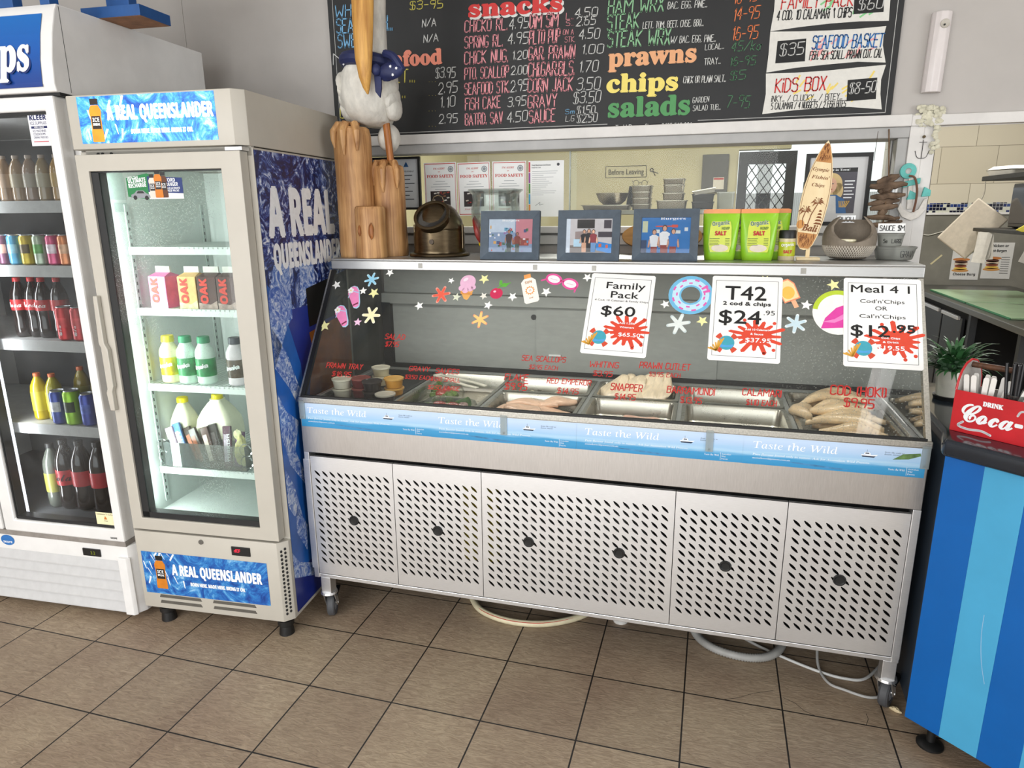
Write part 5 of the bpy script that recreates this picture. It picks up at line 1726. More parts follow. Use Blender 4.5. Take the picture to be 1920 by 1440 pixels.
def pet(name, label, cat, loc, r, h, liquid, lab, cap, lz0, lz1, word=None, g=None, wcol=None, straight=False):
    """soft-drink bottle: body, cap, label"""
    t = thing(name, label, cat, loc, 0.0, group=g)
    neck = r * 0.36
    pr = [(0.0, 0.0), (r * 0.8, 0.0), (r, h * 0.04), (r, h * 0.18), (r * 0.93, h * 0.30), (r * 0.97, h * 0.40), (r, h * 0.48), (r, h * 0.64), (r * 0.9, h * 0.74), (r * 0.6, h * 0.85), (neck, h * 0.92), (neck, h * 0.95), (0, h * 0.95)]
    B(M(liquid, 0.15, var=0.08, coat=0.5)).lathe(pr, 20).build('bottle_body', t, smooth=True)
    B(M(cap, 0.4, var=0.05)).lathe([(0, h), (neck * 1.1, h), (neck * 1.18, h * 0.985), (neck * 1.18, h * 0.93), (0, h * 0.93)], 18).build('cap', t, smooth=True)
    lo = B(M(lab, 0.35, var=0.06)).lathe([(r * 1.01, h * lz0), (r * 1.02, h * (lz0 + 0.01)), (r * 1.02, h * (lz1 - 0.01)), (r * 1.01, h * lz1)], 20).build('label_sleeve', t, smooth=True)
    if word:
        o = B(flat(wcol or '#f4f2f0'))
        n = len(word)
        hh = h * (lz1 - lz0) * 0.52
        da = hh * 0.62 / r
        for i, ch in enumerate(word):
            a = -PI / 2 + 0.1 + (i - (n - 1) / 2) * da
            P_ = Pl((r * 1.035 * math.cos(a), r * 1.035 * math.sin(a), h * (lz0 + (lz1 - lz0) * 0.3)), (-math.sin(a), math.cos(a), 0), (0, 0, 1))
            o.text(P_, ch, 0, 0, None, hh, 'script', 0.0, align='c', bold=0.0004)
        o.build('lettering', lo)
    return t


def can(label, loc, r, h, col, band, g, word=None):
    t = thing('drink_can', label, 'can', loc, 0.0, group=g)
    B(M(col, 0.3, metal=0.4, var=0.12, scale=25)).lathe([(r * 0.8, 0.0), (r, h * 0.05), (r, h * 0.9), (r * 0.84, h * 0.97)], 22).build('can_body', t, smooth=True)
    B(M('#b9bcc0', 0.3, metal=0.8)).lathe([(r * 0.84, h * 0.97), (r * 0.87, h), (r * 0.8, h), (r * 0.78, h * 0.975), (0, h * 0.975)], 22).build('can_top', t, smooth=True)
    o = B(M(band, 0.35, metal=0.2, var=0.2, scale=40)).lathe([(r * 1.006, h * 0.38), (r * 1.008, h * 0.40), (r * 1.008, h * 0.66), (r * 1.006, h * 0.68)], 22, a0=-2.6, a1=-0.6)
    if word:
        o.use(m_wht)
        for i, ch in enumerate(word):
            P_ = Pl((0.0, -r * 1.02, h * (0.12 + 0.085 * i)), (0, 0, 1), (-1, 0, 0))
            o.text(P_, ch, 0, -r * 0.3, None, r * 0.55, 'script', 0.0)
    o.build('printed_band', t)
    return t


for i, s in enumerate((-0.435, -0.378, -0.322, -0.266, -0.205)):
    t_ = ('first', 'second', 'third', 'fourth', 'fifth')[i]
    pet('tea_bottle', 'brownish iced tea bottle on the top shelf of the wide fridge, %s from the middle' % t_, 'bottle', fw(F1, s, 0.16, 1.575), 0.026, 0.158, ('#8f7458', '#957c5e', '#8c7460', '#94805c', '#b08a50')[i], ('#a58c74', '#a2957c', '#9c9484', '#a9a288', '#b8964e')[i], '#a7988a', 0.30, 0.60, g='bottles on the top shelf of the wide fridge')
for i, (s, c, b_, lab) in enumerate(((-0.482, '#6a4058', '#d09a8a', 'purple'), (-0.432, '#4f9fc4', '#8fc7dc', 'light blue'), (-0.378, '#c7ae3c', '#5a4a2a', 'yellow'), (-0.320, '#a9b7a2', '#5d9a50', 'pale green'), (-0.262, '#cc5a80', '#e8d4dc', 'pink'), (-0.210, '#d98a5c', '#e0b08c', 'orange'))):
    can(lab + ' soft drink can on the second shelf of the wide fridge', fw(F1, s, 0.15, 1.35), 0.027, 0.108, c, b_, 'cans on the second shelf of the wide fridge')
for i, s in enumerate((-0.482, -0.428, -0.372, -0.312)):
    pet('cola_bottle', 'red-labelled cola bottle on the third shelf of the wide fridge, ' + ('farthest from the red cans', 'third from the red cans', 'second from the cans', 'next to the red cans')[i], 'bottle', fw(F1, s, 0.17 + 0.01 * (i % 2), 1.075), 0.031, 0.225, '#1a0f0d', '#b8262a', '#c02428', 0.46, 0.64, 'Coca' if i != 3 else None, 'cola bottles on the third shelf')
can('red cola can beside the cola bottles', fw(F1, -0.255, 0.135, 1.075), 0.030, 0.125, '#c41f26', '#d23a3c', 'red cola cans', 'Coca')
can('red cola can tucked against the door frame', fw(F1, -0.190, 0.135, 1.075), 0.030, 0.125, '#b51d25', '#c8363a', 'red cola cans', 'Cola')
for i, (s, t, c) in enumerate(((-0.470, 0.17, '#bba51f'), (-0.400, 0.17, '#a8a028'), (-0.345, 0.25, '#8a7a2a'), (-0.265, 0.25, '#8a7a2a'))):
    pet('sports_drink', 'yellow sports drink bottle with an orange cap, ' + ('farthest from the cans', 'next to the blue and silver can', 'behind the blue and silver can', 'behind the green can')[i], 'bottle', fw(F1, s, t, 0.745), 0.030, 0.185 + (0.012 if i > 1 else 0), c, ('#c7b83a', '#bdb63c', '#8f8a3a', '#8f8a3a')[i], '#c9622e', 0.20, 0.62, g='yellow sports drinks')
can('blue and silver energy drink can on the fourth shelf', fw(F1, -0.350, 0.135, 0.745), 0.029, 0.130, '#3a4d9a', '#c9ccd2', 'energy drink cans')
can('lime green energy drink can on the fourth shelf', fw(F1, -0.285, 0.135, 0.745), 0.031, 0.135, '#8fc22a', '#24341c', 'energy drink cans')
can('blue energy drink can half hidden by the door frame', fw(F1, -0.215, 0.135, 0.745), 0.029, 0.125, '#33459a', '#4d62b4', 'energy drink cans')
for i, s in enumerate((-0.405, -0.330, -0.245)):
    pet('large_cola_bottle', 'large red-labelled cola bottle on the floor of the wide fridge, ' + ('beside the clear lemon bottle', 'in the middle of three', 'nearest the door frame')[i], 'bottle', fw(F1, s, 0.17, 0.376), 0.040, 0.285, '#1a0f0d', '#c0313a', '#22201f', 0.36, 0.58, ('Cola', None, None)[i], 'large cola bottles', '#2a1416')
pet('lemon_drink_bottle', 'clear bottle with a green and gold label beside the large cola bottles', 'bottle', fw(F1, -0.470, 0.17, 0.376), 0.036, 0.265, '#6a6f66', '#9c9a4a', '#3a3a3a', 0.25, 0.55, g=None)
# blue stands on top
m_bst = M('#1c4f8c', 0.5, var=0.06)
t = thing('display_stand', 'blue wooden stand overhanging the top corner of the wide fridge', 'stand', fw(F1, 0, 0, 2.172), 0.058)
o = B(m_bst).box(-0.07, 0.225, 0.0, 0.16, 0.375, 0.034)
o.use(M('#9a6d4e', 0.7, var=0.2, scale=20)).box(-0.068, 0.227, -0.0005, 0.158, 0.373, 0.0)
o.build('base', t, bevel=0.0)
B(m_bst).box(-0.005, 0.27, 0.034, 0.085, 0.31, 0.40).build('upright', t, bevel=0.002)
t = thing('display_stand', 'blue wooden stand at the front of the wide fridge top', 'stand', fw(F1, 0, 0, 2.172), 0.058)
B(m_bst).box(-0.062, 0.052, 0.0, -0.026, 0.09, 0.30).build('upright', t, bevel=0.002)
B(m_bst).box(-0.32, 0.052, 0.0, -0.165, 0.09, 0.30).build('upright', t, bevel=0.002)
B(m_bst).box(-0.32, 0.05, 0.30, -0.026, 0.20, 0.334).build('top_rail', t, bevel=0.002)

# ================================================================ on top of the display case
SHZ = 1.3605


def wood(name, dark, light, scale=(60, 60, 3), rough=0.5, lo=0.3, hi=0.7):
    m, nt, b = new_mat(name)
    v = coords(nt, scale)
    nz = N(nt, 'ShaderNodeTexNoise', i_Scale=1.0, i_Detail=6.0, i_Roughness=0.62, i_Distortion=0.5)
    nt.links.new(v, nz.inputs['Vector'])
    big = N(nt, 'ShaderNodeTexNoise', i_Scale=9.0, i_Detail=2.0)
    nt.links.new(coords(nt), big.inputs['Vector'])
    ad = N(nt, 'ShaderNodeMath', operation='MULTIPLY_ADD')
    ad.inputs[1].default_value = 0.45
    nt.links.new(big.outputs['Fac'], ad.inputs[0])
    nt.links.new(nz.outputs['Fac'], ad.inputs[2])
    nt.links.new(ramp(nt, ad.outputs[0], [(lo + 0.2, dark), (hi + 0.18, light)]), b.inputs['Base Color'])
    bp = N(nt, 'ShaderNodeBump', i_Strength=0.35, i_Distance=0.003)
    nt.links.new(nz.outputs['Fac'], bp.inputs['Height'])
    nt.links.new(bp.outputs['Normal'], b.inputs['Normal'])
    b.inputs['Roughness'].default_value = rough
    return m


m_log = wood('honey_timber', '#8a5a30', '#cfa06a')
m_logd = wood('dark_timber', '#5e3315', '#a8682f')
m_feather = M('#d5d2c9', 0.7, var=0.12, scale=26, stretch=(1, 1, 0.5), bump=0.9)
m_scarf = M('#1b2450', 0.6, var=0.15, scale=20)

bird = thing('bird_sculpture', 'carved wooden pelican with a navy scarf perched on three honey timber logs', 'sculpture', (0, 0, SHZ))


def log(cx, cy, r, h, seed):
    rnd = random.Random(seed)
    n, vs, fs = 26, [], []
    prof = [(0.0, 0.0), (r * 1.02, 0.0), (r * 1.04, h * 0.05), (r * 1.0, h * 0.3), (r * 0.99, h * 0.65), (r, h * 0.93), (r * 0.93, h * 0.985), (r * 0.8, h), (0.0, h)]
    ph = [rnd.uniform(0, 6.28) for _ in range(4)]
    for rr, z in prof:
        for i in range(n):
            a = 2 * PI * i / n
            q = rr * (1 + 0.025 * math.sin(2 * a + ph[0]) + 0.02 * math.sin(5 * a + ph[1] + z * 4))
            vs.append((cx + q * math.cos(a), cy + q * math.sin(a), z))
    for j in range(len(prof) - 1):
        for i in range(n):
            fs.append((j * n + i, j * n + (i + 1) % n, (j + 1) * n + (i + 1) % n, (j + 1) * n + i))
    b_ = B(m_log)
    b_.add(vs, fs)
    return b_.build('log', bird, smooth=True)


log(0.040, 0.392, 0.068, 0.470, 1)
log(0.147, 0.462, 0.060, 0.338, 2)
lg = log(0.119, 0.346, 0.056, 0.188, 3)
for x, z, s in ((0.10, 0.10, 0.8), (0.145, 0.098, 1.2)):
    B(m_logd).blob((x, 0.346 - 0.0545 + (0.004 if x > 0.12 else 0.001), z), 0.009 * s, 0.006, 0.022 * s, 12, 10, 0.15).build('knot', lg, smooth=True)
# body: egg with a tucked tail, neck behind the bill
n, vs, fs = 26, [], []
RINGS = [(1.838, 0.105, 0.47, 0.035, 0.05), (1.85, 0.098, 0.45, 0.072, 0.075), (1.885, 0.100, 0.44, 0.092, 0.10), (1.93, 0.102, 0.435, 0.103, 0.112), (1.98, 0.103, 0.43, 0.107, 0.112),
         (2.02, 0.108, 0.425, 0.100, 0.10), (2.055, 0.118, 0.415, 0.078, 0.08), (2.085, 0.132, 0.405, 0.056, 0.06), (2.13, 0.148, 0.395, 0.045, 0.05), (2.20, 0.155, 0.39, 0.041, 0.046), (2.30, 0.162, 0.39, 0.041, 0.046),
         (2.40, 0.168, 0.385, 0.050, 0.056), (2.45, 0.17, 0.38, 0.048, 0.054), (2.48, 0.17, 0.38, 0.025, 0.03)]
for z, cx, cy, rx, ry in RINGS:
    for i in range(n):
        a = 2 * PI * i / n
        w = 1 + 0.035 * math.sin(5 * a + z * 40) * (1 if z < 2.05 else 0.2)
        vs.append((cx + rx * w * math.cos(a), cy + ry * w * math.sin(a), z - SHZ))
for j in range(len(RINGS) - 1):
    for i in range(n):
        fs.append((j * n + i, j * n + (i + 1) % n, (j + 1) * n + (i + 1) % n, (j + 1) * n + i))
fs += [tuple(range(n))[::-1], tuple(range((len(RINGS) - 1) * n, len(RINGS) * n))]
o = B(m_feather)
o.add(vs, fs)
body = o.build('body', bird, smooth=True)
for s, cx in ((-1, 0.035), (1, 0.175)):
    wg = B(m_feather)
    for k in range(4):
        wg.blob((cx + s * (0.012 + 0.003 * k), 0.40 + 0.012 * k, 1.985 - SHZ - 0.03 * k), 0.026, 0.05, 0.042, 12, 9, 0.1, Matrix.Rotation(s * 0.2, 4, 'Y'), k)
    wg.build('wing', body, smooth=True)
B(m_feather).blob((0.140, 0.50, 1.80 - SHZ), 0.042, 0.05, 0.052, 16, 10, 0.05).build('tail', body, smooth=True)
# long bill hanging down the breast
vs, fs = [], []
BR = [(2.44, 0.168, 0.315, 0.020, 0.016), (2.36, 0.168, 0.300, 0.036, 0.022), (2.22, 0.166, 0.290, 0.040, 0.025), (2.12, 0.164, 0.284, 0.036, 0.024), (2.04, 0.162, 0.282, 0.031, 0.022), (1.98, 0.162, 0.284, 0.022, 0.017), (1.945, 0.163, 0.288, 0.012, 0.011), (1.926, 0.164, 0.294, 0.003, 0.003)]
n = 14
for z, cx, cy, rx, ry in BR:
    for i in range(n):
        a = 2 * PI * i / n
        q = 1.0 if math.sin(a) > -0.3 else 1.12
        vs.append((cx + rx * math.cos(a), cy + ry * q * math.sin(a), z - SHZ))
for j in range(len(BR) - 1):
    for i in range(n):
        fs.append((j * n + i, j * n + (i + 1) % n, (j + 1) * n + (i + 1) % n, (j + 1) * n + i))
fs += [tuple(range(n)), tuple(range((len(BR) - 1) * n, len(BR) * n))]
o = B(wood('bill_timber', '#a5702f', '#d9a656', (70, 70, 4)))
o.add(vs, fs)
o.build('bill', bird, smooth=True)
hd_ = B(m_feather).blob((0.168, 0.352, 2.445 - SHZ), 0.050, 0.075, 0.058, 18, 12, 0.02).build('head', bird, smooth=True)
for s in (-1, 1):
    B(m_black).blob((0.168 + s * 0.044, 0.325, 2.462 - SHZ), 0.006, 0.008, 0.008, 10, 8).build('eye', hd_, smooth=True)
# scarf: collar, bow, tail
sc = B(m_scarf)
ring = [(0.122 + 0.089 * math.cos(a), 0.415 + 0.092 * math.sin(a), 2.045 - SHZ - 0.022 * math.sin(a + 0.9) * 0.6) for a in [2 * PI * i / 26 for i in range(26)]]
sc.tube(ring, 0.024, 10, closed=True)
sc.blob((0.242, 0.32, 2.000 - SHZ), 0.050, 0.018, 0.028, 14, 9, 0.12, Matrix.Rotation(-0.15, 4, 'Y'), 2)
sc.tube(bez([(0.215, 0.34, 2.062 - SHZ), (0.255, 0.325, 2.045 - SHZ), (0.285, 0.325, 2.000 - SHZ)], 5), 0.014, 8)
sc.blob((0.195, 0.305, 2.005 - SHZ), 0.018, 0.016, 0.02, 10, 8)
sc.prism([(0.182, 0.312, 2.00 - SHZ), (0.206, 0.316, 1.995 - SHZ), (0.207, 0.312, 1.945 - SHZ), (0.203, 0.306, 1.915 - SHZ), (0.187, 0.306, 1.935 - SHZ)], (0, 0.008, 0))
so = sc.build('scarf', bird, smooth=True)
o = B(m_wht)
PSC = Pl((0.075, 0.3055, 2.038 - SHZ), (1, 0, 0), (0, 0, 1))
o.poly(Pl((0.056, 0.3385, 2.040 - SHZ), Vector((0.8, -0.6, 0)), (0, 0, 1)), star_pts(0, 0, 0.010, 6), 0.003)
for x, z in ((0.258, 1.985), (0.272, 2.005), (0.25, 2.012)):
    o.poly(Pl((x, 0.303, z - SHZ), (1, 0, 0), (0, 0, 1)), star_pts(0, 0, 0.006, 6), 0.001)
o.build('star_print', so)
for (a, b_, r) in (((0.152, 0.452, 1.86), (0.166, 0.452, 1.690), 0.0135), ((0.06, 0.40, 1.86), (0.052, 0.395, 1.825), 0.0135)):
    B(m_logd).tube([(a[0], a[1], a[2] - SHZ), ((a[0] + b_[0]) / 2, a[1], (a[2] + b_[2]) / 2 - SHZ), (b_[0], b_[1], b_[2] - SHZ)], r, 10).build('leg', bird, smooth=True)
for cx, cy, zt, r, angs in ((0.040, 0.392, 0.470, 0.070, (-2.2, -1.55, -0.85)), (0.147, 0.462, 0.338, 0.061, (-2.3, -1.5, -0.6))):
    for k, a in enumerate(angs):
        c, s = math.cos(a), math.sin(a)
        L = (0.075, 0.10, 0.085)[k]
        B(m_log).tube([(cx + 0.2 * r * c, cy + 0.2 * r * s, zt + 0.010), (cx + 0.75 * r * c, cy + 0.75 * r * s, zt + 0.006), (cx + 1.04 * r * c, cy + 1.04 * r * s, zt - 0.02), (cx + 1.05 * r * c, cy + 1.05 * r * s, zt - L * 0.6), (cx + 1.0 * r * c, cy + 1.0 * r * s, zt - L)],
                      0.012, 9, radii=[0.011, 0.015, 0.014, 0.011, 0.004]).build('toe', bird, smooth=True)

# brass binnacle
m_brass = steel('aged_brass', '#625644', 0.3, (3, 3, 14), 0.22, 7)
bn = thing('binnacle', 'old brass ship binnacle with a tilted round window beside the logs', 'ship compass', (0.340, 0.480, SHZ))
B(m_brass).lathe([(0.0, 0.0), (0.114, 0.0), (0.117, 0.004), (0.114, 0.010), (0.100, 0.014), (0.100, 0.022), (0.097, 0.026), (0.097, 0.088), (0.094, 0.095), (0.094, 0.10), (0.096, 0.104), (0.088, 0.135), (0.066, 0.172), (0.045, 0.190), (0.02, 0.198), (0.0, 0.199)], 36).build('drum', bn, smooth=True, ang=0.7)
hd = Matrix.Translation((0.002, -0.048, 0.128)) @ Matrix.Rotation(math.radians(48), 4, 'X')
ho = B(m_brass).lathe([(0.060, -0.03), (0.064, 0.03), (0.070, 0.034), (0.070, 0.040), (0.064, 0.042), (0.058, 0.040), (0.057, 0.030)], 32, (0, 0, 0), hd).build('hood', bn, smooth=True, ang=0.7)
B(M('#2e2c29', 0.12, var=0.1, coat=0.6)).lathe([(0.0, 0.030), (0.058, 0.030)], 32, (0, 0, 0), hd).build('window', ho)
B(m_brass).tube([(-0.024, 0.0, 0.192), (-0.024, 0.0, 0.205), (-0.016, 0, 0.220), (0.0, 0, 0.226), (0.016, 0, 0.220), (0.022, 0.0, 0.205), (0.022, 0, 0.192)], 0.0025, 8).build('ring_handle', bn, smooth=True)
B(M('#3a3128', 0.4, metal=0.7)).cyl((0, 0, 0), 0.009, 0, 0.003, 16, Matrix.Translation((0.006, -0.0975, 0.057)) @ Matrix.Rotation(PI / 2, 4, 'X')).build('bolt', bn)
for s in (-1, 1):
    B(m_brass).rod((s * 0.0985, -0.01, 0.03), (s * 0.0985, -0.01, 0.118), 0.004).build('side_rod', bn, smooth=True)

# glass vase with fruit
m_vase = pane('vase_glass', '#f6faf8', refl=0.55, fog=0.02, base=0.05)
vs_ = thing('glass_vase', 'clear flared glass vase holding imitation lemons behind the photo frames', 'vase', (0.548, 0.545, SHZ))
B(m_vase).lathe([(0.0, 0.004), (0.052, 0.004), (0.055, 0.012), (0.078, 0.08), (0.094, 0.145), (0.094, 0.175), (0.086, 0.205), (0.090, 0.228), (0.106, 0.243), (0.104, 0.246), (0.086, 0.230), (0.082, 0.205), (0.090, 0.172), (0.090, 0.147), (0.074, 0.082), (0.050, 0.016), (0.0, 0.014)], 40).build('bowl', vs_, smooth=True)
for x, y, z, r, a in ((-0.035, -0.02, 0.045, 0.026, 0.3), (-0.022, -0.045, 0.098, 0.028, 1.0), (0.03, -0.02, 0.06, 0.027, 1.9), (0.0, 0.02, 0.10, 0.026, 2.0)):
    t = tag(B(M('#e3c21f', 0.35, var=0.08, scale=60, bump=0.2)).blob((0, 0, 0), r * 1.15, r * 0.9, r * 0.9, 16, 10, 0.04).build('lemon', smooth=True), 'yellow imitation lemon inside the clear glass vase', 'fruit', 'lemons in the glass vase')
    t.location = (0.548 + x, 0.545 + y, SHZ + z)
    t.rotation_euler = (0.3, 0.4, a)
t = tag(B(M('#8e2a25', 0.35, var=0.2)).blob((0, 0, 0), 0.016, 0.014, 0.05, 12, 10, 0.15).build('chilli', smooth=True), 'dark red chilli standing in the clear glass vase', 'fruit')
t.location = (0.490, 0.500, SHZ + 0.095)
t.rotation_euler = (0.1, -0.25, 0)

# three photo frames
m_fr = M('#47535f', 0.55, var=0.10, scale=30)


def person_print(b_, P, x, y, h, skin, hair, top, legs, off):
    b_.use(flat(legs)).poly(P, [(x - 0.10 * h, y), (x + 0.10 * h, y), (x + 0.11 * h, y + 0.5 * h), (x - 0.11 * h, y + 0.5 * h)], off)
    b_.use(flat(top)).poly(P, [(x - 0.11 * h, y + 0.42 * h), (x + 0.11 * h, y + 0.42 * h), (x + 0.16 * h, y + 0.76 * h), (x + 0.06 * h, y + 0.82 * h), (x - 0.06 * h, y + 0.82 * h), (x - 0.16 * h, y + 0.76 * h)], off + 0.0002)
    for s in (-1, 1):
        b_.use(flat(skin)).line(P, [(x + s * 0.15 * h, y + 0.64 * h), (x + s * 0.18 * h, y + 0.42 * h)], 0.06 * h, off + 0.0001)
    b_.use(flat(hair)).disc(P, x, y + 0.92 * h, 0.075 * h, 0.095 * h, 12, off + 0.0003)
    b_.use(flat(skin)).disc(P, x, y + 0.905 * h, 0.055 * h, 0.075 * h, 12, off + 0.0004)


def photo_frame(label, x, y, w, h, art):
    t = thing('photo_frame', label, 'photo frame', (x, y, SHZ), 0.0, 'slate blue photo frames on the case', (-0.14, 0, 0))
    bw = 0.027
    f_ = B(m_fr)
    q0 = [(-w / 2, 0), (w / 2, 0), (w / 2, h), (-w / 2, h)]
    q1 = [(-w / 2 + bw, bw), (w / 2 - bw, bw), (w / 2 - bw, h - bw), (-w / 2 + bw, h - bw)]
    V = [(a, -0.004, b_) for a, b_ in q0] + [(a, 0.006, b_) for a, b_ in q1] + [(a, 0.016, b_) for a, b_ in q0] + [(a, 0.010, b_) for a, b_ in q1]
    k = 4
    fs = []
    for i in range(4):
        j = (i + 1) % 4
        fs += [(i, j, k + j, k + i), (i, 8 + i, 8 + j, j), (k + i, k + j, 12 + j, 12 + i), (8 + i, 12 + i, 12 + j, 8 + j)]
    f_.add(V, fs)
    f_.build('frame', t, bevel=0.0008)
    B(m_dark).box(-w / 2 + 0.01, 0.0105, 0.01, w / 2 - 0.01, 0.014, h - 0.01).build('backing', t)
    B(m_dark).prism([(-0.02, 0.016, h * 0.7), (0.02, 0.016, h * 0.7), (0.025, 0.07, 0.010), (-0.025, 0.07, 0.010)], (0, 0.003, 0)).build('prop', t)
    P = Pl((-w / 2 + bw, 0.0095, bw), (1, 0, 0), (0, 0, 1))
    art(P, w - 2 * bw, h - 2 * bw).build('photograph', t)
    B(pane('frame_glass', '#ffffff', refl=0.8)).quad(P(0, 0, 0.002), P(w - 2 * bw, 0, 0.002), P(w - 2 * bw, h - 2 * bw, 0.002), P(0, h - 2 * bw, 0.002)).build('glass_pane', t)
    return t


def art1(P, w, h):
    b_ = B(flat('#7f95b4')).rect(P, 0, 0, w, h)
    b_.use(flat('#b9c9da')).rect(P, 0, h * 0.6, w * 0.6, h, 0.0001)
    b_.use(flat('#c07a86')).rect(P, w * 0.62, h * 0.25, w, h, 0.0001)
    b_.use(flat('#8a4038')).rect(P, w * 0.55, h * 0.20, w * 0.92, h * 0.42, 0.0002)
    rnd = random.Random(1)
    for i in range(46):
        c = rnd.choice(['#5f9fc0', '#d9d4cc', '#3f4f7c', '#b85a4a', '#d0a05a', '#446a52', '#8a6aa0', '#e6e6ea'])
        x, y = rnd.uniform(0, w * 0.93), rnd.uniform(0, h * 0.75)
        b_.use(flat(c)).rect(P, x, y, x + rnd.uniform(0.004, 0.012), y + rnd.uniform(0.004, 0.012), 0.0003)
    b_.use(m_wht).text(P, 'Burgers', w * 0.3, h * 0.93, w * 0.4, h * 0.06, 'serif', 0.0005)
    person_print(b_, P, w * 0.47, 0.0, h * 0.68, '#a87860', '#2c221e', '#3a2a2e', '#2f4040', 0.0006)
    person_print(b_, P, w * 0.66, 0.0, h * 0.60, '#9a6a58', '#4a2a20', '#7c3a30', '#42504a', 0.0014)
    return b_


def art2(P, w, h):
    b_ = B(flat('#c9c6c9')).rect(P, 0, 0, w, h)
    b_.use(flat('#7d7674')).rect(P, 0, 0, w, h * 0.22, 0.0001)
    b_.use(flat('#d5e2f0')).rect(P, 0, 0.0, w * 0.09, h, 0.0002)
    b_.use(flat('#1f1c1e')).rect(P, w * 0.24, h * 0.72, w * 0.62, h * 0.98, 0.0002)
    b_.use(flat('#9a8a88')).poly(P, [(w * 0.2, h * 0.25), (w * 0.62, h * 0.3), (w * 0.62, h * 0.66), (w * 0.2, h * 0.62)], 0.0002)
    b_.use(flat('#b9dcf2')).rect(P, w * 0.17, h * 0.18, w * 0.34, h * 0.40, 0.0003)
    b_.use(flat('#1f86d6')).poly(P, [(w * 0.66, h * 0.34), (w, h * 0.26), (w, 0), (w * 0.93, 0), (w * 0.66, h * 0.08)], 0.0003)
    b_.use(flat('#3b3540')).rect(P, w * 0.7, h * 0.46, w, h * 0.62, 0.0003).rect(P, w * 0.82, h * 0.72, w * 0.98, h * 0.96, 0.0003)
    b_.use(flat('#d4694a')).rect(P, w * 0.72, h * 0.17, w * 0.78, h * 0.27, 0.0005).rect(P, w * 0.87, h * 0.14, w * 0.92, h * 0.24, 0.0005)
    person_print(b_, P, w * 0.40, 0.02 * h, h * 0.66, '#d8a88c', '#3a2a22', '#1c1b20', '#d8a88c', 0.0006)
    person_print(b_, P, w * 0.50, 0.02 * h, h * 0.68, '#d8a88c', '#2a2220', '#1f2026', '#201f24', 0.0014)
    person_print(b_, P, w * 0.60, 0.02 * h, h * 0.66, '#d8a88c', '#5a4436', '#7c2a34', '#5f86b4', 0.0022)
    return b_


def art3(P, w, h):
    b_ = B(flat('#1f6fb4')).rect(P, 0, 0, w, h)
    b_.use(flat('#2a3f63')).rect(P, 0, 0, w * 0.12, h * 0.36, 0.0001)
    b_.use(flat('#bfc7a8')).rect(P, w * 0.02, h * 0.58, w * 0.13, h * 0.9, 0.0002)
    b_.use(flat('#cf4a3c')).line(P, [(w * 0.30, h * 0.75), (w * 0.74, h * 0.76)], 0.004, 0.0002).rect(P, w * 0.62, h * 0.72, w * 0.74, h * 0.80, 0.0003)
    b_.use(flat('#d0d8dc')).rect(P, w * 0.68, h * 0.55, w * 0.80, h * 0.64, 0.0002).rect(P, w * 0.88, h * 0.62, w * 0.95, h * 0.72, 0.0002).rect(P, w * 0.30, h * 0.56, w * 0.38, h * 0.66, 0.0002)
    b_.use(m_wht).text(P, 'Burgers', w * 0.38, h * 0.94, w * 0.52, h * 0.07, 'serif', 0.0004)
    for x, hh, top in ((0.27, 0.66, '#dfe4ea'), (0.48, 0.78, '#e6eaee'), (0.66, 0.68, '#2f74c0')):
        person_print(b_, P, w * x, -0.18 * h, h * (hh + 0.18), '#d0a088', '#5a3a28', top, '#8a3a34', 0.0006 + 0.001 * x)
    return b_


photo_frame('slate blue frame with a crowded shop photo in front of the glass vase', 0.669, 0.300, 0.213, 0.168, art1)
photo_frame('slate blue frame with a photo of a group by a blue counter', 0.947, 0.296, 0.211, 0.168, art2)
photo_frame('slate blue frame with a photo of three people against a blue wall', 1.200, 0.325, 0.214, 0.170, art3)

# salt pouches and jar
m_pgr = M('#8fc62a', 0.22, var=0.10, scale=9)
m_pyl = M('#c3cf26', 0.25, var=0.06)


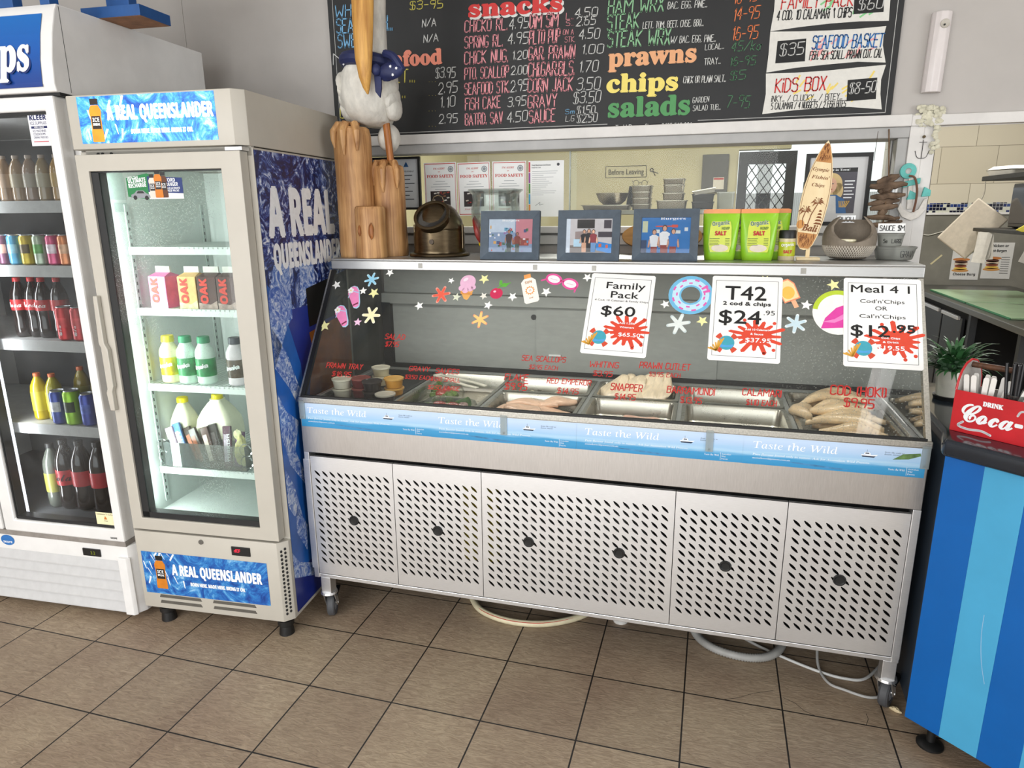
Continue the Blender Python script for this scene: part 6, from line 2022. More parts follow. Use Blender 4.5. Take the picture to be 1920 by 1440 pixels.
def pouch(label, x, y, rz):
    t = thing('salt_pouch', label, 'pouch', (x, y, SHZ), rz, 'green salt pouches')
    L = []
    for w_, d_, z in ((0.048, 0.022, 0.0), (0.050, 0.027, 0.012), (0.054, 0.026, 0.05), (0.057, 0.018, 0.10), (0.0585, 0.008, 0.14), (0.0585, 0.0022, 0.152)):
        L.append([(w_ * math.copysign(abs(math.cos(a)) ** 0.55, math.cos(a)), d_ * math.copysign(abs(math.sin(a)) ** 0.8, math.sin(a)), z) for a in [2 * PI * i / 28 for i in range(28)]])
    k = 28
    b_ = B(m_pgr)
    b_.add([p for l in L for p in l], [(j * k + i, j * k + (i + 1) % k, (j + 1) * k + (i + 1) % k, (j + 1) * k + i) for j in range(len(L) - 1) for i in range(k)] + [tuple(range(k))[::-1]])
    b_.build('pouch_body', t, smooth=True, ang=1.0)
    B(M('#d9822a', 0.3, var=0.05)).prism([(-0.0585, -0.0022, 0.152), (0.0585, -0.0022, 0.152), (0.0585, -0.0022, 0.163), (0.05, -0.0022, 0.166), (-0.05, -0.0022, 0.166), (-0.0585, -0.0022, 0.163)], (0, 0.0044, 0)).build('top_seal', t)
    P = Pl((0, -0.0285, 0.022), (1, 0, 0), (0, 0.115, 1))
    o = B(m_pyl).poly(P, [(-0.030, 0.005), (0.030, 0.005), (0.036, 0.03), (0.034, 0.085), (0.030, 0.105), (-0.030, 0.105), (-0.034, 0.085), (-0.036, 0.03)], 0.0018)
    o.use(flat('#d8cdbb')).disc(P, 0.0, 0.018, 0.027, 0.012, 20, 0.0024)
    o.use(flat('#2f4a1c'))
    for i in range(5):
        o.rect(P, -0.034, 0.048 - 0.005 * i, -0.002 - 0.003 * (i % 2), 0.0495 - 0.005 * i, 0.0026)
        o.rect(P, 0.016, 0.048 - 0.005 * i, 0.030, 0.0495 - 0.005 * i, 0.0026)
    po = o.build('printed_panel', t)
    o = B(m_wht).text(P, 'Organic', -0.028, 0.090, 0.056, 0.013, 'bold', 0.0034, rot=0.10, bold=0.0006)
    o.use(flat('#2b5a20')).text(P, 'Organic', -0.028, 0.090, 0.056, 0.013, 'bold', 0.0042, rot=0.10)
    o.text(P, 'HEMP', 0.002, 0.078, 0.026, 0.009, 'bold', 0.0034)
    o.use(flat('#b5291f')).text(P, 'SALT', -0.018, 0.060, 0.036, 0.0125, 'bold', 0.0034, bold=0.0008)
    o.build('lettering', po)
    return t


pouch('green salt pouch in the front row beside the photo frame', 1.377, 0.405, -0.02)
pouch('green salt pouch in the front row beside the small salt jar', 1.497, 0.402, 0.0)
pouch('green salt pouch half hidden behind the one by the photo frame', 1.420, 0.462, 0.0)
pouch('green salt pouch half hidden behind the one by the salt jar', 1.540, 0.462, 0.0)
t = thing('salt_jar', 'small salt jar with a black lid and green label beside the pouches', 'jar', (1.590, 0.422, SHZ))
B(M('#cdbf9a', 0.3, var=0.08)).lathe([(0, 0), (0.025, 0), (0.026, 0.003), (0.026, 0.072), (0, 0.072)], 24).build('glass_body', t, smooth=True)
ls = B(M('#b9c22a', 0.35, var=0.08)).lathe([(0.0262, 0.014), (0.0265, 0.016), (0.0265, 0.058), (0.0262, 0.060)], 24).build('label_sleeve', t, smooth=True)
B(m_black).lathe([(0.0255, 0.070), (0.027, 0.072), (0.027, 0.094), (0.025, 0.097), (0, 0.097)], 24).build('lid', t, smooth=True)
P = Pl((0, -0.0272, 0.018), (1, 0, 0), (0, 0, 1))
o = B(m_wht).text(P, 'Organic', -0.020, 0.027, 0.040, 0.0085, 'bold', 0.0005, rot=0.08)
o.use(flat('#b5291f')).text(P, 'SALT', -0.013, 0.006, 0.027, 0.009, 'bold', 0.0005, bold=0.0005)
o.build('lettering', ls)

# souvenir surfboard
m_ply = wood('pale_plywood', '#d8bd8c', '#ecd9b0', (8, 8, 3), 0.45)
m_burn = flat('#7a4416')
sb = thing('souvenir_surfboard', 'small pale wooden souvenir surfboard reading Bali on a stand', 'ornament', (1.657, 0.425, SHZ))
B(m_ply).prism([(-0.036, -0.022, 0), (0.036, -0.022, 0), (0.034, 0.022, 0), (-0.034, 0.022, 0)], (0, 0, 0.010)).build('base', sb, bevel=0.002)
B(m_ply).box(-0.007, -0.004, 0.010, 0.005, 0.006, 0.06).build('stem', sb)
rt = 0.135
PB = Pl((-0.016, -0.006, 0.033), (math.cos(rt), 0, -math.sin(rt)), (math.sin(rt), 0.05, math.cos(rt)))
HB = 0.345
half = [(0.0, 0.0), (0.012, 0.003), (0.024, 0.018), (0.033, 0.05), (0.040, 0.10), (0.0425, 0.15), (0.041, 0.20), (0.034, 0.25), (0.023, 0.295), (0.010, 0.33), (0.0, HB)]
outl = half + [(-x, y) for x, y in half[::-1][1:-1]]
bo = B(m_ply).prism([PB(x, y, -0.005) for x, y in outl], PB.n * 0.007).build('board', sb, bevel=0.001)
o = B(m_burn)
wy = lambda y: [x for x in (max(h1[0] + (h2[0] - h1[0]) * (y - h1[1]) / (h2[1] - h1[1]) for h1, h2 in zip(half, half[1:]) if h1[1] <= y <= h2[1]),)][0] * 0.9
for (ya, yb) in ((0.006, 0.055), (0.278, 0.335)):
    ys = [ya + (yb - ya) * i / 6 for i in range(7)]
    o.use(flat('#b98145')).poly(PB, [(wy(y), y) for y in ys] + [(-wy(y), y) for y in ys[::-1]], 0.0024)
    rnd = random.Random(int(ya * 1000))
    o.use(m_burn)
    for i in range(60):
        y = rnd.uniform(ya + 0.002, yb - 0.007)
        x = rnd.uniform(-1, 1) * (wy(y) - 0.003)
        o.line(PB, [(x, y), (x * 0.93 + rnd.uniform(-0.003, 0.003), y + 0.010)], 0.0012, 0.0028, False)
for s in (-1, 1):
    o.line(PB, [(s * wy(y), y) for y in [0.055 + 0.0223 * i for i in range(11)]], 0.0012, 0.0026, False)
o.text(PB, 'Gympie', -0.027, 0.250, 0.050, 0.011, 'serifi', 0.0028).text(PB, "Fishin'", -0.025, 0.226, 0.054, 0.011, 'serifi', 0.0028).text(PB, 'Chips', -0.020, 0.202, 0.040, 0.011, 'serifi', 0.0028)
for bx_, by, tx, ty in ((-0.006, 0.078, 0.012, 0.152), (-0.020, 0.078, -0.020, 0.122)):
    o.line(PB, [(bx_, by), ((bx_ + tx) / 2 - 0.004, (by + ty) / 2), (tx, ty)], 0.0028, 0.0028)
    for k in range(9):
        a = -0.5 + k * 0.52
        L = 0.023 if k % 2 else 0.019
        p1, p2 = (tx + 0.6 * L * math.cos(a), ty + 0.6 * L * math.sin(a) + 0.003), (tx + L * math.cos(a), ty + L * math.sin(a) - 0.004)
        o.poly(PB, [(tx, ty), (p1[0] - 0.002, p1[1] + 0.003), p2, (p1[0] + 0.001, p1[1] - 0.002)], 0.0030)
for k in range(5):
    wv = 0.013 - 0.002 * k
    o.poly(PB, [(0.024 - wv, 0.086 + 0.010 * k), (0.024 + wv, 0.086 + 0.010 * k), (0.024 + wv * 0.5, 0.092 + 0.010 * k), (0.024 - wv * 0.5, 0.092 + 0.010 * k)], 0.0028)
o.text(PB, 'Bali', -0.018, 0.062, 0.046, 0.021, 'serifi', 0.0032, bold=0.0006)
o.use(flat('#c58a46')).disc(PB, -0.027, 0.080, 0.012, 0.014, 16, 0.0026)
o.build('burnt_picture', bo)
t = sb

# round pot with a scooped mouth
m_pot = M('#857a6c', 0.75, var=0.16, scale=18, bump=0.5)
pt = thing('scooped_pot', 'grey-brown coconut-shaped pot with a scooped open front', 'pot', (1.790, 0.498, SHZ))
n, R_ = 40, 0.083
vs, fs, LV = [], [], 9
for j in range(LV + 1):
    for i in range(n):
        a = 2 * PI * i / n
        d_ = abs((a + PI / 2 + PI) % (2 * PI) - PI)      # angle away from the front
        top = 0.128 - 0.070 * max(0.0, math.cos(min(PI / 2, 1.25 * d_))) ** 0.7 + 0.012 * math.exp(-((d_ - 1.35) / 0.22) ** 2)
        z = 0.004 + (top - 0.004) * j / LV
        zz = (z - 0.066) / 0.074
        r = R_ * math.sqrt(max(0.12, 1 - min(1, abs(zz)) ** 2 * 0.80))
        vs.append((r * math.cos(a), r * math.sin(a), z))
for j in range(LV):
    for i in range(n):
        fs.append((j * n + i, j * n + (i + 1) % n, (j + 1) * n + (i + 1) % n, (j + 1) * n + i))
fs.append(tuple(range(n))[::-1])
k0 = len(vs)
for j in range(LV + 1):
    for i in range(n):
        x, y, z = vs[j * n + i]
        vs.append((x * 0.88, y * 0.88, max(z, 0.014)))
for j in range(LV):
    for i in range(n):
        fs.append((k0 + j * n + i, k0 + (j + 1) * n + i, k0 + (j + 1) * n + (i + 1) % n, k0 + j * n + (i + 1) % n))
for i in range(n):
    fs.append((LV * n + i, LV * n + (i + 1) % n, k0 + LV * n + (i + 1) % n, k0 + LV * n + i))
fs.append(tuple(k0 + i for i in range(n)))
o = B(m_pot)
o.add(vs, fs)
o.build('shell', pt, smooth=True, ang=0.9)
o = B(M('#c9c0b2', 0.8, var=0.1))
for k in range(30):
    for dr in (-1, 1):
        a0 = -PI * 0.98 + k * 0.105
        P_ = []
        for q in range(5):
            a = a0 + dr * q * 0.07
            z = 0.010 + q * 0.009
            zz = (z - 0.066) / 0.074
            r = R_ * math.sqrt(max(0.12, 1 - min(1, abs(zz)) ** 2 * 0.80)) + 0.0012
            P_.append((r * math.cos(a), r * math.sin(a), z))
        if z < 0.055 and -PI < a0 < 0.1:
            o.tube(P_, 0.0013, 4, caps=False)
o.build('net_pattern', pt)
B(m_wht).box(-0.035, 0.052, 0.118, 0.022, 0.054, 0.142).build('paper_tag', pt)
B(m_black).hand(Pl((-0.03, 0.0515, 0.122), (1, 0, 0), (0, 0, 1)), 'BIJOU', 0, 0, 0.045, 0.014, 0.0022).build('lettering', pt)
tub('#e3d49a', (1.778, 0.462, SHZ + 0.034), 'cream sauce tub sitting inside the scooped pot', '#ece4c4', 0.026, 0.032)
bpy.data.objects[[o.name for o in COL.objects if o.name.startswith('sauce_tub')][-1]]['group'] = 'sauce tub in the pot'
t = tag(B(M('#c9a94a', 0.5, var=0.15)).blob((0, 0, 0), 0.022, 0.016, 0.012, 12, 8, 0.2, seed=4).build('sauce_sachet', smooth=True), 'crumpled yellow sauce sachet inside the scooped pot', 'sachet')
t.location = (1.818, 0.458, SHZ + 0.042)

# plastic price tubs
m_fro = pane('frosted_tub', '#eef0ee', refl=1.2, base=0.30, fog=0.05, fog_col='#dfe0da')


def price_tub(label, x, y, z, r, h, words):
    t = thing('price_tub', label, 'tub', (x, y, z), group='price tubs at the shelf end')
    B(m_fro).lathe([(0, 0.001), (r * 0.82, 0.001), (r * 0.86, 0.004), (r * 0.97, h * 0.82), (r * 1.0, h * 0.84), (r * 1.04, h), (r * 1.0, h), (r * 0.95, h * 0.85), (r * 0.83, 0.005), (0, 0.004)], 32).build('tub_body', t, smooth=True)
    o = B(m_black)
    for s_, x0, z0, w_, hh in words:
        nn = len(s_)
        a0 = x0 / r
        for i, ch in enumerate(s_):
            a = -PI / 2 + a0 + (w_ / r) * i / nn
            rr = r * (0.90 + 0.1 * z0 / h) + 0.001
            o.hand(Pl((rr * math.cos(a), rr * math.sin(a), z0), (-math.sin(a), math.cos(a), 0.05), (0.0, 0.0, 1)), ch, 0, 0, w_ / nn * 0.72, hh, 0.0016, 0.0006)
    o.build('lettering', t)
    return t


price_tub('wide clear tub lettered Gravy at the end of the shelf', 1.932, 0.505, SHZ, 0.063, 0.042, [('GRAVY', 0.005, 0.010, 0.055, 0.020)])
price_tub('small clear tub standing on the wide Gravy tub', 1.915, 0.505, SHZ + 0.0425, 0.040, 0.042, [('Sm', -0.030, 0.012, 0.014, 0.012), ('LARGE', -0.004, 0.012, 0.036, 0.012)])
t = thing('price_card', 'white card lettered Sauce standing on the small clear tub', 'sign', (1.915, 0.500, SHZ + 0.086))
B(m_sheet).box(-0.042, 0.0, 0, 0.038, 0.002, 0.030).build('card', t)
B(m_black).hand(Pl((-0.036, -0.0006, 0.007), (1, 0, 0), (0, 0, 1)), 'SAUCE $M', 0, 0, 0.072, 0.016, 0.0022).build('lettering', t)
# wooden platter leaning on the sill
t = tag(B(wood('orange_timber', '#9a6a34', '#cf9c58', (3, 30, 30))).lathe([(0, -0.008), (1.0, -0.008), (1.0, 0.008), (0, 0.008)], 40, (0, 0, 0), Matrix.Diagonal((0.152, 0.058, 1, 1))).build('wooden_platter', bevel=0.003), 'oval orange wooden platter leaning behind the photo frames', 'platter')
t.location = (1.165, 0.715, 1.4265)
t.rotation_euler = (math.radians(72), 0, 0)

# ================================================================ menu board and wall
BOARD = [('WHiTiNG...','b','h',-0.21,2.314,0.221,0.044,-0.017),('SEA PERCH...','b','h',-0.209,2.254,0.253,0.053,-0.019),('SWEETLiP...','b','h',-0.207,2.197,0.22,0.05,-0.006),('$3-95','y','k',0.125,2.317,0.141,0.03,-0.024),('N/A','c','k',0.176,2.25,0.06,0.028,0.012),('N/A','c','k',0.18,2.193,0.063,0.028,0.014),('seafood','o','s',-0.042,2.112,0.3,0.056,-0.007),('M','c','k',-0.235,2.132,0.062,0.043,0.027),('CUTLET...','y','h',-0.107,2.054,0.24,0.049,-0.036),('STRiP...','y','h',-0.111,1.994,0.198,0.049,-0.026),('SCALLOP...','y','h',-0.181,1.936,0.246,0.047,-0.025),('CAL...','y','h',-0.219,1.921,0.122,0.045,-0.041),('$3.95','c','k',0.226,2.055,0.085,0.039,0.007),('2.95','c','k',0.236,1.996,0.082,0.042,0.015),('1.10','c','k',0.24,1.942,0.067,0.04,0.034),('2.95','c','k',0.235,1.88,0.08,0.035,0.028),('...','y','h',0.198,2.043,0.027,0.011,-0.054),('...','y','h',0.196,1.99,0.028,0.011,-0.049),('...','y','h',0.193,1.931,0.028,0.011,-0.044),('...','y','h',0.191,1.871,0.028,0.011,-0.039),('snacks','w','s',0.376,2.265,0.387,0.059,-0.019),('snacks','R','s',0.37,2.273,0.386,0.059,-0.02),('CHiCKO RL.','p','h',0.357,2.218,0.175,0.041,-0.02),('SPRiNG RL.','p','h',0.355,2.159,0.158,0.042,-0.008),('CHiCK NUG.','p','h',0.353,2.101,0.18,0.045,-0.009),('PTO. SCALLOP','p','h',0.352,2.044,0.184,0.042,-0.005),('SEAFOOD STK.','p','h',0.35,1.986,0.188,0.043,-0),('FiSH CAKE','p','h',0.352,1.928,0.149,0.044,0.019),('BATRD. SAV','p','h',0.35,1.869,0.159,0.043,0.021),('4.95','c','k',0.54,2.215,0.078,0.04,-0.009),('4.95','c','k',0.534,2.162,0.082,0.04,-0.006),('1.20','c','k',0.551,2.105,0.062,0.03,0.019),('2.00','c','k',0.547,2.05,0.065,0.031,0.021),('2.95','c','k',0.544,1.988,0.069,0.041,0.024),('3.95','c','k',0.532,1.933,0.075,0.035,0.024),('4.50','c','k',0.528,1.874,0.084,0.039,0.022),('DiM SiM','p','h',0.624,2.213,0.111,0.048,-0.011),('PLTO PUP','p','h',0.622,2.157,0.12,0.047,-0.009),('GAR. PRAWN','p','h',0.619,2.1,0.182,0.046,-0.023),('CHi.GAR.BLS.','p','h',0.617,2.04,0.183,0.049,-0.018),('CORN JACK','p','h',0.615,1.982,0.179,0.048,-0.011),('GRAVY','p','h',0.616,1.923,0.116,0.046,0.017),('SAUCE','p','h',0.621,1.867,0.105,0.047,0.029),('L..','p','h',0.767,2.234,0.027,0.022,-0.075),('S..','p','h',0.767,2.211,0.027,0.018,-0.072),('ON A','p','h',0.756,2.181,0.041,0.018,-0.07),('STK.','p','h',0.763,2.154,0.038,0.019,-0.067),('4.50','c','k',0.8,2.238,0.085,0.032,-0.032),('2.65','c','k',0.806,2.209,0.073,0.032,-0.021),('4.50','c','k',0.817,2.162,0.078,0.035,-0.02),('1.00','c','k',0.826,2.108,0.085,0.032,-0.019),('1.70','c','k',0.817,2.044,0.075,0.039,-0.006),('3.50','c','k',0.811,1.98,0.09,0.044,-0.008),('$3.50','c','k',0.798,1.933,0.106,0.042,-0.01),('$1.50','c','k',0.813,1.889,0.071,0.032,0.013),('$2.50','c','k',0.814,1.861,0.079,0.033,0.01),('Sm','b','k',0.767,1.896,0.036,0.017,-0.043),('L.G','c','k',0.769,1.868,0.033,0.021,-0.04),('HAM WRX','g','h',0.927,2.24,0.203,0.048,-0.023),('STEAK','g','h',0.926,2.183,0.116,0.051,0.024),('STEAK WRX','g','h',0.928,2.125,0.23,0.053,-0.017),('BAC, EGG, PiNE...','w','h',1.146,2.24,0.139,0.023,-0.044),('LETT, TOM, BEET, CHSE, BBQ...','w','h',1.058,2.181,0.218,0.022,-0.05),('W/ BAC, EGG, PiNE...','w','h',1.162,2.124,0.16,0.023,-0.037),('LOCAL...','w','h',1.287,2.093,0.066,0.019,0.009),('TRAY...','w','h',1.287,2.042,0.057,0.022,0.026),('CHiCK OR PLAiN SALT...','w','h',1.215,1.984,0.151,0.023,-0.021),('GARDEN','w','h',1.253,1.913,0.058,0.019,0.039),('SALAD TUB...','w','h',1.255,1.885,0.099,0.019,0.007),('10-95','r','k',1.376,2.24,0.079,0.038,0.022),('14-95','r','k',1.377,2.184,0.089,0.04,0.018),('16-95','r','k',1.377,2.12,0.089,0.043,0.025),('prawns','a','s',0.932,2.058,0.328,0.062,-0.003),('chips','Y','s',0.927,1.967,0.272,0.063,-0.016),('salads','G','s',0.933,1.877,0.314,0.069,-0.005),('45/kg','d','k',1.378,2.082,0.103,0.033,-0.029),('16-95','d','k',1.374,2.034,0.091,0.03,-0.019),('$5','d','k',1.381,1.985,0.053,0.031,0.014),('7-95','d','k',1.375,1.889,0.079,0.041,0.002),('Todd Dwyer Signart 0405 560 006','w','n',0.966,1.833,0.29,0.02,-0.005),('FAMiLY PACK','R','h',1.539,2.209,0.231,0.04,-0.044),('4 COD, 10 CALAMARi & CHiPS','k','h',1.527,2.174,0.242,0.03,-0.042),('$60','c','k',1.789,2.187,0.076,0.034,0.025),('$35','c','k',1.546,2.055,0.078,0.04,0.043),('SEAFOOD BASKET','B','h',1.652,2.072,0.226,0.042,-0.029),('FiSH, SEA SCALL, PRAWN CUT, CAL','k','h',1.647,2.038,0.233,0.027,-0.027),('KiDS BOX','R','h',1.541,1.935,0.167,0.045,-0),('iNKY... / CLUCKY... / BiTEY...','k','h',1.531,1.904,0.236,0.02,-0.012),('5 CALAMARi / 4 NUGGETS / 2 FiSH BiTES','k','h',1.532,1.878,0.249,0.022,-0.011),('$8-50','c','k',1.788,1.917,0.084,0.036,0.049)]
PANELS = [[(1.516, 2.274), (1.894, 2.242), (1.887, 2.21), (1.89, 2.146), (1.798, 2.151), (1.706, 2.151), (1.607, 2.147), (1.509, 2.14), (1.516, 2.205)], [(1.509, 2.139), (1.608, 2.133), (1.709, 2.129), (1.801, 2.128), (1.884, 2.13), (1.879, 2.098), (1.88, 2.07), (1.895, 2.014), (1.806, 2.022), (1.708, 2.019), (1.601, 2.014), (1.506, 2.004), (1.509, 2.065)], [(1.505, 2.001), (1.602, 1.998), (1.71, 1.999), (1.814, 2.004), (1.897, 2.007), (1.887, 1.96), (1.89, 1.913), (1.9, 1.862), (1.793, 1.875), (1.704, 1.876), (1.601, 1.871), (1.503, 1.863), (1.51, 1.932)]]
BOXES = [[(1.773, 2.241), (1.867, 2.242), (1.87, 2.175), (1.776, 2.175)], [(1.536, 2.106), (1.631, 2.108), (1.633, 2.034), (1.534, 2.033)], [(1.78, 1.964), (1.874, 1.967), (1.877, 1.897), (1.783, 1.894)]]
m_bb = M('#191a1b', 0.6, var=0.12, scale=6)
BC = dict(b='#6fa6cc', y='#d2c65a', c='#c9c9c6', o='#e58a72', p='#dc8f96', g='#83b489', r='#dd7742', d='#3c6a48', w='#d6d6d2', R='#c8302e', a='#e3a678', Y='#ecd970', G='#4d9256', k='#17181a', B='#2f6fb0')
mb = thing('menu_board', 'large black hand-lettered menu board fixed above the serving window', 'menu board', (0, 0, 0))
B(m_bb).box(-0.245, 0.785, 1.843, 1.932, 0.7995, 2.78).build('board', mb, bevel=0.002)
PM = Pl((0, 0.7848, 0), (1, 0, 0), (0, 0, 1))
o = B(flat('#b9b9b6'))
o.rect(PM, -0.22, 1.850, 0.935, 1.852, 0.0003).rect(PM, 1.275, 1.850, 1.912, 1.852, 0.0003).rect(PM, 1.911, 1.850, 1.913, 2.75, 0.0003).rect(PM, -0.222, 1.85, -0.220, 2.75, 0.0003)
o.build('border_line', mb)
for pts in PANELS:
    B(flat('#d9d7d0')).poly(PM, pts, 0.0006).build('price_panel', mb)
sm = [B(flat(c)) for c in ('#e9cf6a', '#e8a2a0', '#7fc486')]
rnd = random.Random(11)
for k, (x0, x1, z0, z1, n_) in enumerate(((1.60, 1.88, 1.885, 1.985, 14), (1.63, 1.87, 2.03, 2.115, 18), (1.66, 1.88, 2.16, 2.235, 12))):
    for i in range(n_):
        x, z, a = rnd.uniform(x0, x1 - 0.03), rnd.uniform(z0, z1 - 0.02), rnd.uniform(0.4, 1.2)
        sm[k].line(PM, [(x, z), (x + 0.028 * math.cos(a), z + 0.028 * math.sin(a))], 0.006, 0.0009 + 0.00001 * i, False)
for s_ in sm:
    s_.build('pastel_smear', mb)
bb = B(M('#111213', 0.7, var=0.1))
for pts in BOXES:
    bb = B(M('#111213', 0.7, var=0.1)).poly(PM, pts, 0.0014).build('price_box', mb)
by = {}
for tx, c, st_, x, z, w_, h_, r_ in BOARD:
    b_ = by.setdefault(c, B(flat(BC[c])))
    r_ = max(-0.03, min(0.03, r_))
    if st_ == 'h':
        b_.hand(PM, tx, x, z, w_, h_, max(0.0016, h_ * 0.10), 0.0018, shear=0.05, rot=r_, jit=0.015)
    elif st_ == 'k':
        b_.hand(PM, tx, x, z, w_, h_, 0.0032 if h_ > 0.025 else 0.002, 0.0018, shear=0.12, rot=r_, jit=0.05)
    elif st_ == 's':
        b_.text(PM, tx, x, z, w_, h_ * 1.0, 'serif', 0.0024 if c != 'w' else 0.0012, rot=r_, bold=0.0032)
    else:
        b_.text(PM, tx, x, z, w_, h_ * 0.7, 'sans', 0.0018, rot=r_)
for c, b_ in by.items():
    b_.build('lettering', mb)

# alarm sensor on the wall
t = thing('wall_sensor', 'long white alarm sensor on the wall above the pass-through', 'sensor', (2.048, 0.7985, 1.909), rot=(0, math.radians(1.0), 0))
o = B(M('#d9d2d0', 0.35, var=0.02))
o.prism([(-0.031, 0.0, 0), (-0.031, -0.016, 0), (-0.022, -0.028, 0), (-0.008, -0.036, 0), (0.012, -0.036, 0), (0.026, -0.026, 0), (0.031, -0.010, 0), (0.031, 0.0, 0)], (0, 0, 0.252))
o.build('housing', t, bevel=0.003)
B(M('#b9b3a8', 0.4)).lathe([(0, 0.002), (0.010, 0.001), (0.014, 0.003), (0.0145, 0.0)], 20, (0, 0, 0), Matrix.Translation((0.006, -0.036, 0.212)) @ Matrix.Rotation(PI / 2, 4, 'X')).build('lens', t, smooth=True)
B(m_dark).cyl((0, 0, 0), 0.003, 0, 0.004, 10, Matrix.Translation((0.004, -0.0365, 0.208)) @ Matrix.Rotation(PI / 2, 4, 'X')).build('indicator', t)

# certificates on the window glass
def certificate(label, x, z, w_, h_, rot, kind):
    t = thing('certificate', label, 'certificate', (x, 0.8765, z), group='certificates on the serving window', rot=(0, -rot, 0))
    B(M('#e9e9e6', 0.5, var=0.01)).box(0, 0, 0, w_, 0.0015, h_).build('paper', t)
    P = Pl((0, -0.0003, 0), (1, 0, 0), (0, 0, 1))
    o = B(flat('#c23a2c'))
    if kind == 'food':
        for a, b_, c, d in ((0.004, 0.004, w_ - 0.004, 0.007), (0.004, h_ - 0.007, w_ - 0.004, h_ - 0.004), (0.004, 0.004, 0.006, h_ - 0.004), (w_ - 0.006, 0.004, w_ - 0.004, h_ - 0.004)):
            o.rect(P, a, b_, c, d, 0.0002)
        o.text(P, "I'M ALERT", w_ * 0.47, h_ * 0.87, 0.054, 0.0075, 'serif', 0.0003, align='c').text(P, 'IN', w_ * 0.47, h_ * 0.815, 0.009, 0.005, 'serif', 0.0003, align='c')
        o.text(P, 'FOOD SAFETY', w_ * 0.5, h_ * 0.715, 0.125, 0.0125, 'serif', 0.0003, align='c', bold=0.0002)
        o.use(flat('#8d9296')).ring(P, w_ * 0.83, h_ * 0.87, 0.009, 0.013, 18, 0.0003).disc(P, w_ * 0.83, h_ * 0.87, 0.007, off=0.0003)
        for q, ww in enumerate((0.3, 0.45, 0.6, 0.35)):
            o.rect(P, w_ * (0.5 - ww / 2), h_ * (0.64 - 0.05 * q), w_ * (0.5 + ww / 2), h_ * (0.648 - 0.05 * q), 0.0002)
        rnd = random.Random(2)
        o.use(flat('#2b2220')).rect(P, w_ * 0.18, h_ * 0.17, w_ * 0.80, h_ * 0.46, 0.0002)
        for q in range(16):
            xx, yy = rnd.uniform(0.2, 0.72) * w_, rnd.uniform(0.18, 0.43) * h_
            o.use(flat(rnd.choice(['#a33b34', '#c9b9a8', '#8a5a3a', '#d8d2ca', '#6a2a28']))).poly(P, [(xx, yy), (xx + 0.012, yy + 0.002), (xx + 0.010, yy + 0.007), (xx - 0.002, yy + 0.005)], 0.0004)
        o.use(flat('#c23a2c')).text(P, 'food safe', w_ * 0.2, h_ * 0.11, 0.05, 0.006, 'ital', 0.0003)
    else:
        for q, c in enumerate(('#c2304a', '#8a3a8c', '#4a8a3c', '#3f9cc8', '#e08a3a')):
            o.use(flat(c)).rect(P, 0.001, h_ * (0.80 - 0.19 * q), 0.008, h_ * (0.98 - 0.19 * q), 0.0002)
        o.use(flat('#3a3d42')).text(P, 'Food Business Certificate', 0.014, h_ * 0.91, 0.082, 0.006, 'bold', 0.0003).text(P, 'Food Act 2006', 0.014, h_ * 0.87, 0.04, 0.005, 'bold', 0.0003)
        o.disc(P, w_ * 0.84, h_ * 0.93, 0.006, off=0.0003)
        o.use(flat('#9a9ca0'))
        for q, ww in enumerate((0.9, 0.85, 0.4, 0.75, 0.5, 0.6, 0.7, 0.55, 0.5, 0.3, 0.85, 0.8, 0.4)):
            o.rect(P, 0.016, h_ * (0.81 - 0.035 * q), 0.016 + (w_ - 0.03) * ww, h_ * (0.816 - 0.035 * q), 0.0002)
        o.use(flat('#3a3d42')).line(P, [(0.03, h_ * 0.2), (0.05, h_ * 0.26), (0.048, h_ * 0.21), (0.065, h_ * 0.23)], 0.0012, 0.0003)
    o.build('print', t)
    return t


certificate('white food safety certificate with a red border beside the dark framed one', 0.122, 1.511, 0.150, 0.222, 0.006, 'food')
certificate('white food safety certificate with a red border in the middle of three', 0.278, 1.508, 0.148, 0.222, 0.010, 'food')
certificate('white food safety certificate with a red border next to the colour-barred one', 0.434, 1.509, 0.149, 0.222, -0.004, 'food')
certificate('white certificate with coloured bars down its left edge', 0.594, 1.502, 0.152, 0.227, 0.0, 'plain')
t = thing('framed_certificate', 'dark framed certificate partly hidden behind the carved logs', 'certificate', (-0.128, 0.868, 1.536))
o = B(m_black)
for a, b_, c, d in ((0, 0, 0.235, 0.010), (0, 0.215, 0.235, 0.225), (0, 0.01, 0.010, 0.215), (0.225, 0.01, 0.235, 0.215)):
    o.box(a, -0.006, b_, c, 0.008, d)
o.build('frame', t)
B(M('#d9dcdf', 0.4, var=0.01)).box(0.008, 0.002, 0.008, 0.227, 0.006, 0.217).build('paper', t)
P = Pl((0, 0.0017, 0), (1, 0, 0), (0, 0, 1))
o = B(flat('#2c5a8c')).poly(P, [(0.155, 0.182), (0.180, 0.182), (0.168, 0.205)], 0.0002)
o.use(flat('#44484e')).text(P, 'CERTIFICATE OF ACHIEVEMENT', 0.06, 0.160, 0.145, 0.006, 'sans', 0.0003)
for q, ww in enumerate((0.12, 0.10, 0.14, 0.08, 0.12, 0.09, 0.13)):
    o.rect(P, 0.135 - ww / 2, 0.145 - 0.017 * q, 0.135 + ww / 2, 0.1485 - 0.017 * q, 0.0002)
o.build('print', t)

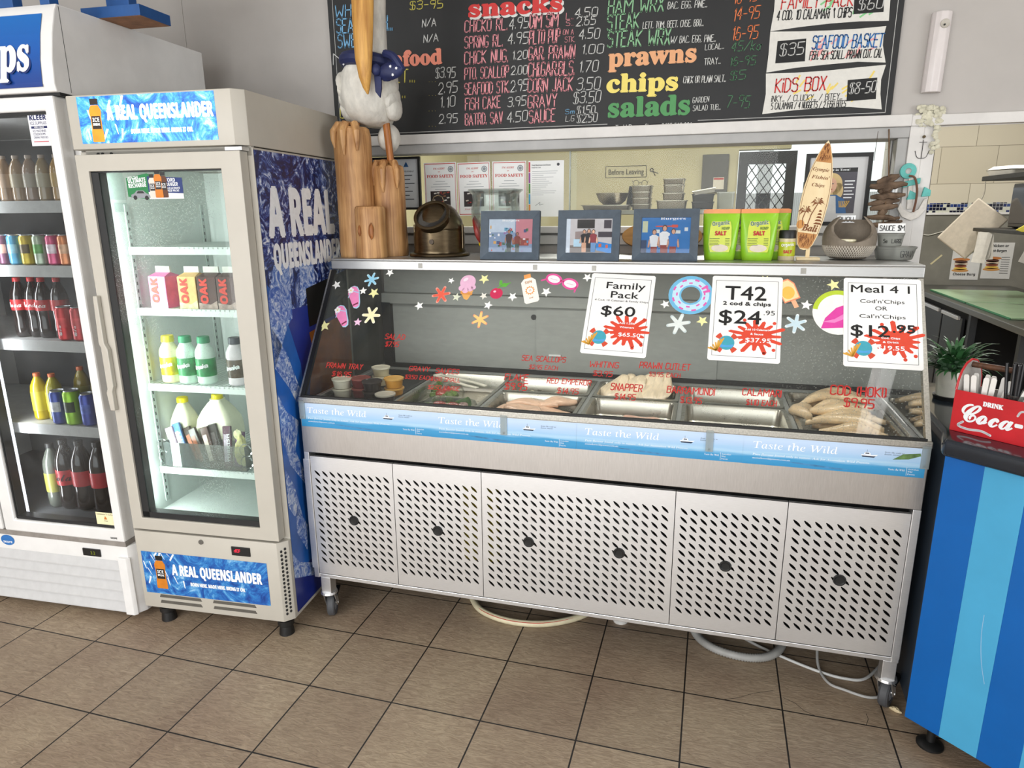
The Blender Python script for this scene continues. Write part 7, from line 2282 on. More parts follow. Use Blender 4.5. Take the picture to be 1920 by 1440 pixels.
# framed magazine cover
t = thing('framed_poster', 'black framed magazine cover with a white mat behind the surfboard', 'picture', (1.678, 0.862, 1.4625), rot=(-0.02, 0, 0))
o = B(m_black)
W_, H_ = 0.228, 0.262
for a, b_, c, d in ((0, 0, W_, 0.014), (0, H_ - 0.014, W_, H_), (0, 0.014, 0.014, H_ - 0.014), (W_ - 0.014, 0.014, W_, H_ - 0.014)):
    o.box(a, -0.010, b_, c, 0.006, d)
o.build('frame', t)
B(M('#d2d2d2', 0.6, var=0.01)).box(0.012, 0.0, 0.012, W_ - 0.012, 0.004, H_ - 0.012).build('mat', t)
P = Pl((0.046, -0.0005, 0.045), (1, 0, 0), (0, 0, 1))
o = B(flat('#54525a')).rect(P, 0, 0, 0.136, 0.165, 0.0)
o.use(m_black).rect(P, 0, 0.150, 0.136, 0.165, 0.0002)
o.use(m_wht).text(P, 'Best in Town!', 0.03, 0.154, 0.08, 0.008, 'serif', 0.0004)
for q in range(6):
    o.rect(P, 0.095, 0.115 - 0.012 * q, 0.130 - 0.006 * (q % 2), 0.119 - 0.012 * q, 0.0003)
o.use(flat('#d8bd86')).disc(P, 0.052, 0.105, 0.036, 0.042, 20, 0.0003).disc(P, 0.075, 0.082, 0.018, 0.030, 16, 0.0003)
o.use(flat('#e0b094')).disc(P, 0.047, 0.102, 0.022, 0.029, 18, 0.0005)
o.use(flat('#3f6a9c')).poly(P, [(0.0, 0.0), (0.11, 0.0), (0.10, 0.05), (0.07, 0.068), (0.03, 0.068), (0.0, 0.045)], 0.0004)
o.use(flat('#d8d8d6')).poly(P, [(0.035, 0.0), (0.075, 0.0), (0.068, 0.064), (0.036, 0.064)], 0.0006)
o.use(flat('#b5493f')).disc(P, 0.046, 0.088, 0.009, 0.0035, 12, 0.0007)
o.use(flat('#3a4a5c')).disc(P, 0.039, 0.108, 0.003, 0.002, 8, 0.0007).disc(P, 0.055, 0.108, 0.003, 0.002, 8, 0.0007)
o.use(flat('#d9b054'))
for q in range(6):
    o.line(P, [(0.085 + 0.004 * q, 0.022), (0.082 + 0.007 * q, 0.045)], 0.003, 0.0008, False)
o.build('print', t)

# driftwood hanging and anchor
t = thing('driftwood_hanging', 'string of stacked driftwood sticks hanging in front of the window post', 'hanging ornament', (1.93, 0.70, 1.55))
md = wood('driftwood', '#3a2a1e', '#7a6450', (20, 20, 20), 0.8)
for i, (a, b_, r) in enumerate((((-0.035, 0, 0.062), (0.035, 0.01, 0.083), 0.014), ((-0.055, 0.0, 0.048), (0.062, 0.0, 0.058), 0.013), ((-0.02, 0.02, 0.033), (0.012, -0.01, 0.045), 0.016), ((-0.050, 0, 0.012), (0.060, 0, 0.020), 0.012),
                                ((-0.055, 0, -0.008), (0.045, 0.01, 0.004), 0.011), ((-0.045, 0.01, -0.030), (0.040, 0, -0.014), 0.013), ((-0.018, 0, -0.042), (0.010, 0.02, -0.034), 0.014), ((-0.055, 0, -0.052), (0.05, 0.0, -0.060), 0.010), ((-0.046, 0, -0.086), (0.062, 0.01, -0.072), 0.010))):
    a, b_ = Vector(a), Vector(b_)
    rnd = random.Random(i)
    B(md).tube([a + (b_ - a) * q / 6 + Vector((0, rnd.uniform(-0.003, 0.003), rnd.uniform(-0.004, 0.004))) for q in range(7)], r, 8, radii=[r * k for k in (0.5, 0.8, 1, 0.95, 1.0, 0.75, 0.4)]).build('stick', t, smooth=True)
B(M('#6b5138', 0.8)).tube([(0, 0.0, -0.09), (0.0, 0.0, 0.08), (-0.003, 0.02, 0.15), (0.002, 0.09, 0.245)], 0.0022, 6).build('cord', t)
B(M('#5a5048', 0.8)).tube([(-0.035, 0.09, 0.14), (-0.032, 0.09, 0.24)], 0.001, 6).build('cord', t)
B(M('#b9b9b6', 0.4, metal=0.6)).rod((0.022, 0.035, -0.02), (0.030, 0.035, 0.06), 0.020, 16).build('shell_piece', t, smooth=True)
t = thing('anchor_plaque', 'white and teal wooden anchor hanging on the post beside the window', 'hanging ornament', (2.03, 0.783, 1.50))
m_teal = M('#5fb5ad', 0.6, var=0.1)
m_aw = M('#d3cec6', 0.65, var=0.1)
B(m_teal).lathe([(0.010, -0.006), (0.026, -0.006), (0.027, 0.0), (0.026, 0.006), (0.010, 0.006)], 24, (0, 0, 0), Matrix.Translation((-0.022, 0, 0.152)) @ Matrix.Rotation(PI / 2, 4, 'X')).build('ring', t, smooth=True)
B(m_aw).prism([(-0.018, -0.006, 0.13), (-0.004, -0.006, 0.13), (0.008, -0.006, 0.02), (-0.012, -0.006, 0.02)], (0, 0.012, 0)).build('shank', t, bevel=0.002)
B(m_teal).prism([(-0.035, -0.008, 0.095), (0.020, -0.008, 0.108), (0.020, -0.008, 0.128), (-0.030, -0.008, 0.116)], (0, 0.014, 0)).build('stock', t, bevel=0.002)
B(m_aw).prism([(-0.035, -0.006, 0.045), (-0.022, -0.006, 0.02), (0.004, -0.006, 0.008), (0.026, -0.006, 0.02), (0.040, -0.006, 0.055), (0.052, -0.006, 0.060), (0.050, -0.006, 0.02), (0.030, -0.006, -0.008), (0.006, -0.006, -0.020), (-0.025, -0.006, -0.006), (-0.042, -0.006, 0.022)], (0, 0.012, 0)).build('arms', t, bevel=0.002)
for x, z in ((0.046, 0.075), (0.0, 0.065)):
    B(m_teal).prism([(x - 0.016, -0.007, z - 0.012), (x + 0.012, -0.007, z - 0.010), (x + 0.012, -0.007, z + 0.010), (x - 0.010, -0.007, z + 0.022)], (0, 0.013, 0)).build('fluke', t, bevel=0.002)
B(M('#6b4a38', 0.8)).tube(bez([(-0.02, -0.014, 0.135), (-0.002, -0.016, 0.128), (0.010, -0.016, 0.09), (0.012, -0.014, 0.05), (0.008, -0.014, 0.01)], 4), 0.004, 6).build('cord', t)
t = thing('wire_anchor', 'thin wire anchor hung from a screw above the teal anchor', 'hanging ornament', (2.045, 0.786, 1.70))
B(m_dark).tube([(-0.012, 0, 0.048), (0.012, 0, 0.048)], 0.001, 6).tube([(0, 0, 0.055), (0, 0, -0.005)], 0.001, 6).tube(bez([(-0.022, 0, 0.02), (-0.014, 0, -0.002), (0, 0, -0.006), (0.014, 0, -0.002), (0.022, 0, 0.02)], 4), 0.001, 6).build('wire', t)
B(m_brass).cyl((0, 0, 0), 0.005, 0, 0.01, 12, Matrix.Translation((0.0, 0.006, 0.066)) @ Matrix.Rotation(PI / 2, 4, 'X')).build('screw', t)
t = thing('red_tag', 'narrow red safety tag hanging beside the post in the pass-through', 'sign', (2.118, 0.952, 1.735))
B(M('#9a2420', 0.5, var=0.15)).box(-0.010, 0, 0, 0.012, 0.004, 0.085).build('plate', t)
B(m_wht).rect(Pl((0, -0.0005, 0), (1, 0, 0), (0, 0, 1)), -0.004, 0.028, 0.004, 0.075).build('print', t)
B(m_dark).box(-0.014, -0.004, 0.080, 0.022, 0.008, 0.098).build('bracket', t)

# ================================================================ blue counter and what stands on it
CT = thing('service_counter', 'service counter with vertical blue stripes and a dark worktop beside the display case', 'counter', (1.971, -0.099, 0), -0.723)
m_b1 = M('#015fae', 0.35, var=0.04, scale=5)
m_b2 = M('#4aa6d2', 0.35, var=0.04, scale=5)
m_slate = M('#2a333d', 0.4, var=0.10, scale=6)
m_top = M('#232a33', 0.16, var=0.12, scale=8, coat=0.3)
xs = [0.0, 0.094, 0.190, 0.284, 0.380, 0.475, 0.57, 0.665, 0.76, 0.855]
for i in range(len(xs) - 1):
    B(m_b1 if i % 2 == 0 else m_b2).box(xs[i], 0.0, 0.085, xs[i + 1], 0.02 + 0.0008 * (i % 2), 0.896).build('stripe_panel', CT, bevel=0.0008)
o = B(m_slate)
foot = [(0.004, 0.022), (1.10, 0.022), (1.10, 0.62), (-0.425, 0.56)]
o.prism([(x, y, 0.085) for x, y in foot], (0, 0, 0.815))
o.build('carcass', CT, bevel=0.002)
top = [(0.0, -0.028), (1.12, -0.028), (1.12, 0.64), (-0.4449, 0.5664), (-0.0455, 0.0652)]
o = B(m_top)
o.prism([(x, y, 0.897) for x, y in top], (0, 0, 0.048))
o.build('worktop', CT, bevel=0.014, seg=4)
for x, y in ((0.055, 0.055), (0.9, 0.06), (-0.30, 0.50)):
    B(m_black).lathe([(0, 0), (0.036, 0), (0.036, 0.006), (0.028, 0.012), (0.012, 0.016), (0.010, 0.085), (0, 0.085)], 24, (x, y, 0)).build('levelling_foot', CT, smooth=True)
sc_ = B(flat('#9fc4e2'))
PCt = Pl((0, -0.0006, 0), (1, 0, 0), (0, 0, 1))
sc_.line(PCt, [(p.x, p.y) for p in bez([(0.150, 0.50, 0), (0.152, 0.44, 0), (0.162, 0.37, 0), (0.178, 0.31, 0)], 6)], 0.0014, 0.0, False)
sc_.build('scratch', CT)


def cw(x, y, z):
    c, d = math.cos(-0.723), math.sin(-0.723)
    return (1.971 + c * x - d * y, -0.099 + d * x + c * y, z)


CZ = 0.9453
cd = thing('cutlery_caddy', 'red metal caddy with white script lettering holding straws and cutlery on the counter', 'caddy', cw(-0.028, 0.064, CZ), -0.723)
m_red = M('#c31f28', 0.35, var=0.08, scale=12)
m_cad = M('#c9c6c2', 0.35, metal=0.5, var=0.08)
B(m_red).box(0.0, 0.0, 0.0, 0.31, 0.003, 0.112).build('front_panel', cd, bevel=0.001)
arch = [(0.0, 0.0), (0.0, 0.112), (0.004, 0.135), (0.016, 0.160), (0.036, 0.178), (0.062, 0.186), (0.092, 0.180), (0.118, 0.160), (0.132, 0.130), (0.136, 0.10), (0.136, 0.0)]
for x in (0.0, 0.307):
    B(m_cad).prism([(x, y + 0.003, z) for y, z in arch], (0.003, 0, 0)).build('side_panel', cd)
    B(m_red).tube([(x + 0.001, y + 0.003, z) for y, z in arch[1:-1]], 0.003, 8).build('edge_bead', cd, smooth=True)
B(m_cad).box(0.003, 0.136, 0.0, 0.307, 0.139, 0.10).box(0.003, 0.003, 0.0, 0.307, 0.136, 0.003).box(0.003, 0.07, 0.003, 0.307, 0.072, 0.06).build('tray', cd)
B(wood('handle_timber', '#3a2418', '#6a442c')).rod((0.003, 0.07, 0.172), (0.307, 0.07, 0.172), 0.008, 12).build('handle', cd, smooth=True)
P = Pl((0, -0.0008, 0), (1, 0, 0), (0, 0, 1))
o = B(m_wht)
o.text(P, 'DRINK', 0.070, 0.083, 0.046, 0.0115, 'serif', 0.0, bold=0.0008)
o.text(P, 'Coca-Cola', 0.016, 0.034, 0.282, 0.052, 'script', 0.0, bold=0.0016)
sw = bez([(0.030, 0.030, 0), (0.020, 0.018, 0), (0.045, 0.013, 0), (0.075, 0.016, 0), (0.098, 0.010, 0)], 6)
for a, b_ in zip(sw, sw[1:]):
    o.line(P, [(a.x, a.y), (b_.x, b_.y)], 0.006, 0.0)
sw = bez([(0.150, 0.075, 0), (0.158, 0.088, 0), (0.185, 0.086, 0), (0.205, 0.070, 0)], 6)
for a, b_ in zip(sw, sw[1:]):
    o.line(P, [(a.x, a.y), (b_.x, b_.y)], 0.005, 0.0)
o.build('lettering', cd)


def put(o, loc, rot, label, cat, group):
    o.location = loc
    o.rotation_euler = rot
    return tag(o, label, cat, group)


rnd = random.Random(21)
proto = B(M('#e6e4de', 0.6, var=0.03)).prism([(-0.006, -0.002, 0), (0.006, -0.002, 0), (0.0065, -0.002, 0.143), (0.004, -0.002, 0.148), (-0.004, -0.002, 0.148), (-0.0065, -0.002, 0.143)], (0, 0.004, 0)).build('paper_straw', bevel=0.001)
for i in range(15):
    o = proto if i == 0 else proto.copy()
    if i:
        COL.objects.link(o)
    row = i % 2
    put(o, cw(-0.028 + 0.016 + 0.0066 * i, 0.064 + 0.026 + 0.026 * row, CZ + 0.0045), (rnd.uniform(-0.12, 0.02), -0.20 + 0.034 * i + rnd.uniform(-0.04, 0.04), -0.723 + rnd.uniform(-0.3, 0.3)),
        'white paper-wrapped straw standing in the left half of the red caddy', 'straw', 'white wrapped straws in the red caddy')
m_jar = pane('jar_glass', '#e3e6e4', refl=1.6, base=0.04)
for k, (jx, jy, lab) in enumerate(((0.125, 0.10, 'small glass jar of black straws in the red caddy'), (0.160, 0.118, 'small empty glass jar behind the jar of black straws'))):
    t = thing('glass_jar', lab, 'jar', cw(-0.028 + jx, 0.064 + jy - 0.06 * (1 - k), CZ + 0.0035), 0.0)
    B(m_jar).lathe([(0, 0), (0.024, 0), (0.027, 0.006), (0.028, 0.085), (0.024, 0.100), (0.025, 0.116), (0.023, 0.116), (0.022, 0.100), (0.026, 0.084), (0.025, 0.008), (0, 0.004)], 24).build('jar_body', t, smooth=True)
proto = B(M('#17181b', 0.35, var=0.05)).lathe([(0.0032, 0), (0.0040, 0), (0.0040, 0.19), (0.0032, 0.19)], 8).build('drinking_straw', smooth=True)
jl = cw(-0.028 + 0.125, 0.064 + 0.04, CZ + 0.008)
for i in range(11):
    o = proto if i == 0 else proto.copy()
    if i:
        COL.objects.link(o)
    a = i * 2.4
    r = 0.004 * math.sqrt(i)
    put(o, (jl[0] + r * math.cos(a), jl[1] + r * math.sin(a), jl[2]), (0.10 * math.sin(a) * -1 * (i / 11), 0.12 * math.cos(a) * (i / 11), 0), 'black straw standing in the small glass jar of the red caddy', 'straw', 'black straws in the glass jar')

# potted plant
pp = thing('potted_plant', 'bushy artificial green plant in a white pot behind the red caddy', 'plant', (2.092, 0.315, CZ))
B(m_black).lathe([(0, 0), (0.042, 0), (0.046, 0.012), (0, 0.012)], 28).build('saucer', pp, smooth=True)
B(M('#c9c6ba', 0.55, var=0.06)).lathe([(0, 0.012), (0.037, 0.012), (0.045, 0.09), (0.046, 0.094), (0.041, 0.094), (0.040, 0.085), (0, 0.08)], 32).build('pot', pp, smooth=True)
m_leaf = M('#356238', 0.45, var=0.35, scale=20)
o = B(m_leaf)
rnd = random.Random(5)
for i in range(150):
    a = rnd.uniform(0, 2 * PI)
    el = rnd.uniform(0.25, 1.45)
    L = rnd.uniform(0.06, 0.125)
    bx_, by_ = 0.02 * math.cos(a) * rnd.random(), 0.02 * math.sin(a) * rnd.random()
    p, w_ = Vector((bx_, by_, 0.085)), rnd.uniform(0.004, 0.0075)
    side = Vector((-math.sin(a), math.cos(a), 0))
    prev = None
    V = []
    for q in range(6):
        t_ = q / 5
        e = el - 1.1 * t_ * t_
        p = p + Vector((math.cos(a) * math.cos(e), math.sin(a) * math.cos(e), math.sin(e))) * (L / 5)
        ww = w_ * math.sin(PI * min(1, 0.15 + 0.85 * t_)) + 0.0004
        V += [p - side * ww, p + side * ww]
    o.add(V, [(2 * q, 2 * q + 1, 2 * q + 3, 2 * q + 2) for q in range(5)])
fo_ = o.build('foliage', pp)
o = B(M('#2b4a2e', 0.6, var=0.3))
for i in range(14):
    a = i * 2.4
    o.blob((0.028 * math.cos(a), 0.028 * math.sin(a), 0.098 + 0.012 * (i % 3)), 0.018, 0.018, 0.012, 8, 6, 0.2, seed=i)
o.build('moss', pp, smooth=True)

# ================================================================ kitchen seen through the pass-through and the window
BN = thing('kitchen_bench', 'long stainless kitchen bench with dark undercounter doors beyond the counter', 'bench', (0, 0, 0))
m_bst2 = steel('bench_steel', '#8d8d8a', 0.35, (4, 30, 30), 0.1)
B(m_bst2).box(2.97, 1.3, 0.862, 3.75, 4.44, 0.90).build('bench_top', BN, bevel=0.004)
m_dkst = steel('dark_door_steel', '#5a5d60', 0.4, (30, 30, 3), 0.12)
for a, b_ in ((3.47, 4.40), (3.06, 3.44)):
    d = B(m_dkst).box(2.985, a, 0.20, 3.01, b_, 0.815).build('bench_door', BN, bevel=0.004)
    B(m_steel).box(2.965, a + 0.02, 0.80, 2.985, b_ - 0.02, 0.825).build('door_handle', d, bevel=0.003)
B(m_dark).box(3.02, 3.0, 0.15, 3.7, 4.42, 0.86).build('cabinet', BN)
for y in (2.95, 2.2, 1.4):
    for x in (3.0, 3.66):
        B(m_dkst).box(x, y, 0.0, x + 0.04, y + 0.04, 0.862).build('leg', BN)
B(m_dark).box(3.0, 1.4, 0.25, 3.7, 2.98, 0.27).box(3.68, 1.4, 0.27, 3.7, 2.98, 0.86).build('under_shelf', BN)
m_gboard = M('#a9c79e', 0.3, var=0.12, scale=5, stretch=(1, 8, 1))
for i, (a, b_, lab) in enumerate(((2.45, 3.15, 'nearer pale green cutting board on the kitchen bench'), (3.18, 3.95, 'farther pale green cutting board on the kitchen bench'))):
    t = thing('cutting_board', lab, 'cutting board', (3.03, a, 0.9005))
    B(m_gboard).box(0, 0, 0, 0.58, b_ - a, 0.012).build('board', t, bevel=0.003)
    B(M('#2f7a4c', 0.3)).box(-0.004, -0.002, 0.001, 0.0, b_ - a + 0.002, 0.011).build('edge_strip', t)
t = thing('griddle', 'dark low griddle standing at the near end of the kitchen bench', 'griddle', (3.22, 1.8, 0.9005))
B(M('#2a2a28', 0.45, var=0.2)).box(0, 0, 0, 0.5, 0.75, 0.11).build('body', t, bevel=0.006)
B(M('#77756c', 0.3, metal=0.7, var=0.2)).box(-0.006, -0.004, 0.11, 0.506, 0.754, 0.122).build('rim', t, bevel=0.003)

m_shf = M('#2c2b27', 0.5, metal=0.3, var=0.15)
t = thing('wall_shelf', 'dark upper kitchen shelf carrying stacked white foam boxes', 'shelf', (3.15, 2.3, 1.70))
B(m_shf).box(0, 0, 0, 0.55, 1.3, 0.03).build('board', t, bevel=0.003)
for y in (0.1, 1.15):
    B(m_shf).box(0.50, y, -0.25, 0.53, y + 0.03, 0.0).build('bracket', t)
B(m_shf).box(0.53, 0.0, -0.3, 0.555, 1.3, 0.03).build('back_rail', t)
t = thing('wire_hook', 'pale wire hook hanging from the front corner of the upper shelf', 'hook', (3.158, 3.55, 1.70))
B(M('#c9c3b4', 0.4)).tube(bez([(0, 0, 0.0), (0.004, 0, -0.05), (0.0, 0, -0.10), (-0.012, 0, -0.125), (-0.022, 0, -0.115)], 4), 0.0035, 6).build('wire', t, smooth=True)
m_foam = M('#dcd9d0', 0.7, var=0.04)


def foam_box(loc, rz, label, group):
    t = thing('foam_box', label, 'box', loc, rz, group)
    L = [rr_loop(-0.105, 0.105, -0.105, 0.105, 0.02, 0.0), rr_loop(-0.118, 0.118, -0.118, 0.118, 0.02, 0.030), rr_loop(-0.122, 0.122, -0.122, 0.122, 0.02, 0.032), rr_loop(-0.122, 0.122, -0.122, 0.122, 0.02, 0.036), rr_loop(-0.115, 0.115, -0.115, 0.115, 0.02, 0.037), rr_loop(-0.095, 0.095, -0.095, 0.095, 0.03, 0.058)]
    k = len(L[0])
    b_ = B(m_foam)
    b_.add([p for l in L[:3] for p in l], [(j * k + i, j * k + (i + 1) % k, (j + 1) * k + (i + 1) % k, (j + 1) * k + i) for j in range(2) for i in range(k)] + [tuple(range(k))[::-1]])
    b_.build('base_half', t, smooth=True)
    b_ = B(m_foam)
    b_.add([p for l in L[3:] for p in l], [(j * k + i, j * k + (i + 1) % k, (j + 1) * k + (i + 1) % k, (j + 1) * k + i) for j in range(2) for i in range(k)] + [tuple(2 * k + i for i in range(k))])
    b_.build('lid_half', t, smooth=True)
    return t


rnd = random.Random(2)
src = None
for k, (x, y, n_) in enumerate(((3.47, 3.28, 6), (3.41, 2.93, 7))):
    for i in range(n_):
        loc = (x + rnd.uniform(-0.006, 0.006), y + rnd.uniform(-0.006, 0.006), 1.7305 + 0.0595 * i)
        lab = 'white foam takeaway box in the %s stack on the upper kitchen shelf' % ('farther', 'nearer')[k]
        if src is None:
            src = foam_box(loc, 0.05, lab, 'stacked foam boxes, farther stack')
        else:
            copy_thing(src, loc, rnd.uniform(-0.1, 0.1), lab, 'stacked foam boxes, %s stack' % ('farther', 'nearer')[k])
t = copy_thing(src, (3.285, 3.44, 1.731), 0.4, 'single white foam box lying open beside the stacks', 'single foam box')
t = thing('wall_shelf', 'dark lower kitchen shelf with paper dockets hanging from it', 'shelf', (3.03, 2.1, 1.372))
B(m_shf).box(0, 0, 0, 0.62, 1.15, 0.022).build('board', t, bevel=0.003)
B(m_shf).box(0.60, 0.0, -0.25, 0.625, 1.15, 0.0).build('back_rail', t)
t = thing('microwave', 'black microwave oven on the lower kitchen shelf', 'microwave', (3.16, 2.55, 1.3945))
B(M('#141416', 0.25, var=0.1)).box(0, 0, 0.008, 0.42, 0.52, 0.27).build('cabinet', t, bevel=0.006)
B(M('#22242a', 0.1, var=0.1)).box(-0.008, 0.16, 0.03, 0.0, 0.5, 0.25).build('door', t, bevel=0.003)
B(M('#cfd8ff', 0.4, var=0.0, emit=1.2)).box(-0.004, 0.06, 0.20, -0.001, 0.085, 0.225).build('display', t)
for x in (0.03, 0.38):
    for y in (0.04, 0.48):
        B(m_black).box(x - 0.012, y - 0.012, 0, x + 0.012, y + 0.012, 0.008).build('foot', t)
t = thing('paper_docket', 'bundle of white dockets hanging from the end of the lower shelf', 'paper', (3.02, 2.98, 1.372))
for i, (w_, h_, a) in enumerate(((0.085, 0.13, 0.05), (0.08, 0.15, -0.1), (0.07, 0.17, 0.12))):
    B(M('#cfcabf', 0.7, var=0.06)).box(-w_ / 2, -0.003 * i, -h_ - 0.02, w_ / 2, -0.003 * i + 0.0012, 0.0, Matrix.Rotation(a, 4, 'Y') @ Matrix.Rotation(-0.35, 4, 'Z')).build('sheet', t)
t = tag(B(M('#cfcabf', 0.7, var=0.06)).box(-0.03, 0, -0.15, 0.03, 0.0015, 0.0, Matrix.Rotation(0.35, 4, 'Y')).build('paper_strip'), 'single white paper strip hanging at the near part of the lower shelf', 'paper')
t.location = (3.028, 2.26, 1.372)
t = tag(B(M('#cfc04a', 0.8, var=0.15)).prism([(0, 0, 0.0), (0.04, 0, 0.03), (0.10, 0, 0.035), (0.13, 0, 0.0), (0.12, 0, -0.06), (0.15, 0, -0.13), (0.12, 0, -0.165), (0.10, 0, -0.10), (0.06, 0, -0.055), (0.085, 0, -0.012), (0.03, 0, -0.01)], (0, 0.012, 0), Matrix.Rotation(-0.3, 4, 'Z')).build('cleaning_cloth', bevel=0.003), 'crumpled yellow cloth hanging over the lower kitchen shelf', 'cloth')
t.location = (2.985, 2.46, 1.40)
t = tag(B(m_foam).box(0, 0, 0, 0.26, 0.16, 0.07).build('foam_tray', bevel=0.01), 'white foam tray lying at the near end of the lower shelf', 'tray')
t.location = (3.06, 2.18, 1.3945)
t = tag(B(M('#b9ae9c', 0.65, var=0.06)).prism([(-0.115, 0, -0.165), (0.115, 0, -0.165), (0.115, 0, 0.165), (-0.115, 0, 0.165)], (0, 0.018, 0)).build('serving_board', bevel=0.008), 'pale worn board propped at an angle against the lower kitchen shelf', 'board')
t.location = (3.03, 3.27, 1.385)
t.rotation_euler = (0.0, math.radians(38), -0.30)
for x, z, lines, nm in ((3.296, 0.944, ("Bac'n'Cheese", 'Burger', 'Cheese Burg'), 'white burger poster on the left of two on the grey kitchen wall'), (3.520, 0.956, ('Chicken or', 'Fish Burgers', ''), 'white burger poster on the right of two on the grey kitchen wall')):
    t = thing('burger_poster', nm, 'poster', (x, KY - 0.0035, z), group='burger posters')
    B(M('#cfcdc8', 0.5, var=0.02)).box(0, 0, 0, 0.208, 0.002, 0.29).build('paper', t)
    P = Pl((0, -0.0006, 0), (1, 0, 0), (0, 0, 1))
    o = B(m_txt).text(P, lines[0], 0.104, 0.255, 0.13, 0.020, 'bold', 0.0, align='c', bold=0.0005).text(P, lines[1], 0.104, 0.215, 0.11, 0.020, 'bold', 0.0, align='c', bold=0.0005)
    if lines[2]:
        o.text(P, lines[2], 0.104, 0.035, 0.165, 0.020, 'bold', 0.0, align='c', bold=0.0005)
    else:
        for q in range(8):
            o.rect(P, 0.13, 0.17 - 0.018 * q, 0.19, 0.174 - 0.018 * q)
    for (yy, ww, c) in ((0.165, 0.062, '#b5713a'), (0.145, 0.048, '#4a2a20'), (0.128, 0.052, '#c9b49a'), (0.112, 0.045, '#8a4a34'), (0.092, 0.05, '#d8b04a'), (0.075, 0.062, '#c08a4a')):
        o.use(flat(c)).disc(P, 0.07, yy, ww, 0.013, 20, 0.0002)
    o.build('print', t)
t = tag(B(M('#c9bd96', 0.6, var=0.1)).prism([(0, 0, 0), (0.012, 0, -0.006), (0.085, 0, 0.07), (0.075, 0, 0.078)], (0, 0.002, 0)).build('tape_scrap'), 'strip of yellowed tape stuck slantwise on the grey kitchen wall', 'tape')
t.location = (3.14, KY - 0.0025, 1.07)
t = thing('phone_cord', 'thin pale cable looping across the grey kitchen wall', 'cable', (0, 0, 0))
B(M('#c9c6ba', 0.6)).tube(bez([(3.04, KY - 0.006, 1.315), (3.10, KY - 0.006, 1.305), (3.17, KY - 0.006, 1.325), (3.28, KY - 0.006, 1.355), (3.40, KY - 0.006, 1.36)], 5), 0.004, 6).build('cable', t, smooth=True)

# behind the serving window: shelf of steel pans
t = thing('pan_shelf', 'stainless shelf unit behind the serving window carrying stacked pans', 'shelf', (0, 0, 0))
B(m_bst2).box(0.50, 2.06, 1.500, 1.56, 2.44, 1.526).build('shelf_board', t, bevel=0.003)
for x in (0.52, 1.52):
    for y in (2.08, 2.41):
        B(m_dkst).box(x, y, 0.0, x + 0.025, y + 0.025, 1.50).build('leg', t)
m_opan = steel('kitchen_pan_steel', '#9a958a', 0.3, (4, 4, 4), 0.2, 6)
m_bpan = M('#33332f', 0.4, var=0.1)


def stack_pan(x, y, z, wx, wy, h, label, group, mat=None, flip=False):
    L = [rr_loop(-wx * 0.44, wx * 0.44, -wy * 0.44, wy * 0.44, 0.012, 0.0), rr_loop(-wx * 0.47, wx * 0.47, -wy * 0.47, wy * 0.47, 0.014, h - 0.006), rr_loop(-wx / 2, wx / 2, -wy / 2, wy / 2, 0.014, h - 0.005), rr_loop(-wx / 2, wx / 2, -wy / 2, wy / 2, 0.014, h), rr_loop(-wx * 0.46, wx * 0.46, -wy * 0.46, wy * 0.46, 0.014, h), rr_loop(-wx * 0.43, wx * 0.43, -wy * 0.43, wy * 0.43, 0.012, 0.004)]
    k = len(L[0])
    b_ = B(mat or m_opan)
    b_.add([p for l in L for p in l], [(j * k + i, j * k + (i + 1) % k, (j + 1) * k + (i + 1) % k, (j + 1) * k + i) for j in range(5) for i in range(k)] + [tuple(range(k))[::-1], tuple(5 * k + i for i in range(k))])
    o = b_.build('food_pan', smooth=True)
    o.location = (x, y, z)
    return tag(o, label, 'pan', group)


for i in range(4):
    stack_pan(0.950, 2.22, 1.527 + 0.0345 * i, 0.112 if i < 3 else 0.118, 0.16, 0.034, 'small steel pan in the narrow stack behind the middle photo frames, ' + ('at the bottom', 'second from the bottom', 'third from the bottom', 'on top')[i], 'narrow stack of small pans')
for i, (w_, h_, z_) in enumerate(((0.178, 0.052, 1.527), (0.125, 0.040, 1.580), (0.118, 0.045, 1.621), (0.124, 0.032, 1.667))):
    stack_pan(1.125 + (0 if i == 0 else 0.008), 2.22, z_, w_, 0.2, h_, 'steel pan in the tallest stack behind the serving window, ' + ('wide one at the bottom', 'second from the bottom', 'third from the bottom', 'on top')[i], 'tallest stack of pans')
for i in range(2):
    stack_pan(1.300, 2.22, 1.527 + 0.043 * i, 0.128, 0.2, 0.042, ('dark pan under another beside the tallest stack', 'dark pan resting on another beside the tallest stack')[i], 'dark pans', m_bpan)
o = stack_pan(1.305, 2.20, 1.616, 0.13, 0.18, 0.022, 'pale tray tilted on top of the dark pans', 'tilted tray', M('#c9c6bc', 0.5))
o.rotation_euler = (0.05, -0.16, 0)
o = stack_pan(1.425, 2.22, 1.527, 0.10, 0.14, 0.095, 'clear tall tub beside the dark pans', 'clear tub', m_fro)
stack_pan(0.745, 2.22, 1.527, 0.29, 0.24, 0.03, 'wide shallow steel pan under the mixing bowl', 'wide pan')
t = tag(B(m_opan).lathe([(0, 0.0), (0.05, 0.0), (0.078, 0.022), (0.097, 0.065), (0.100, 0.067), (0.095, 0.068), (0.075, 0.024), (0.048, 0.004), (0, 0.004)], 32).build('mixing_bowl', smooth=True), 'shiny steel mixing bowl standing on the wide shallow pan', 'bowl')
t.location = (0.775, 2.2, 1.5575)
t = tag(B(M('#2c2c2a', 0.5, var=0.1)).box(-0.03, -0.02, 0, 0.04, 0.02, 0.12, Matrix.Rotation(0.15, 4, 'Y')).build('knife_block', bevel=0.004), 'dark knife block behind the mixing bowl', 'knife block')
t.location = (0.875, 2.32, 1.545)

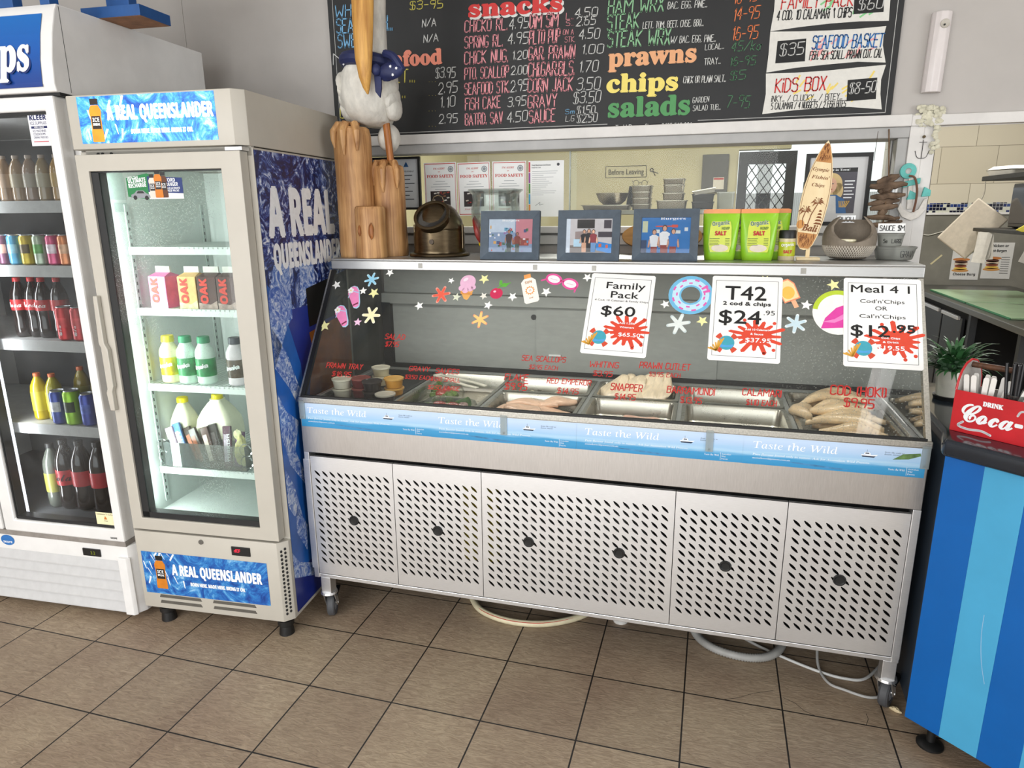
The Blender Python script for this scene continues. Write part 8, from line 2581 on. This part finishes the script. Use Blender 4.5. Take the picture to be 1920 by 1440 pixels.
# far kitchen wall behind the window
PKW = Pl((0, KY - 0.0012, 0), (1, 0, 0), (0, 0, 1))
t = thing('wall_sign', 'dark lettered Before Leaving sign with key and glasses outlines on the kitchen wall', 'sign', (0, 0, 0))
dkl = flat('#332f24')
o = B(dkl)
for a, b_, c, d in ((0.41, 1.81, 0.78, 1.816), (0.41, 1.908, 0.78, 1.914), (0.41, 1.81, 0.416, 1.914), (0.774, 1.81, 0.78, 1.914)):
    o.rect(PKW, a, b_, c, d)
o.build('outline', t)
B(dkl).text(PKW, 'Before Leaving', 0.435, 1.838, 0.32, 0.048, 'sans', 0.0, bold=0.0012).build('lettering', t)
o = B(dkl).ring(PKW, 0.825, 1.872, 0.008, 0.018).line(PKW, [(0.835, 1.860), (0.858, 1.822)], 0.008).line(PKW, [(0.838, 1.858), (0.882, 1.842)], 0.008)
o.build('key_outline', t)
o = B(dkl).ring(PKW, 0.69, 1.762, 0.022, 0.027).ring(PKW, 0.765, 1.760, 0.022, 0.027).line(PKW, [(0.717, 1.766), (0.738, 1.765)], 0.005).line(PKW, [(0.663, 1.77), (0.655, 1.785)], 0.005).line(PKW, [(0.792, 1.768), (0.80, 1.78)], 0.005)
o.build('glasses_outline', t)
t = thing('notice_board', 'dark grey board with a small calendar on the kitchen wall beside the screen door', 'board', (1.26, KY - 0.03, 1.67))
B(M('#4d4c45', 0.6, var=0.1)).box(0, 0, 0, 0.22, 0.03, 0.318).build('panel', t, bevel=0.003)
c_ = B(M('#c9c3b4', 0.6)).box(0.10, -0.003, 0.026, 0.19, 0.0, 0.126).build('calendar', t)
B(flat('#a8352c')).rect(Pl((0.10, -0.0035, 0.026), (1, 0, 0), (0, 0, 1)), 0.004, 0.080, 0.086, 0.096).build('print', c_)

# ================================================================ hoses, cables and bits on the floor
t = thing('drain_hose', 'cream hose with a red stripe looping out from under the display case', 'hose', (0, 0, 0))
hp = bez([(0.43, 0.56, 0.014), (0.46, 0.38, 0.014), (0.505, 0.286, 0.014), (0.575, 0.205, 0.014), (0.70, 0.167, 0.014), (0.84, 0.190, 0.014), (0.965, 0.285, 0.014), (1.01, 0.42, 0.014), (0.92, 0.58, 0.014), (0.70, 0.64, 0.014)], 8)
B(M('#d9cfae', 0.4, var=0.05)).tube(hp, 0.0125, 12).build('hose_wall', t, smooth=True)
B(flat('#b9402f')).tube([p + Vector((0, -0.0085, 0.0085)) for p in hp[10:58]], 0.0016, 6).build('stripe', t)
t = thing('corrugated_hose', 'grey corrugated hose hanging down in a loop under the display case', 'hose', (0, 0, 0))
hp = bez([(1.335, 0.36, 0.188), (1.345, 0.33, 0.09), (1.375, 0.265, 0.022), (1.44, 0.19, 0.018), (1.55, 0.165, 0.018), (1.64, 0.205, 0.018), (1.685, 0.285, 0.045), (1.695, 0.36, 0.188)], 12)
hq = []
for a, b_ in zip(hp, hp[1:]):
    hq += [a, a.lerp(b_, 0.5)]
B(M('#a09f9b', 0.5, var=0.05)).tube(hq, 0.014, 10, radii=[0.0155 if i % 2 else 0.0125 for i in range(len(hq))]).build('hose_wall', t, smooth=True, ang=2)
t = thing('power_cable', 'white power cable lying across the tiles to the right castor', 'cable', (0, 0, 0))
B(M('#c9c9c6', 0.45, var=0.03)).tube(bez([(1.42, 0.42, 0.006), (1.557, 0.290, 0.006), (1.66, 0.225, 0.006), (1.775, 0.170, 0.006), (1.86, 0.150, 0.006), (1.93, 0.17, 0.006), (2.02, 0.30, 0.006)], 8), 0.005, 8).build('sheath', t, smooth=True)
t = thing('power_cable', 'grey cable drooping from under the display case in front of the right castor', 'cable', (0, 0, 0))
B(M('#aeadaa', 0.45, var=0.03)).tube(bez([(1.80, 0.34, 0.188), (1.79, 0.27, 0.06), (1.785, 0.19, 0.012), (1.805, 0.115, 0.006), (1.85, 0.090, 0.006), (1.925, 0.072, 0.006), (1.985, 0.12, 0.006), (2.01, 0.25, 0.006)], 8), 0.0045, 8).build('sheath', t, smooth=True)
t = tag(B(M('#d9d7d2', 0.4)).lathe([(0, 0.0), (0.028, 0.0), (0.03, 0.012), (0.018, 0.024), (0, 0.028)], 20).build('plastic_bung', smooth=True), 'white plastic bung lying on the tiles under the display case', 'bung')
t.location = (1.10, 0.30, 0.0)
t = tag(B(M('#d8c6a0', 0.7, var=0.1)).blob((0, 0, 0.008), 0.018, 0.008, 0.008, 10, 7, 0.2, seed=3).build('food_scrap', smooth=True), 'pale food scrap on the tile beside the right castor', 'food')
t.location = (1.985, 0.03, 0.0)
t.rotation_euler = (0, 0, -0.6)
